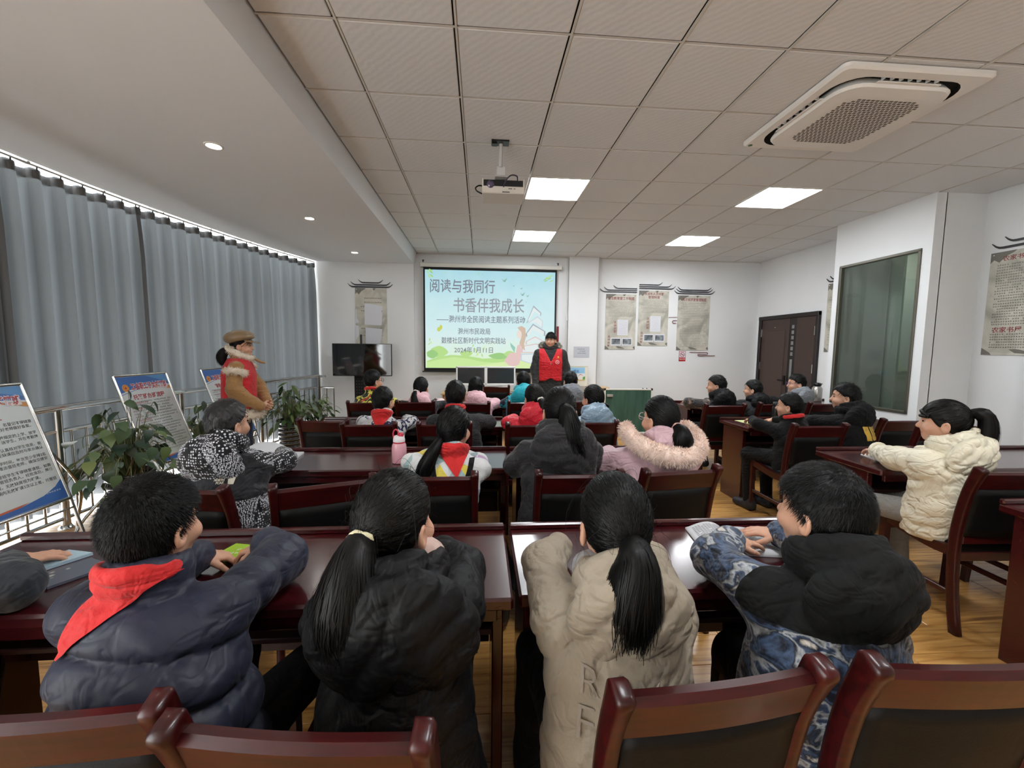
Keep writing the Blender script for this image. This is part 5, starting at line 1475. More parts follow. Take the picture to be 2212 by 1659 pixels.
# ------------------------------------------------------------------ clothing materials
def cloth(name, rgb, rough=.75, bump=(55, .35), sheen=.15, spec=.3, vary=None, crease=.34):
    """fabric: fine weave plus soft creases"""
    new = name not in _mats
    m = mat(name, rgb, rough, bump=bump, sheen=sheen, spec=spec, vary=vary)
    if new and crease:
        n, l, b = nodes_of(m); tc = n.new('ShaderNodeTexCoord'); old = b.inputs['Normal'].links[0].from_node if b.inputs['Normal'].links else None
        for sc_, st_, mp_ in ((4.5, crease, (1.0, 1.0, 2.0)), (8.0, crease * .6, (1.6, 1.0, 1.0))):
            mp = n.new('ShaderNodeMapping'); mp.inputs['Scale'].default_value = mp_; mp.inputs['Rotation'].default_value = (.2, .5 * sc_, .3)
            ns = n.new('ShaderNodeTexNoise'); ns.inputs['Scale'].default_value = sc_; ns.inputs['Detail'].default_value = 2; ns.inputs['Distortion'].default_value = 1.2
            a = n.new('ShaderNodeMath'); a.operation = 'SUBTRACT'; a.inputs[1].default_value = .5
            c = n.new('ShaderNodeMath'); c.operation = 'ABSOLUTE'; r = n.new('ShaderNodeMapRange'); r.inputs[1].default_value = 0; r.inputs[2].default_value = .09; r.interpolation_type = 'SMOOTHSTEP'
            bp = n.new('ShaderNodeBump'); bp.inputs['Strength'].default_value = st_; bp.inputs['Distance'].default_value = .012
            l.new(tc.outputs['Object'], mp.inputs[0]); l.new(mp.outputs[0], ns.inputs['Vector']); l.new(ns.outputs['Fac'], a.inputs[0]); l.new(a.outputs[0], c.inputs[0]); l.new(c.outputs[0], r.inputs[0]); l.new(r.outputs[0], bp.inputs['Height'])
            if old is not None: l.new(old.outputs[0], bp.inputs['Normal'])
            l.new(bp.outputs[0], b.inputs['Normal']); old = bp
    return m
def skin_mat(name, rgb):
    m = mat(name, rgb, .5, vary=(30, .06), spec=.4)
    b = nodes_of(m)[2]; b.inputs['Subsurface Weight'].default_value = .12; b.inputs['Subsurface Radius'].default_value = (.012, .005, .003)
    return m
M_skin = skin_mat('skin_light', (206, 158, 132)); M_skin2 = skin_mat('skin_tan', (190, 140, 112)); M_lip = mat('lips', (168, 92, 84), .45)
M_hair = mat('hair_black', (7, 7, 7), .5, spec=.22); M_hair2 = mat('hair_dark_brown', (11, 9, 8), .5, spec=.24)
M_eye = mat('eye_dark', (24, 18, 16), .2); M_scarf = cloth('scarf_red', (206, 40, 40), .7, (70, .4)); M_specs = mat('spectacle_frame', (26, 24, 30), .3)

def bandana_print():
    m = cloth('bandana_print', (20, 20, 24)); n, l, b = nodes_of(m)
    tc = n.new('ShaderNodeTexCoord')
    def vor(sc, feat='F1'):
        v = n.new('ShaderNodeTexVoronoi'); v.inputs['Scale'].default_value = sc; v.feature = feat; v.inputs['Randomness'].default_value = .35; l.new(tc.outputs['Object'], v.inputs['Vector']); return v
    a, c = vor(72), vor(140); big = vor(9); big.inputs['Randomness'].default_value = 1.0
    def less(src, out, t):
        x = n.new('ShaderNodeMath'); x.operation = 'LESS_THAN'; x.inputs[1].default_value = t; l.new(src.outputs[out], x.inputs[0]); return x
    d1, d2 = less(a, 'Distance', .36), less(c, 'Distance', .47)
    sp = n.new('ShaderNodeSeparateColor'); l.new(big.outputs['Color'], sp.inputs[0])
    sel = n.new('ShaderNodeMath'); sel.operation = 'GREATER_THAN'; sel.inputs[1].default_value = .5; l.new(sp.outputs[0], sel.inputs[0])
    mx = n.new('ShaderNodeMix'); l.new(sel.outputs[0], mx.inputs[0]); l.new(d1.outputs[0], mx.inputs[2]); l.new(d2.outputs[0], mx.inputs[3])
    r = ramp(n, [(.4, (18, 18, 22)), (.6, (206, 208, 214))], 'CONSTANT'); l.new(mx.outputs[0], r.inputs[0]); l.new(r.outputs[0], b.inputs['Base Color']); return m
def blobs_print(name, stops, scale, dist=1.5, stretch=(1, 1, 1), rough=.6, interp='CONSTANT', detail=3):
    m = cloth(name, stops[0][1], rough); n, l, b = nodes_of(m)
    tc = n.new('ShaderNodeTexCoord'); mp = n.new('ShaderNodeMapping'); mp.inputs['Scale'].default_value = stretch
    ns = n.new('ShaderNodeTexNoise'); ns.inputs['Scale'].default_value = scale; ns.inputs['Detail'].default_value = detail; ns.inputs['Distortion'].default_value = dist
    r = ramp(n, stops, interp); l.new(tc.outputs['Object'], mp.inputs[0]); l.new(mp.outputs[0], ns.inputs['Vector']); l.new(ns.outputs['Fac'], r.inputs[0]); l.new(r.outputs[0], b.inputs['Base Color']); return m
def diamond_knit():
    m = cloth('diamond_knit', (220, 222, 220), .9, (160, .5)); n, l, b = nodes_of(m)
    tc = n.new('ShaderNodeTexCoord'); mp = n.new('ShaderNodeMapping'); mp.inputs['Scale'].default_value = (15, 15, 12); mp.inputs['Rotation'].default_value = (0, math.radians(45), 0)
    ck = n.new('ShaderNodeTexVoronoi'); ck.inputs['Scale'].default_value = 1; ck.inputs['Randomness'].default_value = 0; ck.distance = 'CHEBYCHEV'
    sp = n.new('ShaderNodeSeparateColor'); wn = n.new('ShaderNodeTexWhiteNoise')
    r = ramp(n, [(0, (222, 224, 224)), (.42, (164, 190, 192)), (.56, (222, 224, 224)), (.66, (192, 160, 196)), (.8, (226, 208, 92)), (.9, (222, 224, 224))], 'CONSTANT')
    l.new(tc.outputs['Object'], mp.inputs[0]); l.new(mp.outputs[0], ck.inputs['Vector']); l.new(ck.outputs['Color'], sp.inputs[0]); l.new(sp.outputs[0], r.inputs[0]); l.new(r.outputs[0], b.inputs['Base Color']); return m
M_band = bandana_print()
M_mount = blobs_print('mountain_print', [(0, (12, 15, 24)), (.38, (20, 26, 40)), (.44, (70, 90, 120)), (.49, (16, 20, 32)), (.55, (170, 174, 176)), (.585, (58, 74, 100)), (.64, (24, 30, 46)), (.70, (196, 190, 180))], 11.0, .5, (1, 1, 1.5), .55, 'LINEAR', 9)
M_ycamo = blobs_print('yellow_camo', [(0, (38, 48, 40)), (.42, (222, 214, 92)), (.52, (40, 54, 44)), (.6, (206, 62, 48)), (.68, (226, 200, 70))], 9, 1.0)
M_bcamo = blobs_print('brown_camo', [(0, (30, 28, 28)), (.45, (74, 62, 54)), (.55, (32, 30, 30)), (.62, (132, 110, 94))], 11, 1.0)
M_star = blobs_print('patchwork_knit', [(0, (204, 204, 206)), (.52, (34, 36, 66)), (.58, (204, 204, 206)), (.66, (34, 36, 66))], 7, .2, (1.4, 1.4, .9), .9)
M_diam = diamond_knit()
NAVY = cloth('navy_nylon', (38, 41, 58), .5, (26, .2), .05, crease=.24); BLK = cloth('black_padded', (13, 13, 15), .6, (30, .4), .0, .22); BLK2 = cloth('black_knit', (9, 9, 10), .9, (120, .4), .02)
BLK3 = cloth('black_fleece', (12, 13, 13), .9, (70, .15), .0); BEIGE = cloth('beige_cotton', (148, 137, 121), .8, (40, .4), .02); PINK = cloth('pink_satin', (202, 168, 176), .42, (30, .5), .1)
GREYC = cloth('grey_wool', (46, 46, 48), .9, (120, .4), .05); REDN = cloth('red_nylon', (208, 34, 52), .45, (40, .5)); LBLUE = cloth('pale_blue_nylon', (138, 164, 184), .28, (36, .7), .0, .5)
VESTB = cloth('black_vest_cloth', (24, 26, 34), .6); PINK4 = cloth('pink_cotton', (226, 180, 188), .7); TURQ = cloth('turquoise_nylon', (24, 168, 184), .45, (36, .5)); NAVY2 = cloth('dark_navy', (36, 40, 64), .6)
GREY4 = cloth('light_grey_knit', (126, 130, 136), .9); CREAM = cloth('cream_nylon', (226, 219, 196), .42, (20, .3), .05, .4, crease=.5); GREYP = cloth('grey_sweatpants', (136, 134, 130), .9, (90, .3)); DARKP = cloth('black_trousers', (10, 10, 11), .85, sheen=0)
JEAN = cloth('dark_jeans', (38, 46, 58), .85); PARKA = cloth('charcoal_parka', (36, 36, 36), .7, (40, .35)); VRED = cloth('vest_red', (196, 26, 36), .55, (40, .3)); SUEDE = cloth('camel_suede', (158, 120, 76), .85, (60, .3), .3)
M_fur = mat('cream_fur', (226, 214, 196), .9, sheen=.4); M_fur2 = mat('beige_fur', (238, 214, 200), .9, sheen=.4, vary=(20, .12)); M_leather = mat('tan_leather_cap', (136, 112, 82), .32, coat=.3); M_shoe = mat('shoe_dark', (34, 34, 38), .6); M_shoew = mat('shoe_white', (200, 192, 184), .7)
M_grad = cloth('pale_pink_white', (226, 204, 204), .7)

def limb_grid(pts, rad, pad=.03):
    p = np.array(pts); r = max(rad) + pad
    return p.min(0) - r, p.max(0) + r

def person(label, root, yaw, head, hyaw=0, hpitch=0, hroll=0, s=1.0, lod=1, jacket=None, arms=None, hem=.42, seat=.47, prof=None, shoulder=.155, arm_r=(.062, .058, .05), puff=None,
           jmats=None, jmatfn=None, hood=None, scarf=None, hair='short', hairmat=None, tie=None, tail=None, tail_r=None, tie_mat=None, pants=None, shoes=None, stand=False, collar=True, glasses=None,
           skin=None, hands=True, vest=None, extra=None, wr=.004, legs=None, hlift=.010, strands=None, slouch=.035, hairline=None, curl=(.35, .35), hand_dirs=None, hand_s=.92, hcap=1.0, arm_puff=None):
    skin = skin or M_skin; hairmat = hairmat or M_hair
    rx, ry = root; ya = math.radians(yaw); Ri = Rz(-ya)
    def LC(p): return Ri @ (np.asarray(p, float) - np.array([rx, ry, 0]))
    ent = empty('person', (rx, ry, 0), ya, label, 'person')
    vox = (.0085, .0115, .016)[lod]
    # --- skeleton
    Hc = LC((head[0], head[1], head[2] - .128 * s))
    Rh = Rz(math.radians(hyaw) - ya) @ Rx(math.radians(hpitch)) @ Ry(math.radians(hroll))
    N = Hc + np.array([0, -.035, -.122]) * s
    pz = (.92 if stand else seat + .07)
    Pv = np.array([0, 0, pz])
    zN = N[2]
    hem_z = hem
    mid = (Pv + N) / 2 + np.array([0, -slouch, 0])
    def axis(z):
        t = np.clip((z - Pv[2]) / (N[2] - Pv[2]), -.6, 1.05)
        tt = np.clip(t, 0, 1)[:, None]
        c = (1 - tt) ** 2 * Pv + 2 * tt * (1 - tt) * mid + tt ** 2 * N
        return c[:, 0], c[:, 1]
    pr = prof or dict(t=[0, .25, .5, .75, .88, .95, 1.0], w=[.185, .18, .182, .18, .15, .105, .07], d=[.14, .135, .13, .115, .092, .078, .062])
    arms = arms or {}
    arm_r = tuple(q * .88 for q in arm_r)
    midp = (Pv + 2 * mid + N) / 4
    sh = {}
    for sd, nm in ((-1, 'L'), (1, 'R')):
        sh[nm] = N + np.array([sd * shoulder, .012, -.092 * s])
    AR = {}
    for sd, nm in ((-1, 'L'), (1, 'R')):
        if nm in arms: e, w_ = LC(arms[nm][0]), LC(arms[nm][1]); e = e * np.array([.84, 1, 1]) + np.array([0, 0, -.012]) if (lod > 0 and not stand) else e
        elif stand: e, w_ = sh[nm] + np.array([sd * .06, -.01, -.27]), sh[nm] + np.array([sd * .06, .05, -.50])
        else: e, w_ = np.array([sd * .205, N[1] + .13, .825]), np.array([sd * .09, N[1] + .27, .82])
        AR[nm] = (sh[nm], e, w_)
    def puffed(d, coord, pf):
        if not pf: return d
        sp, am = pf; g = np.abs(np.sin(math.pi * coord / sp))
        return d - am * 1.35 * (g ** .4 - .75)
    def torso(P, grow=0.0, h0=None, pf=None):
        z = P[:, 2]; hz_ = hem_z if h0 is None else h0
        t = (z - hem_z) / (zN - hem_z)
        cx, cy = axis(z)
        w_ = np.interp(t, pr['t'], pr['w']) + grow; d_ = np.interp(t, pr['t'], pr['d']) + grow
        q = ((np.abs(P[:, 0] - cx) / w_) ** 2.3 + (np.abs(P[:, 1] - cy) / d_) ** 2.3) ** (1 / 2.3)
        d = (q - 1) * np.minimum(w_, d_)
        if pf: d = puffed(d, z + .12 * (P[:, 1] - cy) + .01 * np.sin(9 * P[:, 0]), pf) + 0
        d = smax(d, z - (zN + .02), .025); d = smax(d, hz_ - z, .015)
        return d
    def arm(P, nm, grow=0.0, pf=None):
        a, e, w_ = AR[nm]
        d1 = cone(P, a, e, arm_r[0] + grow, arm_r[1] + grow); d2 = cone(P, e, w_, arm_r[1] + grow, arm_r[2] + grow)
        if pf:
            t1, l1 = conet(P, a, e); t2, l2 = conet(P, e, w_)
            d1 = puffed(d1, t1 * l1 + .03, pf); d2 = puffed(d2, t2 * l2 + .02, pf)
        return smin(d1, d2, .03)
    hood = dict(hood, sep=True, mat=hood.get('mat', (jmats or [BLK])[hood.get('mi', 0)])) if hood else None
    def collar_fn(P):
        q = P - (N + np.array([0, .008, .028 * s])); q = q @ Rx(-.25)
        rr = (np.sqrt((q[:, 0] / .066) ** 2 + (q[:, 1] / .072) ** 2) - 1) * .066
        return np.sqrt(rr ** 2 + (q[:, 2] * .62) ** 2) - .019
    def hood_fn(P):
        z0 = hood if isinstance(hood, dict) else {}
        sc_ = z0.get('s', 1.0); dy = z0.get('dy', 0); hx_ = z0.get('dx', 0)
        b = ell(P, N + np.array([hx_, -.088 * sc_ + dy, -.05 * sc_]), np.array([.145, .066, .135]) * sc_, Rx(.25))
        c_ = ell(P, N + np.array([hx_, -.05 * sc_ + dy, .095 * sc_]), np.array([.088, .06, .09]) * sc_)
        d = smax(b, -c_, .02)
        q = P - (N + np.array([0, -.018, .028])); q = q @ Rx(-.38)
        rr = (np.sqrt((q[:, 0] / (.088 * sc_)) ** 2 + (q[:, 1] / (.088 * sc_)) ** 2) - 1) * .088 * sc_
        ring = np.sqrt(rr ** 2 + (q[:, 2] * .55) ** 2) - .026
        return smin(d, ring, .006) + .005 * np.exp(-(P[:, 0] / .005) ** 2)
    def jack(P):
        d = torso(P, 0, None, puff)
        for nm in ('L', 'R'): d = smin(d, arm(P, nm, 0, arm_puff or puff), .045)
        if collar: d = smin(d, collar_fn(P), .02)
        if hood and not (isinstance(hood, dict) and hood.get('sep')): d = smin(d, hood_fn(P), .022)
        if wr: d = d + wr * wob(P, 26, rx * 3) + wr * 1.5 * folds(P, rx)
        return d
    allp = np.array([Pv, N] + [p for v in AR.values() for p in v]); pad = .16 if not stand else .2
    lo = np.array([min(allp[:, 0].min() - .11, -.30), min(-.30, allp[:, 1].min() - .17), hem_z - .03]); hi = np.array([max(allp[:, 0].max() + .11, .30), max(allp[:, 1].max() + .10, .22), zN + .13])
    V, F = surface_nets(jack, lo, hi, vox)
    V = relax(V, F, 1, .25)
    jm = jmats or [BLK]
    mi = 0
    if jmatfn is not None:
        kx = dict(N=N, Pv=Pv, AR=AR, zN=zN, hood=hood_fn, torso=torso, arm=arm)
        mi = (jmatfn(V[F].mean(1), kx) > 0).astype(int)
        lo_, hi_ = np.full(len(V), 2), np.full(len(V), -1)
        for a in range(4): np.minimum.at(lo_, F[:, a], mi); np.maximum.at(hi_, F[:, a], mi)
        B = np.flatnonzero(lo_ < hi_)                     # pull the border between two cloths onto a clean line
        for _ in range(3):
            m0 = jmatfn(V[B], kx); G = np.stack([(jmatfn(V[B] + e, kx) - m0) / 1e-3 for e in np.eye(3) * 1e-3], 1)
            st = -m0[:, None] * G / ((G * G).sum(1)[:, None] + .05); V[B] += np.clip(st, -vox * .7, vox * .7)
    FastMesh().add(V, F, mi).build('jacket', jm, ent)
    if hood and isinstance(hood, dict) and hood.get('sep'):
        V, F = surface_nets(lambda P: hood_fn(P) + wr * 1.3 * wob(P, 30, 1) + wr * 2.4 * folds(P, ry), N - np.array([.26, .34, .30]), N + np.array([.26, .20, .18]), vox)
        FastMesh().add(relax(V, F, 1, .4), F).build('hood', [hood['mat']], ent)
    def drape(grid, direction, off, fn=jack, steps=14):
        """lets a sheet of points fall onto the clothing along a direction"""
        P = np.array(grid, float); d = np.asarray(direction, float); d /= np.linalg.norm(d)
        for _ in range(steps):
            k = fn(P) - off; P = P + d * np.clip(k, -.05, .05)[:, None] * .8
        return P
    # --- trousers, legs, shoes
    lg = legs or {}
    thigh_r, knee_r, ank_r = (.085, .062, .05) if not stand else (.088, .068, .055)
    if stand: J = {sd: [np.array([sd * .09, 0, .88]), np.array([sd * .10, .02, .48]), np.array([sd * .10, -.01, .09])] for sd in (-1, 1)}
    else: J = {sd: [np.array([sd * .085, 0, seat + .085]), np.array([sd * .11, .36, seat + .06]), np.array([sd * .11, .33, .10])] for sd in (-1, 1)}
    for sd, nm in ((-1, 'L'), (1, 'R')):
        if nm in lg: J[sd] = [J[sd][0]] + [LC(q) for q in lg[nm]]
    def trous(P):
        d = None
        for sd in (-1, 1):
            q = smin(cone(P, J[sd][0], J[sd][1], thigh_r, knee_r), cone(P, J[sd][1], J[sd][2], knee_r, ank_r), .03)
            d = q if d is None else smin(d, q, .03)
        d = smin(d, ell(P, Pv + np.array([0, 0, -.0]), (.165, .13, .095)), .04)
        return d + .003 * wob(P, 34, 2)
    ap = np.array([p for v in J.values() for p in v] + [Pv]); lo = ap.min(0) - .12; hi = ap.max(0) + .12; lo[2] = .05
    V, F = surface_nets(trous, lo, hi, max(vox, .013)); FastMesh().add(relax(V, F, 1, .4), F).build('trousers', [pants or DARKP], ent)
    for sd in (-1, 1):
        A = J[sd][2]; A0 = np.array([A[0], A[1], 0])
        def shoe(P):
            d = cone(P, A0 + np.array([0, -.03, .045]), A0 + np.array([0, .13, .038]), .045, .04)
            d = smin(d, cone(P, A0 + np.array([0, -.02, .05]), A0 + np.array([0, -.01, .11]), .042, .045), .03)
            return smax(d, .004 - P[:, 2], .006)
        V, F = surface_nets(shoe, A0 + np.array([-.07, -.10, -.01]), A0 + np.array([.07, .20, .17]), .012)
        sh_o = FastMesh().add(V, F).build('shoe', [shoes or M_shoe], ent)
    # --- body: head with face and neck, hands, core
    body = FastMesh()
    hv = (.0048, .006, .008)[lod]
    def headf(Q):
        d = ell(Q, (0, -.005, .015), (.074, .092, .098)); d = smin(d, ell(Q, (0, .026, -.052), (.054, .060, .056)), .03)
        d = smin(d, ell(Q, (0, .046, -.088), (.026, .026, .018)), .025)
        d = smin(d, cone(Q, (0, .079, .004), (0, .097, -.027), .008, .0125), .012)
        for sx in (-1, 1):
            d = smin(d, ell(Q, (sx * .040, .055, -.034), (.026, .026, .024)), .02)
            e = ell(Q, (sx * .080, -.008, -.018), (.010, .021, .032), Rz(sx * .35)); e = smax(e, -ell(Q, (sx * .090, -.006, -.014), (.009, .012, .018)), .004)
            d = smin(d, e, .007)
            d = smax(d, -ell(Q, (sx * .032, .093, .006), (.018, .014, .009)), .012)
        d = smax(d, -ell(Q, (0, .091, -.0605), (.022, .006, .0022)), .004)
        return smin(d, cone(Q, (0, -.018, -.04), (0, -.03, -.19), .047, .054), .03)
    V, F = surface_nets(headf, (-.115, -.13, -.19), (.115, .13, .13), hv)
    fc = V[F].mean(1); lip = (np.abs(fc[:, 0]) < .024) & (np.abs(fc[:, 2] + .061) < .0085 - fc[:, 0] ** 2 * 8) & (fc[:, 1] > .06)
    body.add(Hc + s * (V @ Rh.T), F, lip.astype(int))
    if hands:
        for sd, nm in ((-1, 'L'), (1, 'R')):
            if isinstance(hands, str) and nm not in hands: continue
            a, e, w_ = AR[nm]; dr_ = (w_ - e) / (np.linalg.norm(w_ - e) + 1e-9)
            if hand_dirs and nm in hand_dirs: dr_ = Ri @ np.asarray(hand_dirs[nm], float); dr_ /= np.linalg.norm(dr_)
            elif not stand: dr_ = dr_ * .6 + np.array([-.15 * sd, .6, -.12]); dr_ /= np.linalg.norm(dr_)
            up = np.array([0, 0, 1.0]) if not stand else np.array([sd * 1.0, 0, 0]); up = up - dr_ * np.dot(up, dr_); up /= np.linalg.norm(up)
            xx = np.cross(dr_, up); R = np.stack([xx, dr_, up], 1)
            V, F = surface_nets(hand_fn(sd, curl, 1.0), (-.085, -.065, -.11), (.085, .17, .05), (.0036, .005, .0065)[lod])
            body.add(w_ + dr_ * .01 + hand_s * (V @ R.T), F, 0)
    def core(P):
        d = ell(P, Pv, (.11, .085, .08)); d = smin(d, cone(P, Pv, midp, .085, .085), .05); d = smin(d, cone(P, midp, N - np.array([0, 0, .05]), .085, .055), .05); d = smin(d, cone(P, N - np.array([0, 0, .06]), N + np.array([0, .01, .06]), .05, .045), .03)
        for sd, nm in ((-1, 'L'), (1, 'R')):
            a, e, w_ = AR[nm]; d = smin(d, chain(P, [a + (N - a) * .2, e, w_], [arm_r[0] * .6, arm_r[1] * .55, arm_r[2] * .5]), .02)
            d = smin(d, chain(P, J[sd], [.06, .042, .034]), .02)
        return d
    ap2 = np.concatenate([ap, allp]); V, F = surface_nets(core, ap2.min(0) - .14, ap2.max(0) + .1, .022); body.add(V, F, 0)
    body.build('body', [skin, M_lip], ent)
    def HW(p): return Hc + s * (Rh @ np.asarray(p, float))
    for sx in (-1, 1):
        e = MB(); e.lathe([(0, .006), (.006, .0045), (.0095, 0), (.006, -.003), (0, -.004)], (0, 0, 0), 12); 
        for v in range(len(e.v)): e.v[v] = np.array([HW(np.array([sx * .032, .0795, .004]) + np.array([q[0], q[2] * .8, q[1] * .55])) for q in e.v[v]])
        e.build('eye', M_eye, ent)
        b_ = MB().tube([HW((sx * (.018 + .026 * k / 4), .086 - .012 * (k / 4) ** 2, .024 + .004 * math.sin(math.pi * k / 4))) for k in range(5)], .0025, 5); b_.build('eyebrow', hairmat, ent)
    # --- hair
    C0, R0 = np.array([0, -.008, .02]), np.array([.083, .103, .109]) * np.array([hcap, hcap, 1.0])
    hl = hairline or ([-.13, -.06, -.03, -.005, .02, .05, .075, .12], [-.095, -.085, -.055, -.005, .015, .045, .060, .062])
    def inside(Q): return Q[:, 2] - np.interp(Q[:, 1], hl[0], hl[1])
    def capf(Q):
        d = ell(Q, C0, R0) + .0035 * wob(Q, 95, 1.0) + .002 * wob(Q, 200, 3)
        return smax(d, -inside(Q) * .75, .014)
    hm = FastMesh()
    V, F = surface_nets(capf, (-.115, -.135, -.13), (.115, .135, .15), hv); hm.add(Hc + s * (V @ Rh.T), F)
    ns = strands if strands is not None else (2600, 900, 260)[lod]
    g = np.random.default_rng(int(abs(rx * 997 + ry * 131)) + 5)
    def shell(P, lift=0.0):
        q = (P - C0) / R0; return C0 + (P - C0) / np.linalg.norm(q, axis=1)[:, None] * (1 + lift)
    D = g.normal(size=(ns * 3, 3)); D /= np.linalg.norm(D, axis=1)[:, None]
    P0 = C0 + D * R0; P0 = P0[inside(P0) > .004][:ns]
    nk = 6
    path = [P0]; cur = P0
    if hair in ('pony', 'bun', 'braid') and tie is not None:
        T = np.asarray(tie, float); dist = np.linalg.norm(T - P0, axis=1)
        for k in range(1, nk):
            d = T - cur; d /= np.linalg.norm(d, axis=1)[:, None] + 1e-9
            cur = cur + d * (np.minimum(dist * 1.15, .22) / (nk - 1))[:, None]; cur = shell(cur, .015 + .02 * g.random(len(cur))[:, None]); path.append(cur)
        wd = np.full((len(P0), nk), .0016 if lod == 0 else .0035); lift = 0
    else:
        crown = np.array([.01, -.055, .115]) if hair == 'short' else np.array([0, .02, .13])
        L = g.uniform(.014, .032, len(P0)) * (1.0 if hair == 'short' else 1.7)
        for k in range(1, nk):
            d = cur - crown; d = d + g.normal(size=d.shape) * .018
            nrm = (cur - C0) / R0 ** 2; nrm /= np.linalg.norm(nrm, axis=1)[:, None]
            d = d - nrm * (d * nrm).sum(1)[:, None]; d /= np.linalg.norm(d, axis=1)[:, None] + 1e-9
            cur = shell(cur + d * (L / (nk - 1))[:, None], 0.0); f = (k / (nk - 1)) ** 1.4
            path.append(cur + nrm * (hlift * f * g.uniform(.3, 1.3, len(cur)))[:, None])
        wd = np.linspace(1, .25, nk)[None] * (.0015 if lod == 0 else (.0034 if lod == 1 else .006)) * np.ones((len(P0), 1))
    path = np.stack(path, 1); nrm = (path - C0) / R0 ** 2; nrm /= np.linalg.norm(nrm, axis=2, keepdims=True)
    nrm = nrm + g.normal(size=(len(P0), 1, 3)) * .25; nrm /= np.linalg.norm(nrm, axis=2, keepdims=True)
    Q = Hc + s * (path.reshape(-1, 3) @ Rh.T); ribbons(hm, Q.reshape(path.shape), wd * s, (nrm.reshape(-1, 3) @ Rh.T).reshape(nrm.shape))
    if lod == 0 and hair == 'pony':          # loose wisps
        n3 = 90; k3 = 8; q0 = P0[g.permutation(len(P0))[:n3]]; n0 = (q0 - C0) / R0 ** 2; n0 /= np.linalg.norm(n0, axis=1)[:, None]
        dd = np.cross(n0, g.normal(size=(n3, 3))); dd /= np.linalg.norm(dd, axis=1)[:, None]; ln3 = g.uniform(.04, .11, n3); hh = g.uniform(.006, .03, n3)
        tt3 = np.linspace(0, 1, k3)[None, :, None]
        pw = q0[:, None] + dd[:, None] * ln3[:, None, None] * tt3 + n0[:, None] * (hh[:, None, None] * np.sin(tt3 * 2.6)) + np.array([0, 0, -.05]) * tt3 ** 2 * (ln3 / .08)[:, None, None]
        ribbons(hm, (Hc + s * (pw.reshape(-1, 3) @ Rh.T)).reshape(pw.shape), np.full((n3, k3), .0007), np.repeat((g.normal(size=(n3, 1, 3))), k3, 1))
    if hair == 'loose':
        def lo_f(P):
            q = (P - Hc) @ Rh / s
            d = smin(ell(q, (0, -.05, -.07), (.085, .062, .13)), ell(q, (.05, -.02, -.12), (.04, .05, .12)), .03); return (smax(d, -(ell(q, (0, .05, -.05), (.075, .085, .10))), .02) + .003 * wob(q, 80, 2)) * s
        V, F = surface_nets(lo_f, Hc - .26, Hc + .2, max(hv, .008)); hm.add(V, F)
        n2 = ns // 2; th = g.uniform(math.pi * .98, math.pi * 2.05, n2); r_ = g.uniform(.9, 1.05, n2)
        p0 = np.stack([.086 * r_ * np.cos(th), -.03 + .075 * r_ * np.sin(th), np.full(n2, .02)], 1); pts = np.stack([p0 + np.array([0, 0, -.05]) * k + g.normal(size=(n2, 3)) * .003 for k in range(5)], 1)
        nn = pts - np.array([0, -.02, 0]); nn[:, :, 2] = 0; nn /= np.linalg.norm(nn, axis=2, keepdims=True) + 1e-9
        ribbons(hm, (Hc + s * (pts.reshape(-1, 3) @ Rh.T)).reshape(pts.shape), np.full((n2, 5), .006), (nn.reshape(-1, 3) @ Rh.T).reshape(nn.shape))
    hm.build('hair', [hairmat], ent)
    if hair in ('pony', 'braid') and tail is not None:
        T = HW(tie)
        pts = [T] + [T + Ri @ np.asarray(q, float) for q in tail]; cv = catmull(pts, 14); tr_ = np.interp(np.linspace(0, 1, 14), np.linspace(0, 1, len(tail_r)), tail_r)
        tm = FastMesh()
        V, F = surface_nets(lambda P: chain(P, cv[::2] if len(cv) % 2 else cv, (tr_[::2] if len(cv) % 2 else tr_) * .80, .02) + (.002 * wob(P, 120, 1) if hair == 'pony' else .008 * np.sin(P[:, 2] * 190)), cv.min(0) - tr_.max() - .02, cv.max(0) + tr_.max() + .02, max(hv, .006)); tm.add(V, F)
        n2 = (3000, 700, 200)[lod]; th = g.uniform(0, 6.283, n2); rr = np.sqrt(g.random(n2)) * .38 + .66
        t_ = np.gradient(cv, axis=0); t_ /= np.linalg.norm(t_, axis=1)[:, None]; a_ = np.cross(t_, np.array([.3, 1.0, .1])); a_ /= np.linalg.norm(a_, axis=1)[:, None]; b_ = np.cross(t_, a_)
        endj = g.normal(size=(n2, 1, 3)) * np.linspace(0, 1, 14)[None, :, None] ** 2 * .010
        tw = np.linspace(0, .5, 14)[None] * g.normal(size=(n2, 1))
        rad = (np.cos(th[:, None] + tw)[:, :, None] * a_[None] + np.sin(th[:, None] + tw)[:, :, None] * b_[None])
        pth = cv[None] + rad * (rr[:, None] * tr_[None])[:, :, None] + endj
        pth = pth + t_[None] * (g.uniform(-.02, .03, (n2, 1)) * np.linspace(0, 1, 14)[None] ** 3)[:, :, None]
        ribbons(tm, pth, np.linspace(1, .5, 14)[None] * (.0026 if lod == 0 else .0045) * np.ones((n2, 1)), rad)
        tm.build('ponytail' if hair == 'pony' else 'braid', [hairmat], ent)
        if tie_mat is not None:
            r_ = tail_r[0] * 1.02; fr_ = MB(); ring = [T + (pts[1] - T) / np.linalg.norm(pts[1] - T) * .012 + r_ * 1.05 * (math.cos(t) * a_[0] + math.sin(t) * b_[0]) for t in np.linspace(0, 2 * math.pi, 20, endpoint=False)]
            fr_.tube(ring, [.010 + .002 * math.sin(5 * t) for t in np.linspace(0, 2 * math.pi, 20, endpoint=False)], 8, closed=True); fr_.build('hair_tie', tie_mat, ent)
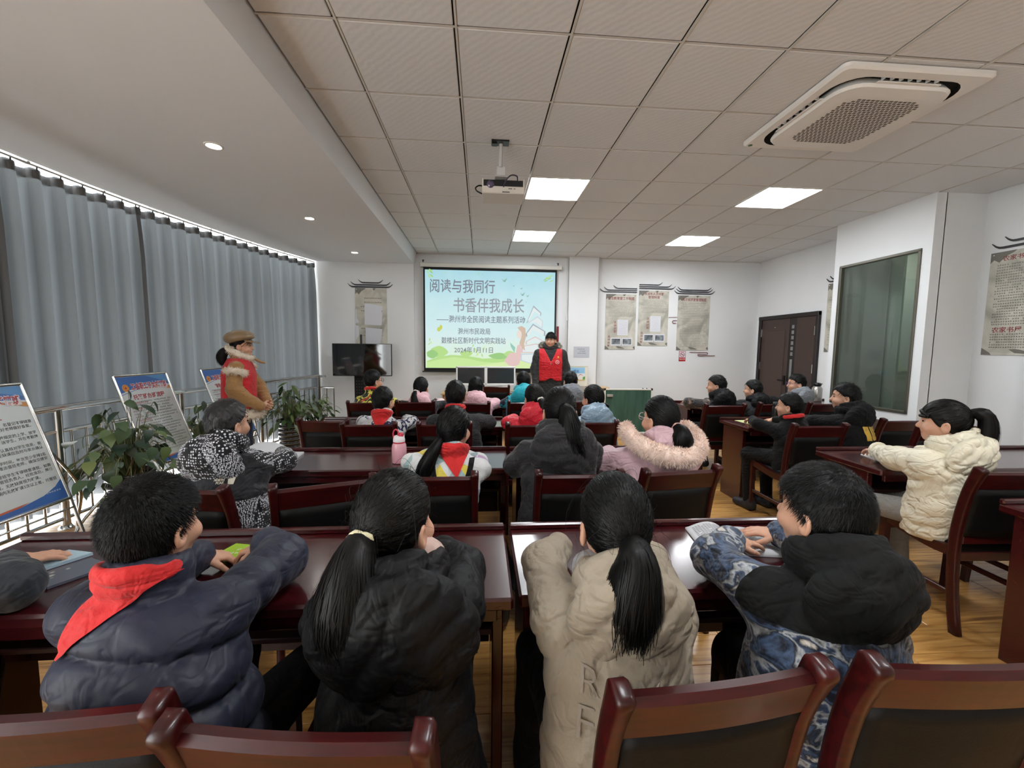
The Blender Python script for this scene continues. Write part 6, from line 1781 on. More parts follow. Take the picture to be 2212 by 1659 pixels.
    if hair == 'bun':
        T = HW(tie); V, F = surface_nets(lambda P: ell(P, T + Ri @ np.array([0, -.02, -.02]), (.034, .032, .042)) + .006 * np.sin(P[:, 2] * 150 + P[:, 0] * 90), T - .09, T + .09, .007); FastMesh().add(V, F).build('hair_bun', [hairmat], ent)
    if glasses:
        gm_ = MB()
        for sx in (-1, 1):
            gm_.tube([HW((sx * .033 + .0245 * math.cos(t), .100 - .004 * abs(math.cos(t)), .004 + .019 * math.sin(t))) for t in np.linspace(0, 2 * math.pi, 18, endpoint=False)], .0018, 6, closed=True)
            gm_.tube([HW((sx * .057, .097, .008)), HW((sx * .079, .06, .008)), HW((sx * .083, -.01, .006))], .0018, 6)
        gm_.tube([HW((-.009, .101, .006)), HW((0, .103, .009)), HW((.009, .101, .006))], .0018, 6); gm_.build('glasses', glasses, ent)
    # --- neckerchief
    if scarf:
        sz = scarf.get('size', 1.0); sm = FastMesh()
        def ringf(P):
            q = P - (N + np.array([0, -.004, .032 * s])); q = q @ Rx(-.30); rr = (np.sqrt((q[:, 0] / .078) ** 2 + (q[:, 1] / .082) ** 2) - 1) * .078
            return np.sqrt(rr ** 2 + (q[:, 2] * .55) ** 2) - .011 + .002 * wob(P, 90, 2)
        V, F = surface_nets(ringf, N - .14, N + .14, max(vox * .8, .007)); sm.add(V, F)
        if scarf.get('flap', True):
            nu, nv = 21, 15; G = []
            dirn = np.array(scarf.get('dir', (0, .92, -.25))); dx = scarf.get('dx', 0.0)
            for j in range(nv):
                v = j / (nv - 1); half = (.078 * (1 - v) + .004) * sz
                for i in range(nu):
                    u_ = i / (nu - 1) * 2 - 1; G.append(N + np.array([dx * v + u_ * half, -.16 - .06 * v * sz, .075 - .125 * v * sz]))
            Pd = drape(G, dirn, .007)
            Pd = Pd + .002 * np.sin(Pd[:, :1] * 120) * np.array([0, -1, .3])
            fi = [(j * nu + i, j * nu + i + 1, (j + 1) * nu + i + 1, (j + 1) * nu + i) for j in range(nv - 1) for i in range(nu - 1)]
            sm.add(Pd, np.array(fi))
        sm.build('red_scarf', [M_scarf], ent)
    ctx = dict(ent=ent, N=N, Hc=Hc, Pv=Pv, AR=AR, jack=jack, torso=torso, arm=arm, drape=drape, LC=LC, HW=HW, Rh=Rh, zN=zN, vox=vox, g=g, s=s, axis=axis, hood=hood_fn, J=J)
    if extra: extra(ctx)
    return ctx

def fur_ring(ent, name, pts, rad, n, length, m, seed=1, dirbias=(0, 0, 0)):
    """a soft roll with hairs, along pts"""
    g = np.random.default_rng(seed); pts = np.asarray(pts, float); k = len(pts); rad = np.full(k, rad) if np.isscalar(rad) else np.asarray(rad); fm = FastMesh()
    V, F = surface_nets(lambda P: chain(P, pts, rad * .86, .02) + .005 * wob(P, 70, seed), pts.min(0) - rad.max() - .03, pts.max(0) + rad.max() + .03, .010); fm.add(V, F)
    t = np.gradient(pts, axis=0); t /= np.linalg.norm(t, axis=1)[:, None]
    s_ = g.uniform(0, k - 1.001, n); i = s_.astype(int); f = (s_ - i)[:, None]; c = pts[i] * (1 - f) + pts[i + 1] * f; tt = t[i]
    d = g.normal(size=(n, 3)); d -= tt * (d * tt).sum(1)[:, None]; d /= np.linalg.norm(d, axis=1)[:, None]
    R = (rad[i] * (1 - f[:, 0]) + rad[i + 1] * f[:, 0])[:, None]
    d2 = d + np.asarray(dirbias) + g.normal(size=(n, 3)) * .35; d2 /= np.linalg.norm(d2, axis=1)[:, None]
    L = length * g.uniform(.6, 1.2, (n, 1)); p0 = c + d * R * .82
    path = np.stack([p0, p0 + d2 * L * .5, p0 + d2 * L + np.array([0, 0, -.15]) * L], 1)
    nn = np.cross(d2, g.normal(size=(n, 3))); nn /= np.linalg.norm(nn, axis=1)[:, None]
    ribbons(fm, path, np.array([[.004, .003, .0008]]) * np.ones((n, 1)), np.repeat(nn[:, None], 3, 1)); return fm.build(name, [m], ent)
# ------------------------------------------------------------------ people
def look(x, y, tx=.9, ty=5.1): return -math.degrees(math.atan2(tx - x, ty - y))
PUFFY = dict(t=[0, .15, .4, .65, .82, .92, 1.0], w=[.20, .208, .212, .205, .175, .125, .082], d=[.145, .152, .15, .138, .112, .09, .07])
COAT = dict(t=[0, .3, .55, .75, .86, .94, 1.0], w=[.27, .225, .195, .185, .16, .115, .078], d=[.20, .175, .155, .14, .112, .09, .07])
SLIM = dict(t=[0, .25, .5, .75, .88, .95, 1.0], w=[.172, .165, .17, .168, .142, .10, .066], d=[.135, .13, .125, .11, .088, .075, .06])

def strap(ctx, name, pts, width, m, dirn=(0, 1, 0), off=.008):
    c = catmull(pts, 16); t = np.gradient(c, axis=0); t /= np.linalg.norm(t, axis=1)[:, None]; sd = np.cross(t, np.asarray(dirn, float)); sd /= np.linalg.norm(sd, axis=1)[:, None]
    G = np.concatenate([c - sd * width / 2, c + sd * width / 2]); P = ctx['drape'](G, dirn, off); n = 16
    FastMesh().add(P, np.array([(i, i + 1, n + i + 1, n + i) for i in range(n - 1)])).build(name, [m], ctx['ent'])
def print_on(ctx, name, s, o, u, w, size, m, dirn=(0, 1, 0), bold=0.0, off=.004):
    V, F = text_mesh(s, size, bold); P = np.asarray(o) + np.outer(V[:, 0], u) + np.outer(V[:, 1], w)
    P = ctx['drape'](P, dirn, off)
    MB().add(P, F).build(name, m, ctx['ent'])

# ---- nearest row
person('child cut by the left photo edge, dark sleeve and hand resting on a magazine', (-.83, -1.40), 6, (-.88, -1.26, 1.20), look(-.8, -1.25), s=.98, lod=0, strands=300, jmats=[cloth('petrol_nylon', (40, 46, 54), .5, (26, .3))], prof=PUFFY, puff=(.13, .012),
       arms={'R': ((-.545, -1.10, .84), (-.735, -.93, .815)), 'L': ((-1.10, -1.12, .84), (-.98, -.92, .82))}, arm_r=(.075, .072, .046), hand_dirs={'R': (.30, .55, -.10)}, curl=(.12, .2))
person('boy in a navy puffer jacket with red scarf, hands on a lime green book', (.055, -1.36), -4, (-.045, -1.255, 1.190), look(-.07, -1.25) - 4, s=.97, lod=0, jmats=[NAVY], prof=dict(PUFFY, w=[.18, .188, .192, .187, .162, .118, .08]), puff=(.092, .020), arm_puff=(.095, .011), hlift=.008, strands=9500, hcap=1.02,
       arms={'L': ((-.19, -1.10, .845), (-.165, -.945, .83)), 'R': ((.135, -1.02, .855), (.035, -.90, .845))}, arm_r=(.078, .074, .06), scarf=dict(size=1.2, dx=-.09), hand_dirs={'L': (.5, .5, -.25), 'R': (-.85, .25, -.35)}, curl=(.5, .5), wr=.003,
       pants=DARKP, legs={'R': ((.27, -1.02, .56), (.30, -.96, .12))})
def bg(ctx):
    N = ctx['N']
    V, F = surface_nets(lambda P: np.maximum(ell(P, N + np.array([.045, .035, .035]), (.075, .07, .055)) + .004 * wob(P, 60, 2), -1), N + np.array([-.06, -.06, -.05]), N + np.array([.15, .13, .12]), .008)
    FastMesh().add(V, F).build('inner_hood', [cloth('dusty_pink', (196, 168, 158), .8)], ctx['ent'])
person('girl in a long black padded coat with brown-black ponytail and white scrunchie', (.555, -1.37), 2, (.53, -1.285, 1.205), -26, s=1.04, lod=0, jmats=[BLK], prof=dict(COAT, w=[.27, .215, .18, .168, .148, .108, .075]), hem=.13, hood=dict(s=1.25, dx=.02), hair='pony', hairmat=M_hair2, tie=(-.005, -.103, .012), strands=3600,
       tail=[(-.005, -.045, -.035), (-.008, -.065, -.085), (-.012, -.07, -.135), (-.012, -.065, -.18)], tail_r=[.022, .042, .058, .068, .066, .05], tie_mat=mat('scrunchie_cream', (214, 206, 170), .8), arm_r=(.072, .066, .054), wr=.005, arms={'L': ((.385, -1.07, .835), (.47, -.94, .83)), 'R': ((.69, -1.07, .835), (.61, -.94, .83))}, extra=bg, hands='')
def bei(ctx):
    N = ctx['N']; gr = mat('stitch_grey', (146, 136, 124), .8)
    for s_, x, z, sz in (('ROM', -.12, -.175, .085), ('FUL', -.13, -.265, .10)):
        print_on(ctx, 'outline_lettering', s_, np.array([x, -.30, ctx['zN'] + z]), np.array([.98, 0, -.18]), np.array([.1, 0, 1.0]), sz, gr, (0, 1, 0), -.012 * sz, .004)
    V, F = surface_nets(lambda P: ell(P, N + np.array([-.055, .01, .02]), (.055, .06, .045)) + .004 * wob(P, 60, 2), N + np.array([-.15, -.09, -.06]), N + np.array([.05, .12, .10]), .008)
    FastMesh().add(V, F).build('inner_collar', [cloth('pale_grey_lining', (150, 150, 152), .7)], ctx['ent'])
person('girl in a beige jacket with a straight black ponytail', (1.065, -1.37), 0, (1.075, -1.285, 1.19), 4, s=1.03, lod=0, jmats=[BEIGE], prof=dict(SLIM, w=[.185, .175, .175, .175, .15, .11, .075]), hem=.36, hood=dict(s=.98), hair='pony', tie=(0, -.105, .0), strands=3600,
       tail=[(0, -.035, -.02), (-.008, -.045, -.065), (-.012, -.045, -.115), (-.010, -.04, -.165)], tail_r=[.022, .036, .052, .058, .058, .046], arm_r=(.072, .066, .054), wr=.005, arms={'L': ((.93, -1.09, .85), (1.0, -.95, .83)), 'R': ((1.245, -1.10, .85), (1.16, -.95, .83))}, extra=bei, hands='', pants=DARKP,
       legs={'L': ((.92, -1.03, .53), (.90, -1.0, .1))}, shoulder=.15)
def camof(fc, k):
    return np.minimum.reduce([fc[:, 2] - (k['zN'] - .115 + .25 * fc[:, 0] ** 2), .172 - np.abs(fc[:, 0]), k['N'][1] + .045 - fc[:, 1]])
def knee(ctx):
    K_ = ctx['J'][-1][1]
    MB().box(K_ + np.array([-.0, -.035, .060]), (.035, .006, .010), .001, R=Rx(.9)).build('gold_mark', mat('gold_thread', (128, 104, 52), .4), ctx['ent'])
person('boy in a blue mountain-print jacket with black hood, reading an open book', (1.59, -1.345), 6, (1.65, -1.265, 1.203), look(1.65, -1.25) + 14, s=1.03, lod=0, jmats=[M_mount, BLK3], jmatfn=camof, prof=dict(PUFFY, w=[.175, .18, .188, .19, .17, .128, .082]), hood=dict(s=1.06, dy=.0, mi=1), arm_r=(.08, .07, .058), wr=.005, hlift=.006, strands=9500, hcap=1.04,
       arms={'L': ((1.475, -1.08, .85), (1.60, -.955, .835)), 'R': ((1.84, -1.02, .85), (1.835, -.905, .835))}, hand_dirs={'L': (.75, .30, -.12), 'R': (-.75, .55, -.10)}, curl=(.15, .22), legs={'L': ((1.56, -1.08, .52), (1.58, -1.0, .1))}, extra=knee, scarf=dict(flap=False), shoulder=.165)

# ---- second row
def bandf(fc, k):
    return np.minimum.reduce([fc[:, 2] - (k['zN'] - .225), .04 - k['torso'](fc), k['arm'](fc, 'R') + .04])
def band(ctx):
    N = ctx['N']; w_ = mat('logo_white', (214, 208, 190), .7)
    for s_, z in (('FLY', -.112), ('NORTH', -.125), ('FCAE', -.138)):
        print_on(ctx, 'back_lettering', s_, np.array([N[0] + .072 - (.012 if len(s_) > 4 else 0), -.30, ctx['zN'] + z]), np.array([1.0, 0, 0]), np.array([0, 0, 1.0]), .014 if len(s_) < 5 else .013, w_, bold=.0006)
    strap(ctx, 'back_logo', [np.array([N[0] + .118, -.30, ctx['zN'] - .125]), np.array([N[0] + .13, -.3, ctx['zN'] - .125]), np.array([N[0] + .144, -.30, ctx['zN'] - .125])], .036, w_, (0, 1, 0), .004)
person('boy in a black and white bandana print jacket, writing at the left', (-.55, -.10), -8, (-.59, -.02, 1.22), look(-.59, 0) - 8, s=1.02, lod=1, jmats=[M_band, cloth('black_yoke', (30, 31, 36), .6)], jmatfn=bandf, prof=dict(PUFFY, w=[.19, .195, .20, .198, .17, .125, .08]), hood=dict(s=1.1), scarf=dict(flap=False), arm_r=(.076, .07, .058), pants=M_band,
       arms={'R': ((-.355, .12, .855), (-.46, .28, .84)), 'L': ((-.80, .10, .85), (-.64, .28, .83))}, extra=band, hairmat=mat('hair_faded', (36, 34, 35), .5), hlift=.008, wr=.006)
def braid(ctx):
    N = ctx['N']
    for sx in (-1, 1):
        strap(ctx, 'bag_strap', [N + np.array([sx * .105, -.3, -.015]), N + np.array([sx * .095, -.3, -.07]), N + np.array([sx * .07, -.3, -.14])], .028, DARKP)
    band_ = [ctx['HW']((.085 * math.sin(t), -.03 + .02 * math.cos(t), .118 * math.cos(t) * .75 + .0)) for t in np.linspace(-1.9, 1.9, 22)]
    MB().tube(band_, [.005 + .0016 * (k % 2) for k in range(22)], 6).build('braided_hair_band', M_hair, ctx['ent'])
person('girl in a multicoloured diamond-knit top with red scarf and low side ponytail', (.525, -.08), -2, (.59, -.0, 1.18), -24, s=1.03, lod=1, jmats=[M_diam], prof=dict(SLIM, w=[.17, .17, .178, .178, .15, .11, .072]), hair='pony', tie=(-.03, -.098, -.042), tail=[(-.03, -.035, -.05), (-.065, -.04, -.12), (-.085, -.03, -.20), (-.09, -.02, -.26)], tail_r=[.020, .032, .042, .044, .034], scarf=dict(size=1.15, dx=.03), extra=braid, wr=.004,
       arms={'L': ((.30, .12, .84), (.42, .26, .83)), 'R': ((.76, .12, .84), (.64, .26, .83))})
def seams(ctx):
    N = ctx['N']
    for x in (-.05, .05):
        strap(ctx, 'hood_seam', [N + np.array([x, -.34, .02]), N + np.array([x, -.34, -.07]), N + np.array([x * .9, -.34, -.155])], .004, mat('seam_dark', (8, 8, 9), .9), (0, 1, 0), .002)
person('tall girl in a plain black hooded coat with high straight ponytail', (1.16, -.085), 0, (1.175, -.015, 1.29), 2, s=1.08, lod=1, jmats=[cloth('black_matt_coat', (38, 37, 40), .7, (30, .4))], prof=dict(COAT, w=[.25, .22, .205, .205, .18, .13, .085]), hem=.18, puff=(.22, .006), hood=dict(s=1.28), hair='pony', tie=(0, -.098, .038), tail=[(.01, -.05, -.03), (.02, -.07, -.10), (.035, -.075, -.17), (.06, -.07, -.225)], tail_r=[.022, .044, .060, .066, .048], arm_r=(.082, .074, .06), shoulder=.175, wr=.005, extra=seams,
       arms={'L': ((.90, .06, .84), (1.02, .26, .83)), 'R': ((1.42, .06, .84), (1.30, .26, .83))})
def pinkx(ctx):
    N = ctx['N']; th = np.linspace(-.62 * math.pi, .62 * math.pi, 16)
    pts = [N + np.array([.195 * math.sin(t), .02 - .20 * math.cos(t), .045 - .085 * math.cos(t)]) for t in th]
    fur_ring(ctx['ent'], 'fur_collar', pts, [.034 + .018 * math.cos(t * .75) for t in th], 9000, .022, M_fur2, 4)
person('girl in a pink satin coat with a fluffy fur-trimmed hood and glasses', (1.69, -.085), 6, (1.755, -.02, 1.24), look(1.75, 0) + 16, s=1.04, lod=1, jmats=[PINK], prof=dict(PUFFY, w=[.21, .215, .215, .215, .185, .14, .09]), hem=.38, puff=(.16, .008), hood=dict(s=.92), hair='pony', tie=(.01, -.102, -.028), tail=[(0, -.055, -.025), (-.005, -.075, -.055), (0.0, -.06, -.085), (.03, -.045, -.095)], tail_r=[.024, .046, .058, .05, .03], tie_mat=mat('scrunchie_pink', (206, 158, 150), .85), arm_r=(.086, .08, .062), glasses=mat('glasses_pale', (190, 176, 176), .3), extra=pinkx, wr=.006,
       arms={'L': ((1.42, .05, .845), (1.56, .27, .83)), 'R': ((1.95, .05, .845), (1.83, .27, .83))}, shoulder=.175)

# ---- third row
person('boy in a navy and white patchwork knit with red scarf', (-.09, 1.24), 0, (-.10, 1.32, 1.165), look(-.1, 1.3) - 6, s=1.02, lod=1, jmats=[M_star], scarf=dict(size=1.2), arms={'R': ((.17, 1.40, .85), (.05, 1.60, .83)), 'L': ((-.33, 1.40, .85), (-.2, 1.62, .83))}, strands=500, hlift=.006)
person('boy in a grey coat with a red scarf, leaning wide on the desk', (.55, 1.24), 0, (.52, 1.32, 1.22), look(.5, 1.3) - 2, s=1.06, lod=1, jmats=[GREYC], prof=PUFFY, scarf=dict(size=1.15), arm_r=(.076, .07, .058), shoulder=.17, arms={'R': ((.86, 1.40, .845), (.72, 1.62, .83)), 'L': ((.28, 1.38, .85), (.4, 1.62, .83))}, strands=500, hlift=.008)
person('girl in a bright red padded jacket with a long ponytail and white scrunchie', (1.17, 1.24), 0, (1.205, 1.32, 1.19), 16, s=1.02, lod=1, jmats=[REDN], prof=PUFFY, puff=(.10, .010), hood=dict(s=1.0), hair='pony', hairmat=M_hair2, tie=(.012, -.10, .012), tail=[(.02, -.045, -.06), (.045, -.05, -.15), (.055, -.045, -.24)], tail_r=[.02, .036, .044, .034], tie_mat=mat('scrunchie_white', (226, 222, 214), .8), strands=600, arms={'L': ((.94, 1.38, .845), (1.06, 1.62, .83)), 'R': ((1.42, 1.40, .845), (1.30, 1.62, .83))})
person('girl in a shiny pale blue jacket with hair in a low bun', (1.73, 1.25), 4, (1.735, 1.32, 1.185), look(1.73, 1.3) + 14, s=1.02, lod=1, jmats=[LBLUE], prof=PUFFY, puff=(.09, .012), hood=dict(s=1.05), hair='bun', tie=(.045, -.098, -.045), strands=600, arms={'L': ((1.50, 1.40, .845), (1.62, 1.62, .83)), 'R': ((1.96, 1.40, .845), (1.84, 1.62, .83))})

# ---- fourth row
person('boy in a yellow camouflage top with glasses, in front of the television', (-.50, 2.53), -4, (-.51, 2.62, 1.24), look(-.5, 2.6) - 14, s=1.06, lod=2, jmats=[M_ycamo], scarf=dict(flap=False), glasses=M_specs, arms={'L': ((-.74, 2.70, .85), (-.62, 2.90, .83)), 'R': ((-.26, 2.70, .85), (-.38, 2.90, .83))})
def vestm(fc, k): return np.minimum(np.minimum(k['arm'](fc, 'L'), k['arm'](fc, 'R')) + .03, k['zN'] - .03 - fc[:, 2])
person('girl in a black vest over pale pink sleeves with a ponytail tied low', (.05, 2.53), -2, (.04, 2.62, 1.155), -14, s=1.02, lod=2, jmats=[M_grad, VESTB], jmatfn=vestm, hood=dict(s=.9, sep=True, mat=PINK4), hair='pony', tie=(-.02, -.10, -.025), tail=[(-.01, -.05, -.06), (0, -.06, -.14), (.01, -.05, -.2)], tail_r=[.02, .04, .055, .05], tie_mat=mat('scrunchie_white', (226, 222, 214), .8), arms={'L': ((-.20, 2.70, .845), (-.08, 2.90, .83)), 'R': ((.31, 2.70, .845), (.19, 2.90, .83))})
person('girl in a pink hooded top with loose shoulder-length hair', (.69, 2.53), 0, (.685, 2.62, 1.165), -18, s=1.04, lod=2, jmats=[PINK4], hood=dict(s=1.0), hair='loose', arm_r=(.072, .068, .055), arms={'L': ((.45, 2.70, .845), (.57, 2.90, .83)), 'R': ((.96, 2.70, .845), (.82, 2.90, .83))})
def turqf(fc, k): return -np.minimum(k['arm'](fc, 'L'), k['arm'](fc, 'R'))
person('boy in a turquoise hooded jacket with navy sleeves', (1.24, 2.54), 2, (1.245, 2.62, 1.23), 6, s=1.0, lod=2, jmats=[TURQ, NAVY2], jmatfn=turqf, prof=PUFFY, hood=dict(s=1.12), arms={'L': ((.98, 2.68, .845), (1.12, 2.90, .83)), 'R': ((1.48, 2.70, .845), (1.36, 2.90, .83))}, hlift=.006)
person('boy in a light grey hooded top, nearest the standing man', (1.84, 2.62), 2, (1.835, 2.72, 1.23), 10, s=1.0, lod=2, jmats=[GREY4], hood=dict(s=.95), hlift=.007, arms={'L': ((1.60, 2.76, .845), (1.72, 2.95, .83)), 'R': ((2.08, 2.76, .845), (1.96, 2.95, .83))})

# ---- right-hand desks
def camoRf(fc, k): return .006 - np.minimum(k['arm'](fc, 'L'), k['arm'](fc, 'R'))
person('boy with brown camouflage sleeves near the green chalkboard', (3.60, 2.42), 16, (3.60, 2.54, 1.205), look(3.6, 2.6) + 12, s=1.06, lod=1, strands=400, jmats=[BLK, M_bcamo], jmatfn=camoRf, prof=PUFFY, hood=dict(s=1.1), arms={'L': ((3.30, 2.66, .85), (3.42, 2.88, .83)), 'R': ((3.84, 2.66, .85), (3.70, 2.90, .83))}, arm_r=(.074, .07, .056))
person('short-haired boy in a black jacket in front of the brown door', (4.10, 2.46), 14, (4.10, 2.58, 1.145), look(4.1, 2.6) - 6, s=1.0, lod=2, jmats=[BLK], prof=PUFFY, hlift=.005, hood=dict(s=1.0))
person('boy with glasses and a grey hood, farthest to the right', (4.86, 2.68), 18, (4.86, 2.82, 1.205), look(4.9, 2.9) + 10, s=1.06, lod=2, jmats=[BLK2], hood=dict(s=1.0, sep=True, mat=GREY4), glasses=mat('glasses_violet', (90, 80, 130), .3), arms={'L': ((4.60, 2.92, .85), (4.68, 3.12, .83)), 'R': ((5.10, 2.92, .85), (5.0, 3.12, .83))})
person('boy in a plain black jumper with red collar at the right-hand desks', (3.46, 1.06), 14, (3.47, 1.17, 1.135), look(3.47, 1.15) + 8, s=.98, lod=1, strands=500, jmats=[BLK2], scarf=dict(flap=False), hlift=.007, arms={'L': ((3.22, 1.24, .845), (3.36, 1.48, .83)), 'R': ((3.70, 1.26, .845), (3.60, 1.48, .83))})
def stripef(fc, k):
    z = fc[:, 2]; x = fc[:, 0]; u_ = ((x + .02) / .040) % 1.0
    return np.minimum.reduce([k['zN'] - .09 - z, z - (k['zN'] - .23), .02 - fc[:, 1], x + .02, .18 - x, (.33 - np.abs(u_ - .33)) * .040])
person('boy in a black hooded jacket with yellow stripes on the back', (4.10, 1.16), 14, (4.10, 1.28, 1.215), look(4.1, 1.3) + 10, s=1.06, lod=1, strands=600, jmats=[BLK2, cloth('stripe_yellow', (222, 178, 70), .7)], jmatfn=stripef, prof=dict(PUFFY, w=[.18, .185, .195, .2, .18, .135, .085]), hood=dict(s=1.12), arm_r=(.076, .068, .054), shoulder=.17, arms={'L': ((3.86, 1.36, .85), (3.92, 1.52, .83)), 'R': ((4.36, 1.36, .845), (4.24, 1.54, .83))}, hlift=.014)
def creamx(ctx):
    MB().tube([ctx['HW']((x, .088 - 9 * x * x, .045 + .02 * math.cos(x * 30) - .008)) for x in np.linspace(-.06, .06, 11)], .012, 6).tube([ctx['HW']((x, .092 - 9 * x * x, .030)) for x in np.linspace(-.055, .055, 11)], .009, 6).build('fringe', M_hair2, ctx['ent'])
    a, e, w_ = ctx['AR']['L']
    MB().tube([w_ + .05 * np.array([math.cos(t), .25 * math.sin(t), math.sin(t)]) @ Rz(-.5).T for t in np.linspace(0, 2 * math.pi, 18, endpoint=False)], .012, 6, closed=True).build('frilled_cuff', CREAM, ctx['ent'])
person('girl in a cream puffer jacket with a high ponytail and grey trousers', (3.42, -.14), 12, (3.405, -.11, 1.23), look(3.4, -.1) + 16, s=1.05, lod=1, strands=1200, jmats=[CREAM], prof=dict(COAT, w=[.195, .205, .20, .195, .175, .13, .09], d=[.15, .155, .15, .14, .115, .095, .072]), hem=.44, hood=dict(s=1.12), hair='pony', hairmat=M_hair2, tie=(.0, -.095, .062), tail=[(.03, -.045, .0), (.05, -.055, -.08), (.05, -.045, -.18), (.04, -.035, -.25)], tail_r=[.022, .034, .040, .038, .022], puff=(.085, .007), wr=.007, arm_r=(.082, .078, .054), pants=GREYP, shoes=M_shoew, extra=creamx, slouch=.03,
       arms={'L': ((3.27, .03, .86), (3.40, .25, .835)), 'R': ((3.72, .0, .85), (3.66, .20, .84))}, hairline=([-.13, -.06, -.03, -.005, .02, .05, .075, .12], [-.095, -.085, -.055, -.035, -.02, .02, .035, .036]), shoulder=.16, legs={'L': ((3.24, .17, .53), (3.33, .22, .10)), 'R': ((3.50, .20, .53), (3.52, .16, .10))})

# ---- standing adults
ADULT = dict(t=[0, .2, .45, .7, .86, .95, 1.0], w=[.235, .225, .215, .225, .19, .13, .085], d=[.165, .16, .15, .155, .125, .098, .075])
def man_extra(ctx):
    ent, N, zN = ctx['ent'], ctx['N'], ctx['zN']; a = ctx['AR']
    def yoke(P): return cone(P, a['L'][0] + np.array([.02, 0, 0]), a['R'][0] - np.array([.02, 0, 0]), .082, .082)
    def vest(P):
        d = smin(ctx['torso'](P, .022, .955), yoke(P), .03)
        d = smax(d, np.abs(P[:, 0]) - .195 + .25 * np.maximum(zN - .1 - P[:, 2], 0) * 0, .01)
        v = (np.abs(P[:, 0]) - (P[:, 2] - (zN - .235)) * .50)            # V neck, open in front
        cut = np.maximum(v, -(P[:, 1] - .0)); d = smax(d, -cut * .8, .006)
        d = smax(d, P[:, 2] - (zN + .01), .01)
        d = smax(d, (.955 + .55 * np.maximum(0, .10 - np.abs(P[:, 0]))) - P[:, 2], .01)
        return smax(d, .95 - P[:, 2], .01)
    V, F = surface_nets(vest, (-.30, -.28, .92), (.30, .30, zN + .05), .013); FastMesh().add(relax(V, F, 1, .4), F).build('red_vest', [VRED], ent)
    fz = ctx['zN']
    def on(x, z): return ctx['drape'](np.array([[x, .42, z]]), (0, -1, 0), .004, vest)[0]
    zp = MB(); zp.tube([on(0, z) for z in np.linspace(1.0, fz - .25, 8)], .003, 5); zp.build('zip', mat('zip_red', (150, 20, 28), .5), ent)
    MB().box(on(0, fz - .26) + np.array([0, .004, 0]), (.012, .006, .035), .002).build('zip_pull', M_steel, ent)
    for sx in (-1, 1):
        G = np.array([[sx * .11 + i, .42, 1.19 + j] for j in np.linspace(-.02, .02, 3) for i in np.linspace(-.045, .045, 6)]); P = ctx['drape'](G, (0, -1, 0), .012, vest)
        FastMesh().add(P, np.array([(r * 6 + c, r * 6 + c + 1, r * 6 + c + 7, r * 6 + c + 6) for r in range(2) for c in range(5)])).build('pocket_flap', [VRED], ent)
    def disc(x, z, r0, r1, m, name):
        th = np.linspace(0, 2 * math.pi, 21)[:-1]; G = np.array([[x + r * math.cos(t), .42, z + r * math.sin(t)] for r in (r0, r1) for t in th]); P = ctx['drape'](G, (0, -1, 0), .007, vest)
        FastMesh().add(P, np.array([(i, (i + 1) % 20, 20 + (i + 1) % 20, 20 + i) for i in range(20)])).build(name, [m], ent)
    disc(-.105, 1.275, .026, .032, mat('badge_white', (222, 200, 204), .5), 'badge_ring'); disc(-.105, 1.275, .001, .014, mat('badge_pink', (214, 130, 140), .5), 'badge_mark')
    disc(-.12, 1.36, .001, .016, mat('emblem_gold', (220, 150, 60), .5), 'emblem')
    m_ = MB()
    for k in range(3): m_.box(on(-.095 - .022 * k, 1.335), (.014, .004, .006))
    m_.build('emblem_lettering', mat('emblem_gold', (220, 150, 60), .5), ent)
    th = np.linspace(-.62 * math.pi, .62 * math.pi, 14)
    fur_ring(ent, 'fur_trim', [N + np.array([.16 * math.sin(t), -.05 - .13 * math.cos(t), .03 + .05 * math.cos(t)]) for t in th], .03, 1500, .035, mat('grey_green_fur', (128, 126, 112), .9), 8)
person('man in a charcoal parka and red volunteer vest standing beside the screen', (1.905, 4.66), 176, (1.90, 4.60, 1.775), 152, hpitch=-4, s=1.06, lod=1, jmats=[PARKA], prof=ADULT, hem=.72, stand=True, arm_r=(.086, .074, .06), shoulder=.205, hood=dict(s=1.15), glasses=M_specs, extra=man_extra, strands=1000, hlift=.008, pants=DARKP, slouch=.0, puff=(.16, .006),
       hairline=([-.13, -.06, -.03, -.005, .02, .05, .075, .12], [-.085, -.075, -.045, .0, .01, .022, .03, .034]), arms={'L': ((2.175, 4.62, 1.17), (2.165, 4.54, .93)), 'R': ((1.635, 4.62, 1.17), (1.645, 4.54, .93))}, hand_dirs={'L': (0, -.1, -1), 'R': (0, -.1, -1)})
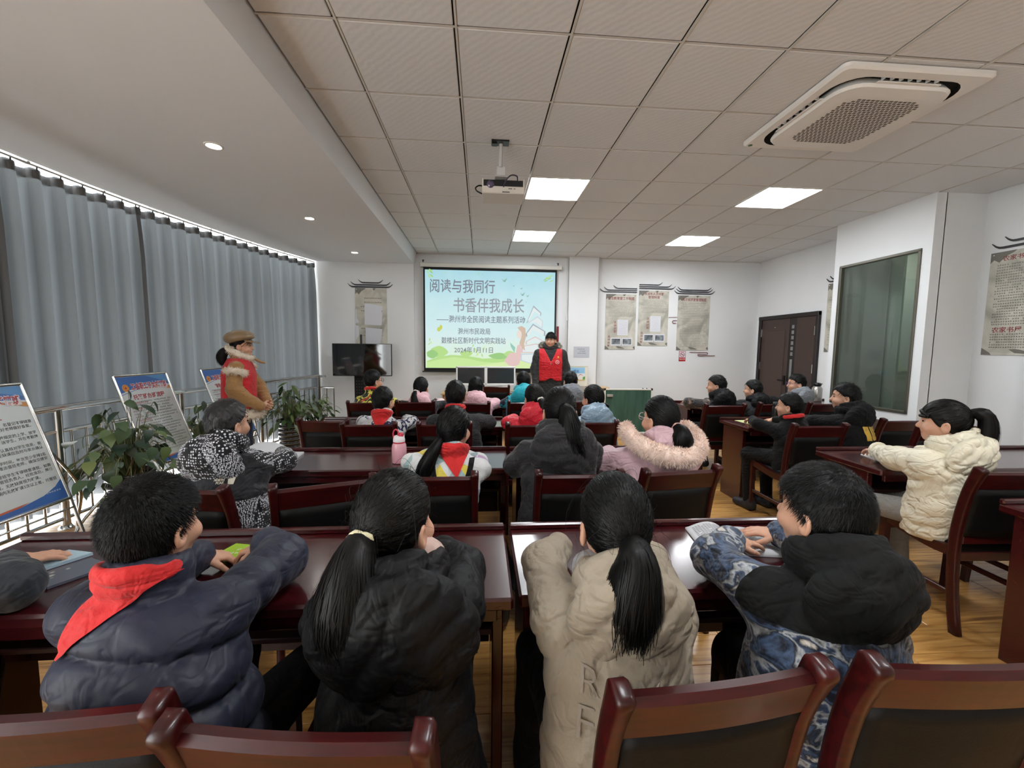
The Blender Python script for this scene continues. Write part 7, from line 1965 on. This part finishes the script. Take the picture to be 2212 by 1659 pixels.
def woman_extra(ctx):
    ent, N, zN = ctx['ent'], ctx['N'], ctx['zN']; a = ctx['AR']; HW = ctx['HW']
    def vest(P):
        d = smin(ctx['torso'](P, .020, .86), cone(P, a['L'][0] + np.array([.03, 0, 0]), a['R'][0] - np.array([.03, 0, 0]), .075, .075), .03)
        return smax(smax(d, np.abs(P[:, 0]) - .175, .01), P[:, 2] - (zN + .0), .01) + .003 * wob(P, 30, 2)
    V, F = surface_nets(vest, (-.30, -.28, .83), (.30, .30, zN + .06), .013); FastMesh().add(relax(V, F, 1, .4), F).build('red_vest', [VRED], ent)
    for nm, sd in (('L', -1), ('R', 1)):
        c = a[nm][0]; d = (a[nm][1] - c); d /= np.linalg.norm(d); u_ = np.cross(d, [0, 1, 0]); u_ /= np.linalg.norm(u_); w_ = np.cross(d, u_)
        fur_ring(ent, 'armhole_fur', [c + d * .045 + .078 * (math.cos(t) * u_ + math.sin(t) * w_) for t in np.linspace(0, 2 * math.pi, 15)], .026, 1300, .03, M_fur, 3 + sd)
    th = np.linspace(0, 2 * math.pi, 17)
    fur_ring(ent, 'collar_fur', [N + np.array([.085 * math.sin(t), .012 + .10 * math.cos(t), .045 - .055 * math.cos(t)]) for t in th], .032, 1800, .028, M_fur, 6)
    fur_ring(ent, 'hem_fur', [np.array([.215 * math.sin(t), .175 * math.cos(t), .80]) for t in th], .048, 2600, .04, M_fur, 7)
    MB().tube(catmull([N + np.array([.02, .15, -.01]), N + np.array([.02, .20, -.04]), N + np.array([.02, .245, -.05])], 8), [.02, .024, .026, .026, .026, .024, .02, .012], 8, flat=.5).build('collar_tab', SUEDE, ent)
    # newsboy cap
    cm = FastMesh()
    V, F = surface_nets(lambda P: smax(ell((P - ctx['Hc']) @ ctx['Rh'] / ctx['s'], (0, -.022, .082), (.122, .138, .078), Rx(.12)), -(((P - ctx['Hc']) @ ctx['Rh'] / ctx['s'])[:, 2] - .045 - .25 * ((P - ctx['Hc']) @ ctx['Rh'] / ctx['s'])[:, 1]), .02), ctx['Hc'] - .2, ctx['Hc'] + .22, .009)
    capo = cm.add(V, F).build('newsboy_cap', [M_leather], ent)
    br = MB(); n = 13; V = []
    for j, r in enumerate((0, .5, 1)):
        for i in range(n):
            t = -1.15 + 2.3 * i / (n - 1); rad = .098 + .062 * r * math.cos(t * .9); V.append(HW((rad * math.sin(t) * .93, rad * math.cos(t) + .002, .058 - .018 * r - .006 * math.cos(2 * t))))
    V2 = [v + np.array([0, 0, -.007]) for v in V]
    F = [(j * n + i, j * n + i + 1, (j + 1) * n + i + 1, (j + 1) * n + i) for j in range(2) for i in range(n - 1)]
    br.add(np.concatenate([V, V2]), F + [tuple(q + 3 * n for q in f[::-1]) for f in F] + [(2 * n + i, 2 * n + i + 1, 5 * n + i + 1, 5 * n + i) for i in range(n - 1)], 0, True); br.build('cap_peak', M_leather, ent)
    MB().lathe([(0, .014), (.010, .012), (.013, 0)], HW((0, -.02, .148)), 12).build('cap_button', M_leather, capo)
    G = []
    m_ = MB()
    for k in range(2):
        p = ctx['drape'](np.array([[.09 + .0 * k, -.42, 1.185]]), (0, 1, 0), .004, vest)[0] + np.array([.03 * k, .012 * k, 0])
        glyph_rows(m_, p, np.array([.95, .3, 0]), W, 0, .02, 0, 0, 1, .03, seed=90 + k, ragged=0, indent=False)
    m_.build('back_lettering', mat('lettering_yellow', (226, 190, 70), .5), ent)
    MB().box(a['R'][2] + np.array([0, -.03, .0]), (.11, .05, .02), .008, R=Rz(.5)).build('cuff_strap', SUEDE, ent)
person('woman in a tan leather cap and red vest over a fur-trimmed camel coat', (-1.745, 2.16), -72, (-1.715, 2.19, 1.625), -76, s=1.02, lod=1, jmats=[SUEDE], prof=dict(ADULT, w=[.205, .195, .185, .19, .16, .115, .08], d=[.14, .135, .13, .132, .11, .09, .068]), hem=.80, stand=True, arm_r=(.076, .064, .058), shoulder=.165, hair='pony', hairmat=M_hair2, tie=(0, -.095, -.05), tail=[(-.035, -.055, -.01), (-.055, -.075, -.06), (-.045, -.07, -.12)], tail_r=[.028, .042, .044, .026], extra=woman_extra, pants=JEAN, slouch=.0, strands=600, hcap=.94,
       arms={'R': ((-1.70, 1.97, 1.07), (-1.50, 2.07, .89)), 'L': ((-1.64, 2.36, 1.06), (-1.50, 2.22, .90))}, hand_dirs={'R': (.5, .6, -.2), 'L': (.5, -.6, -.2)})
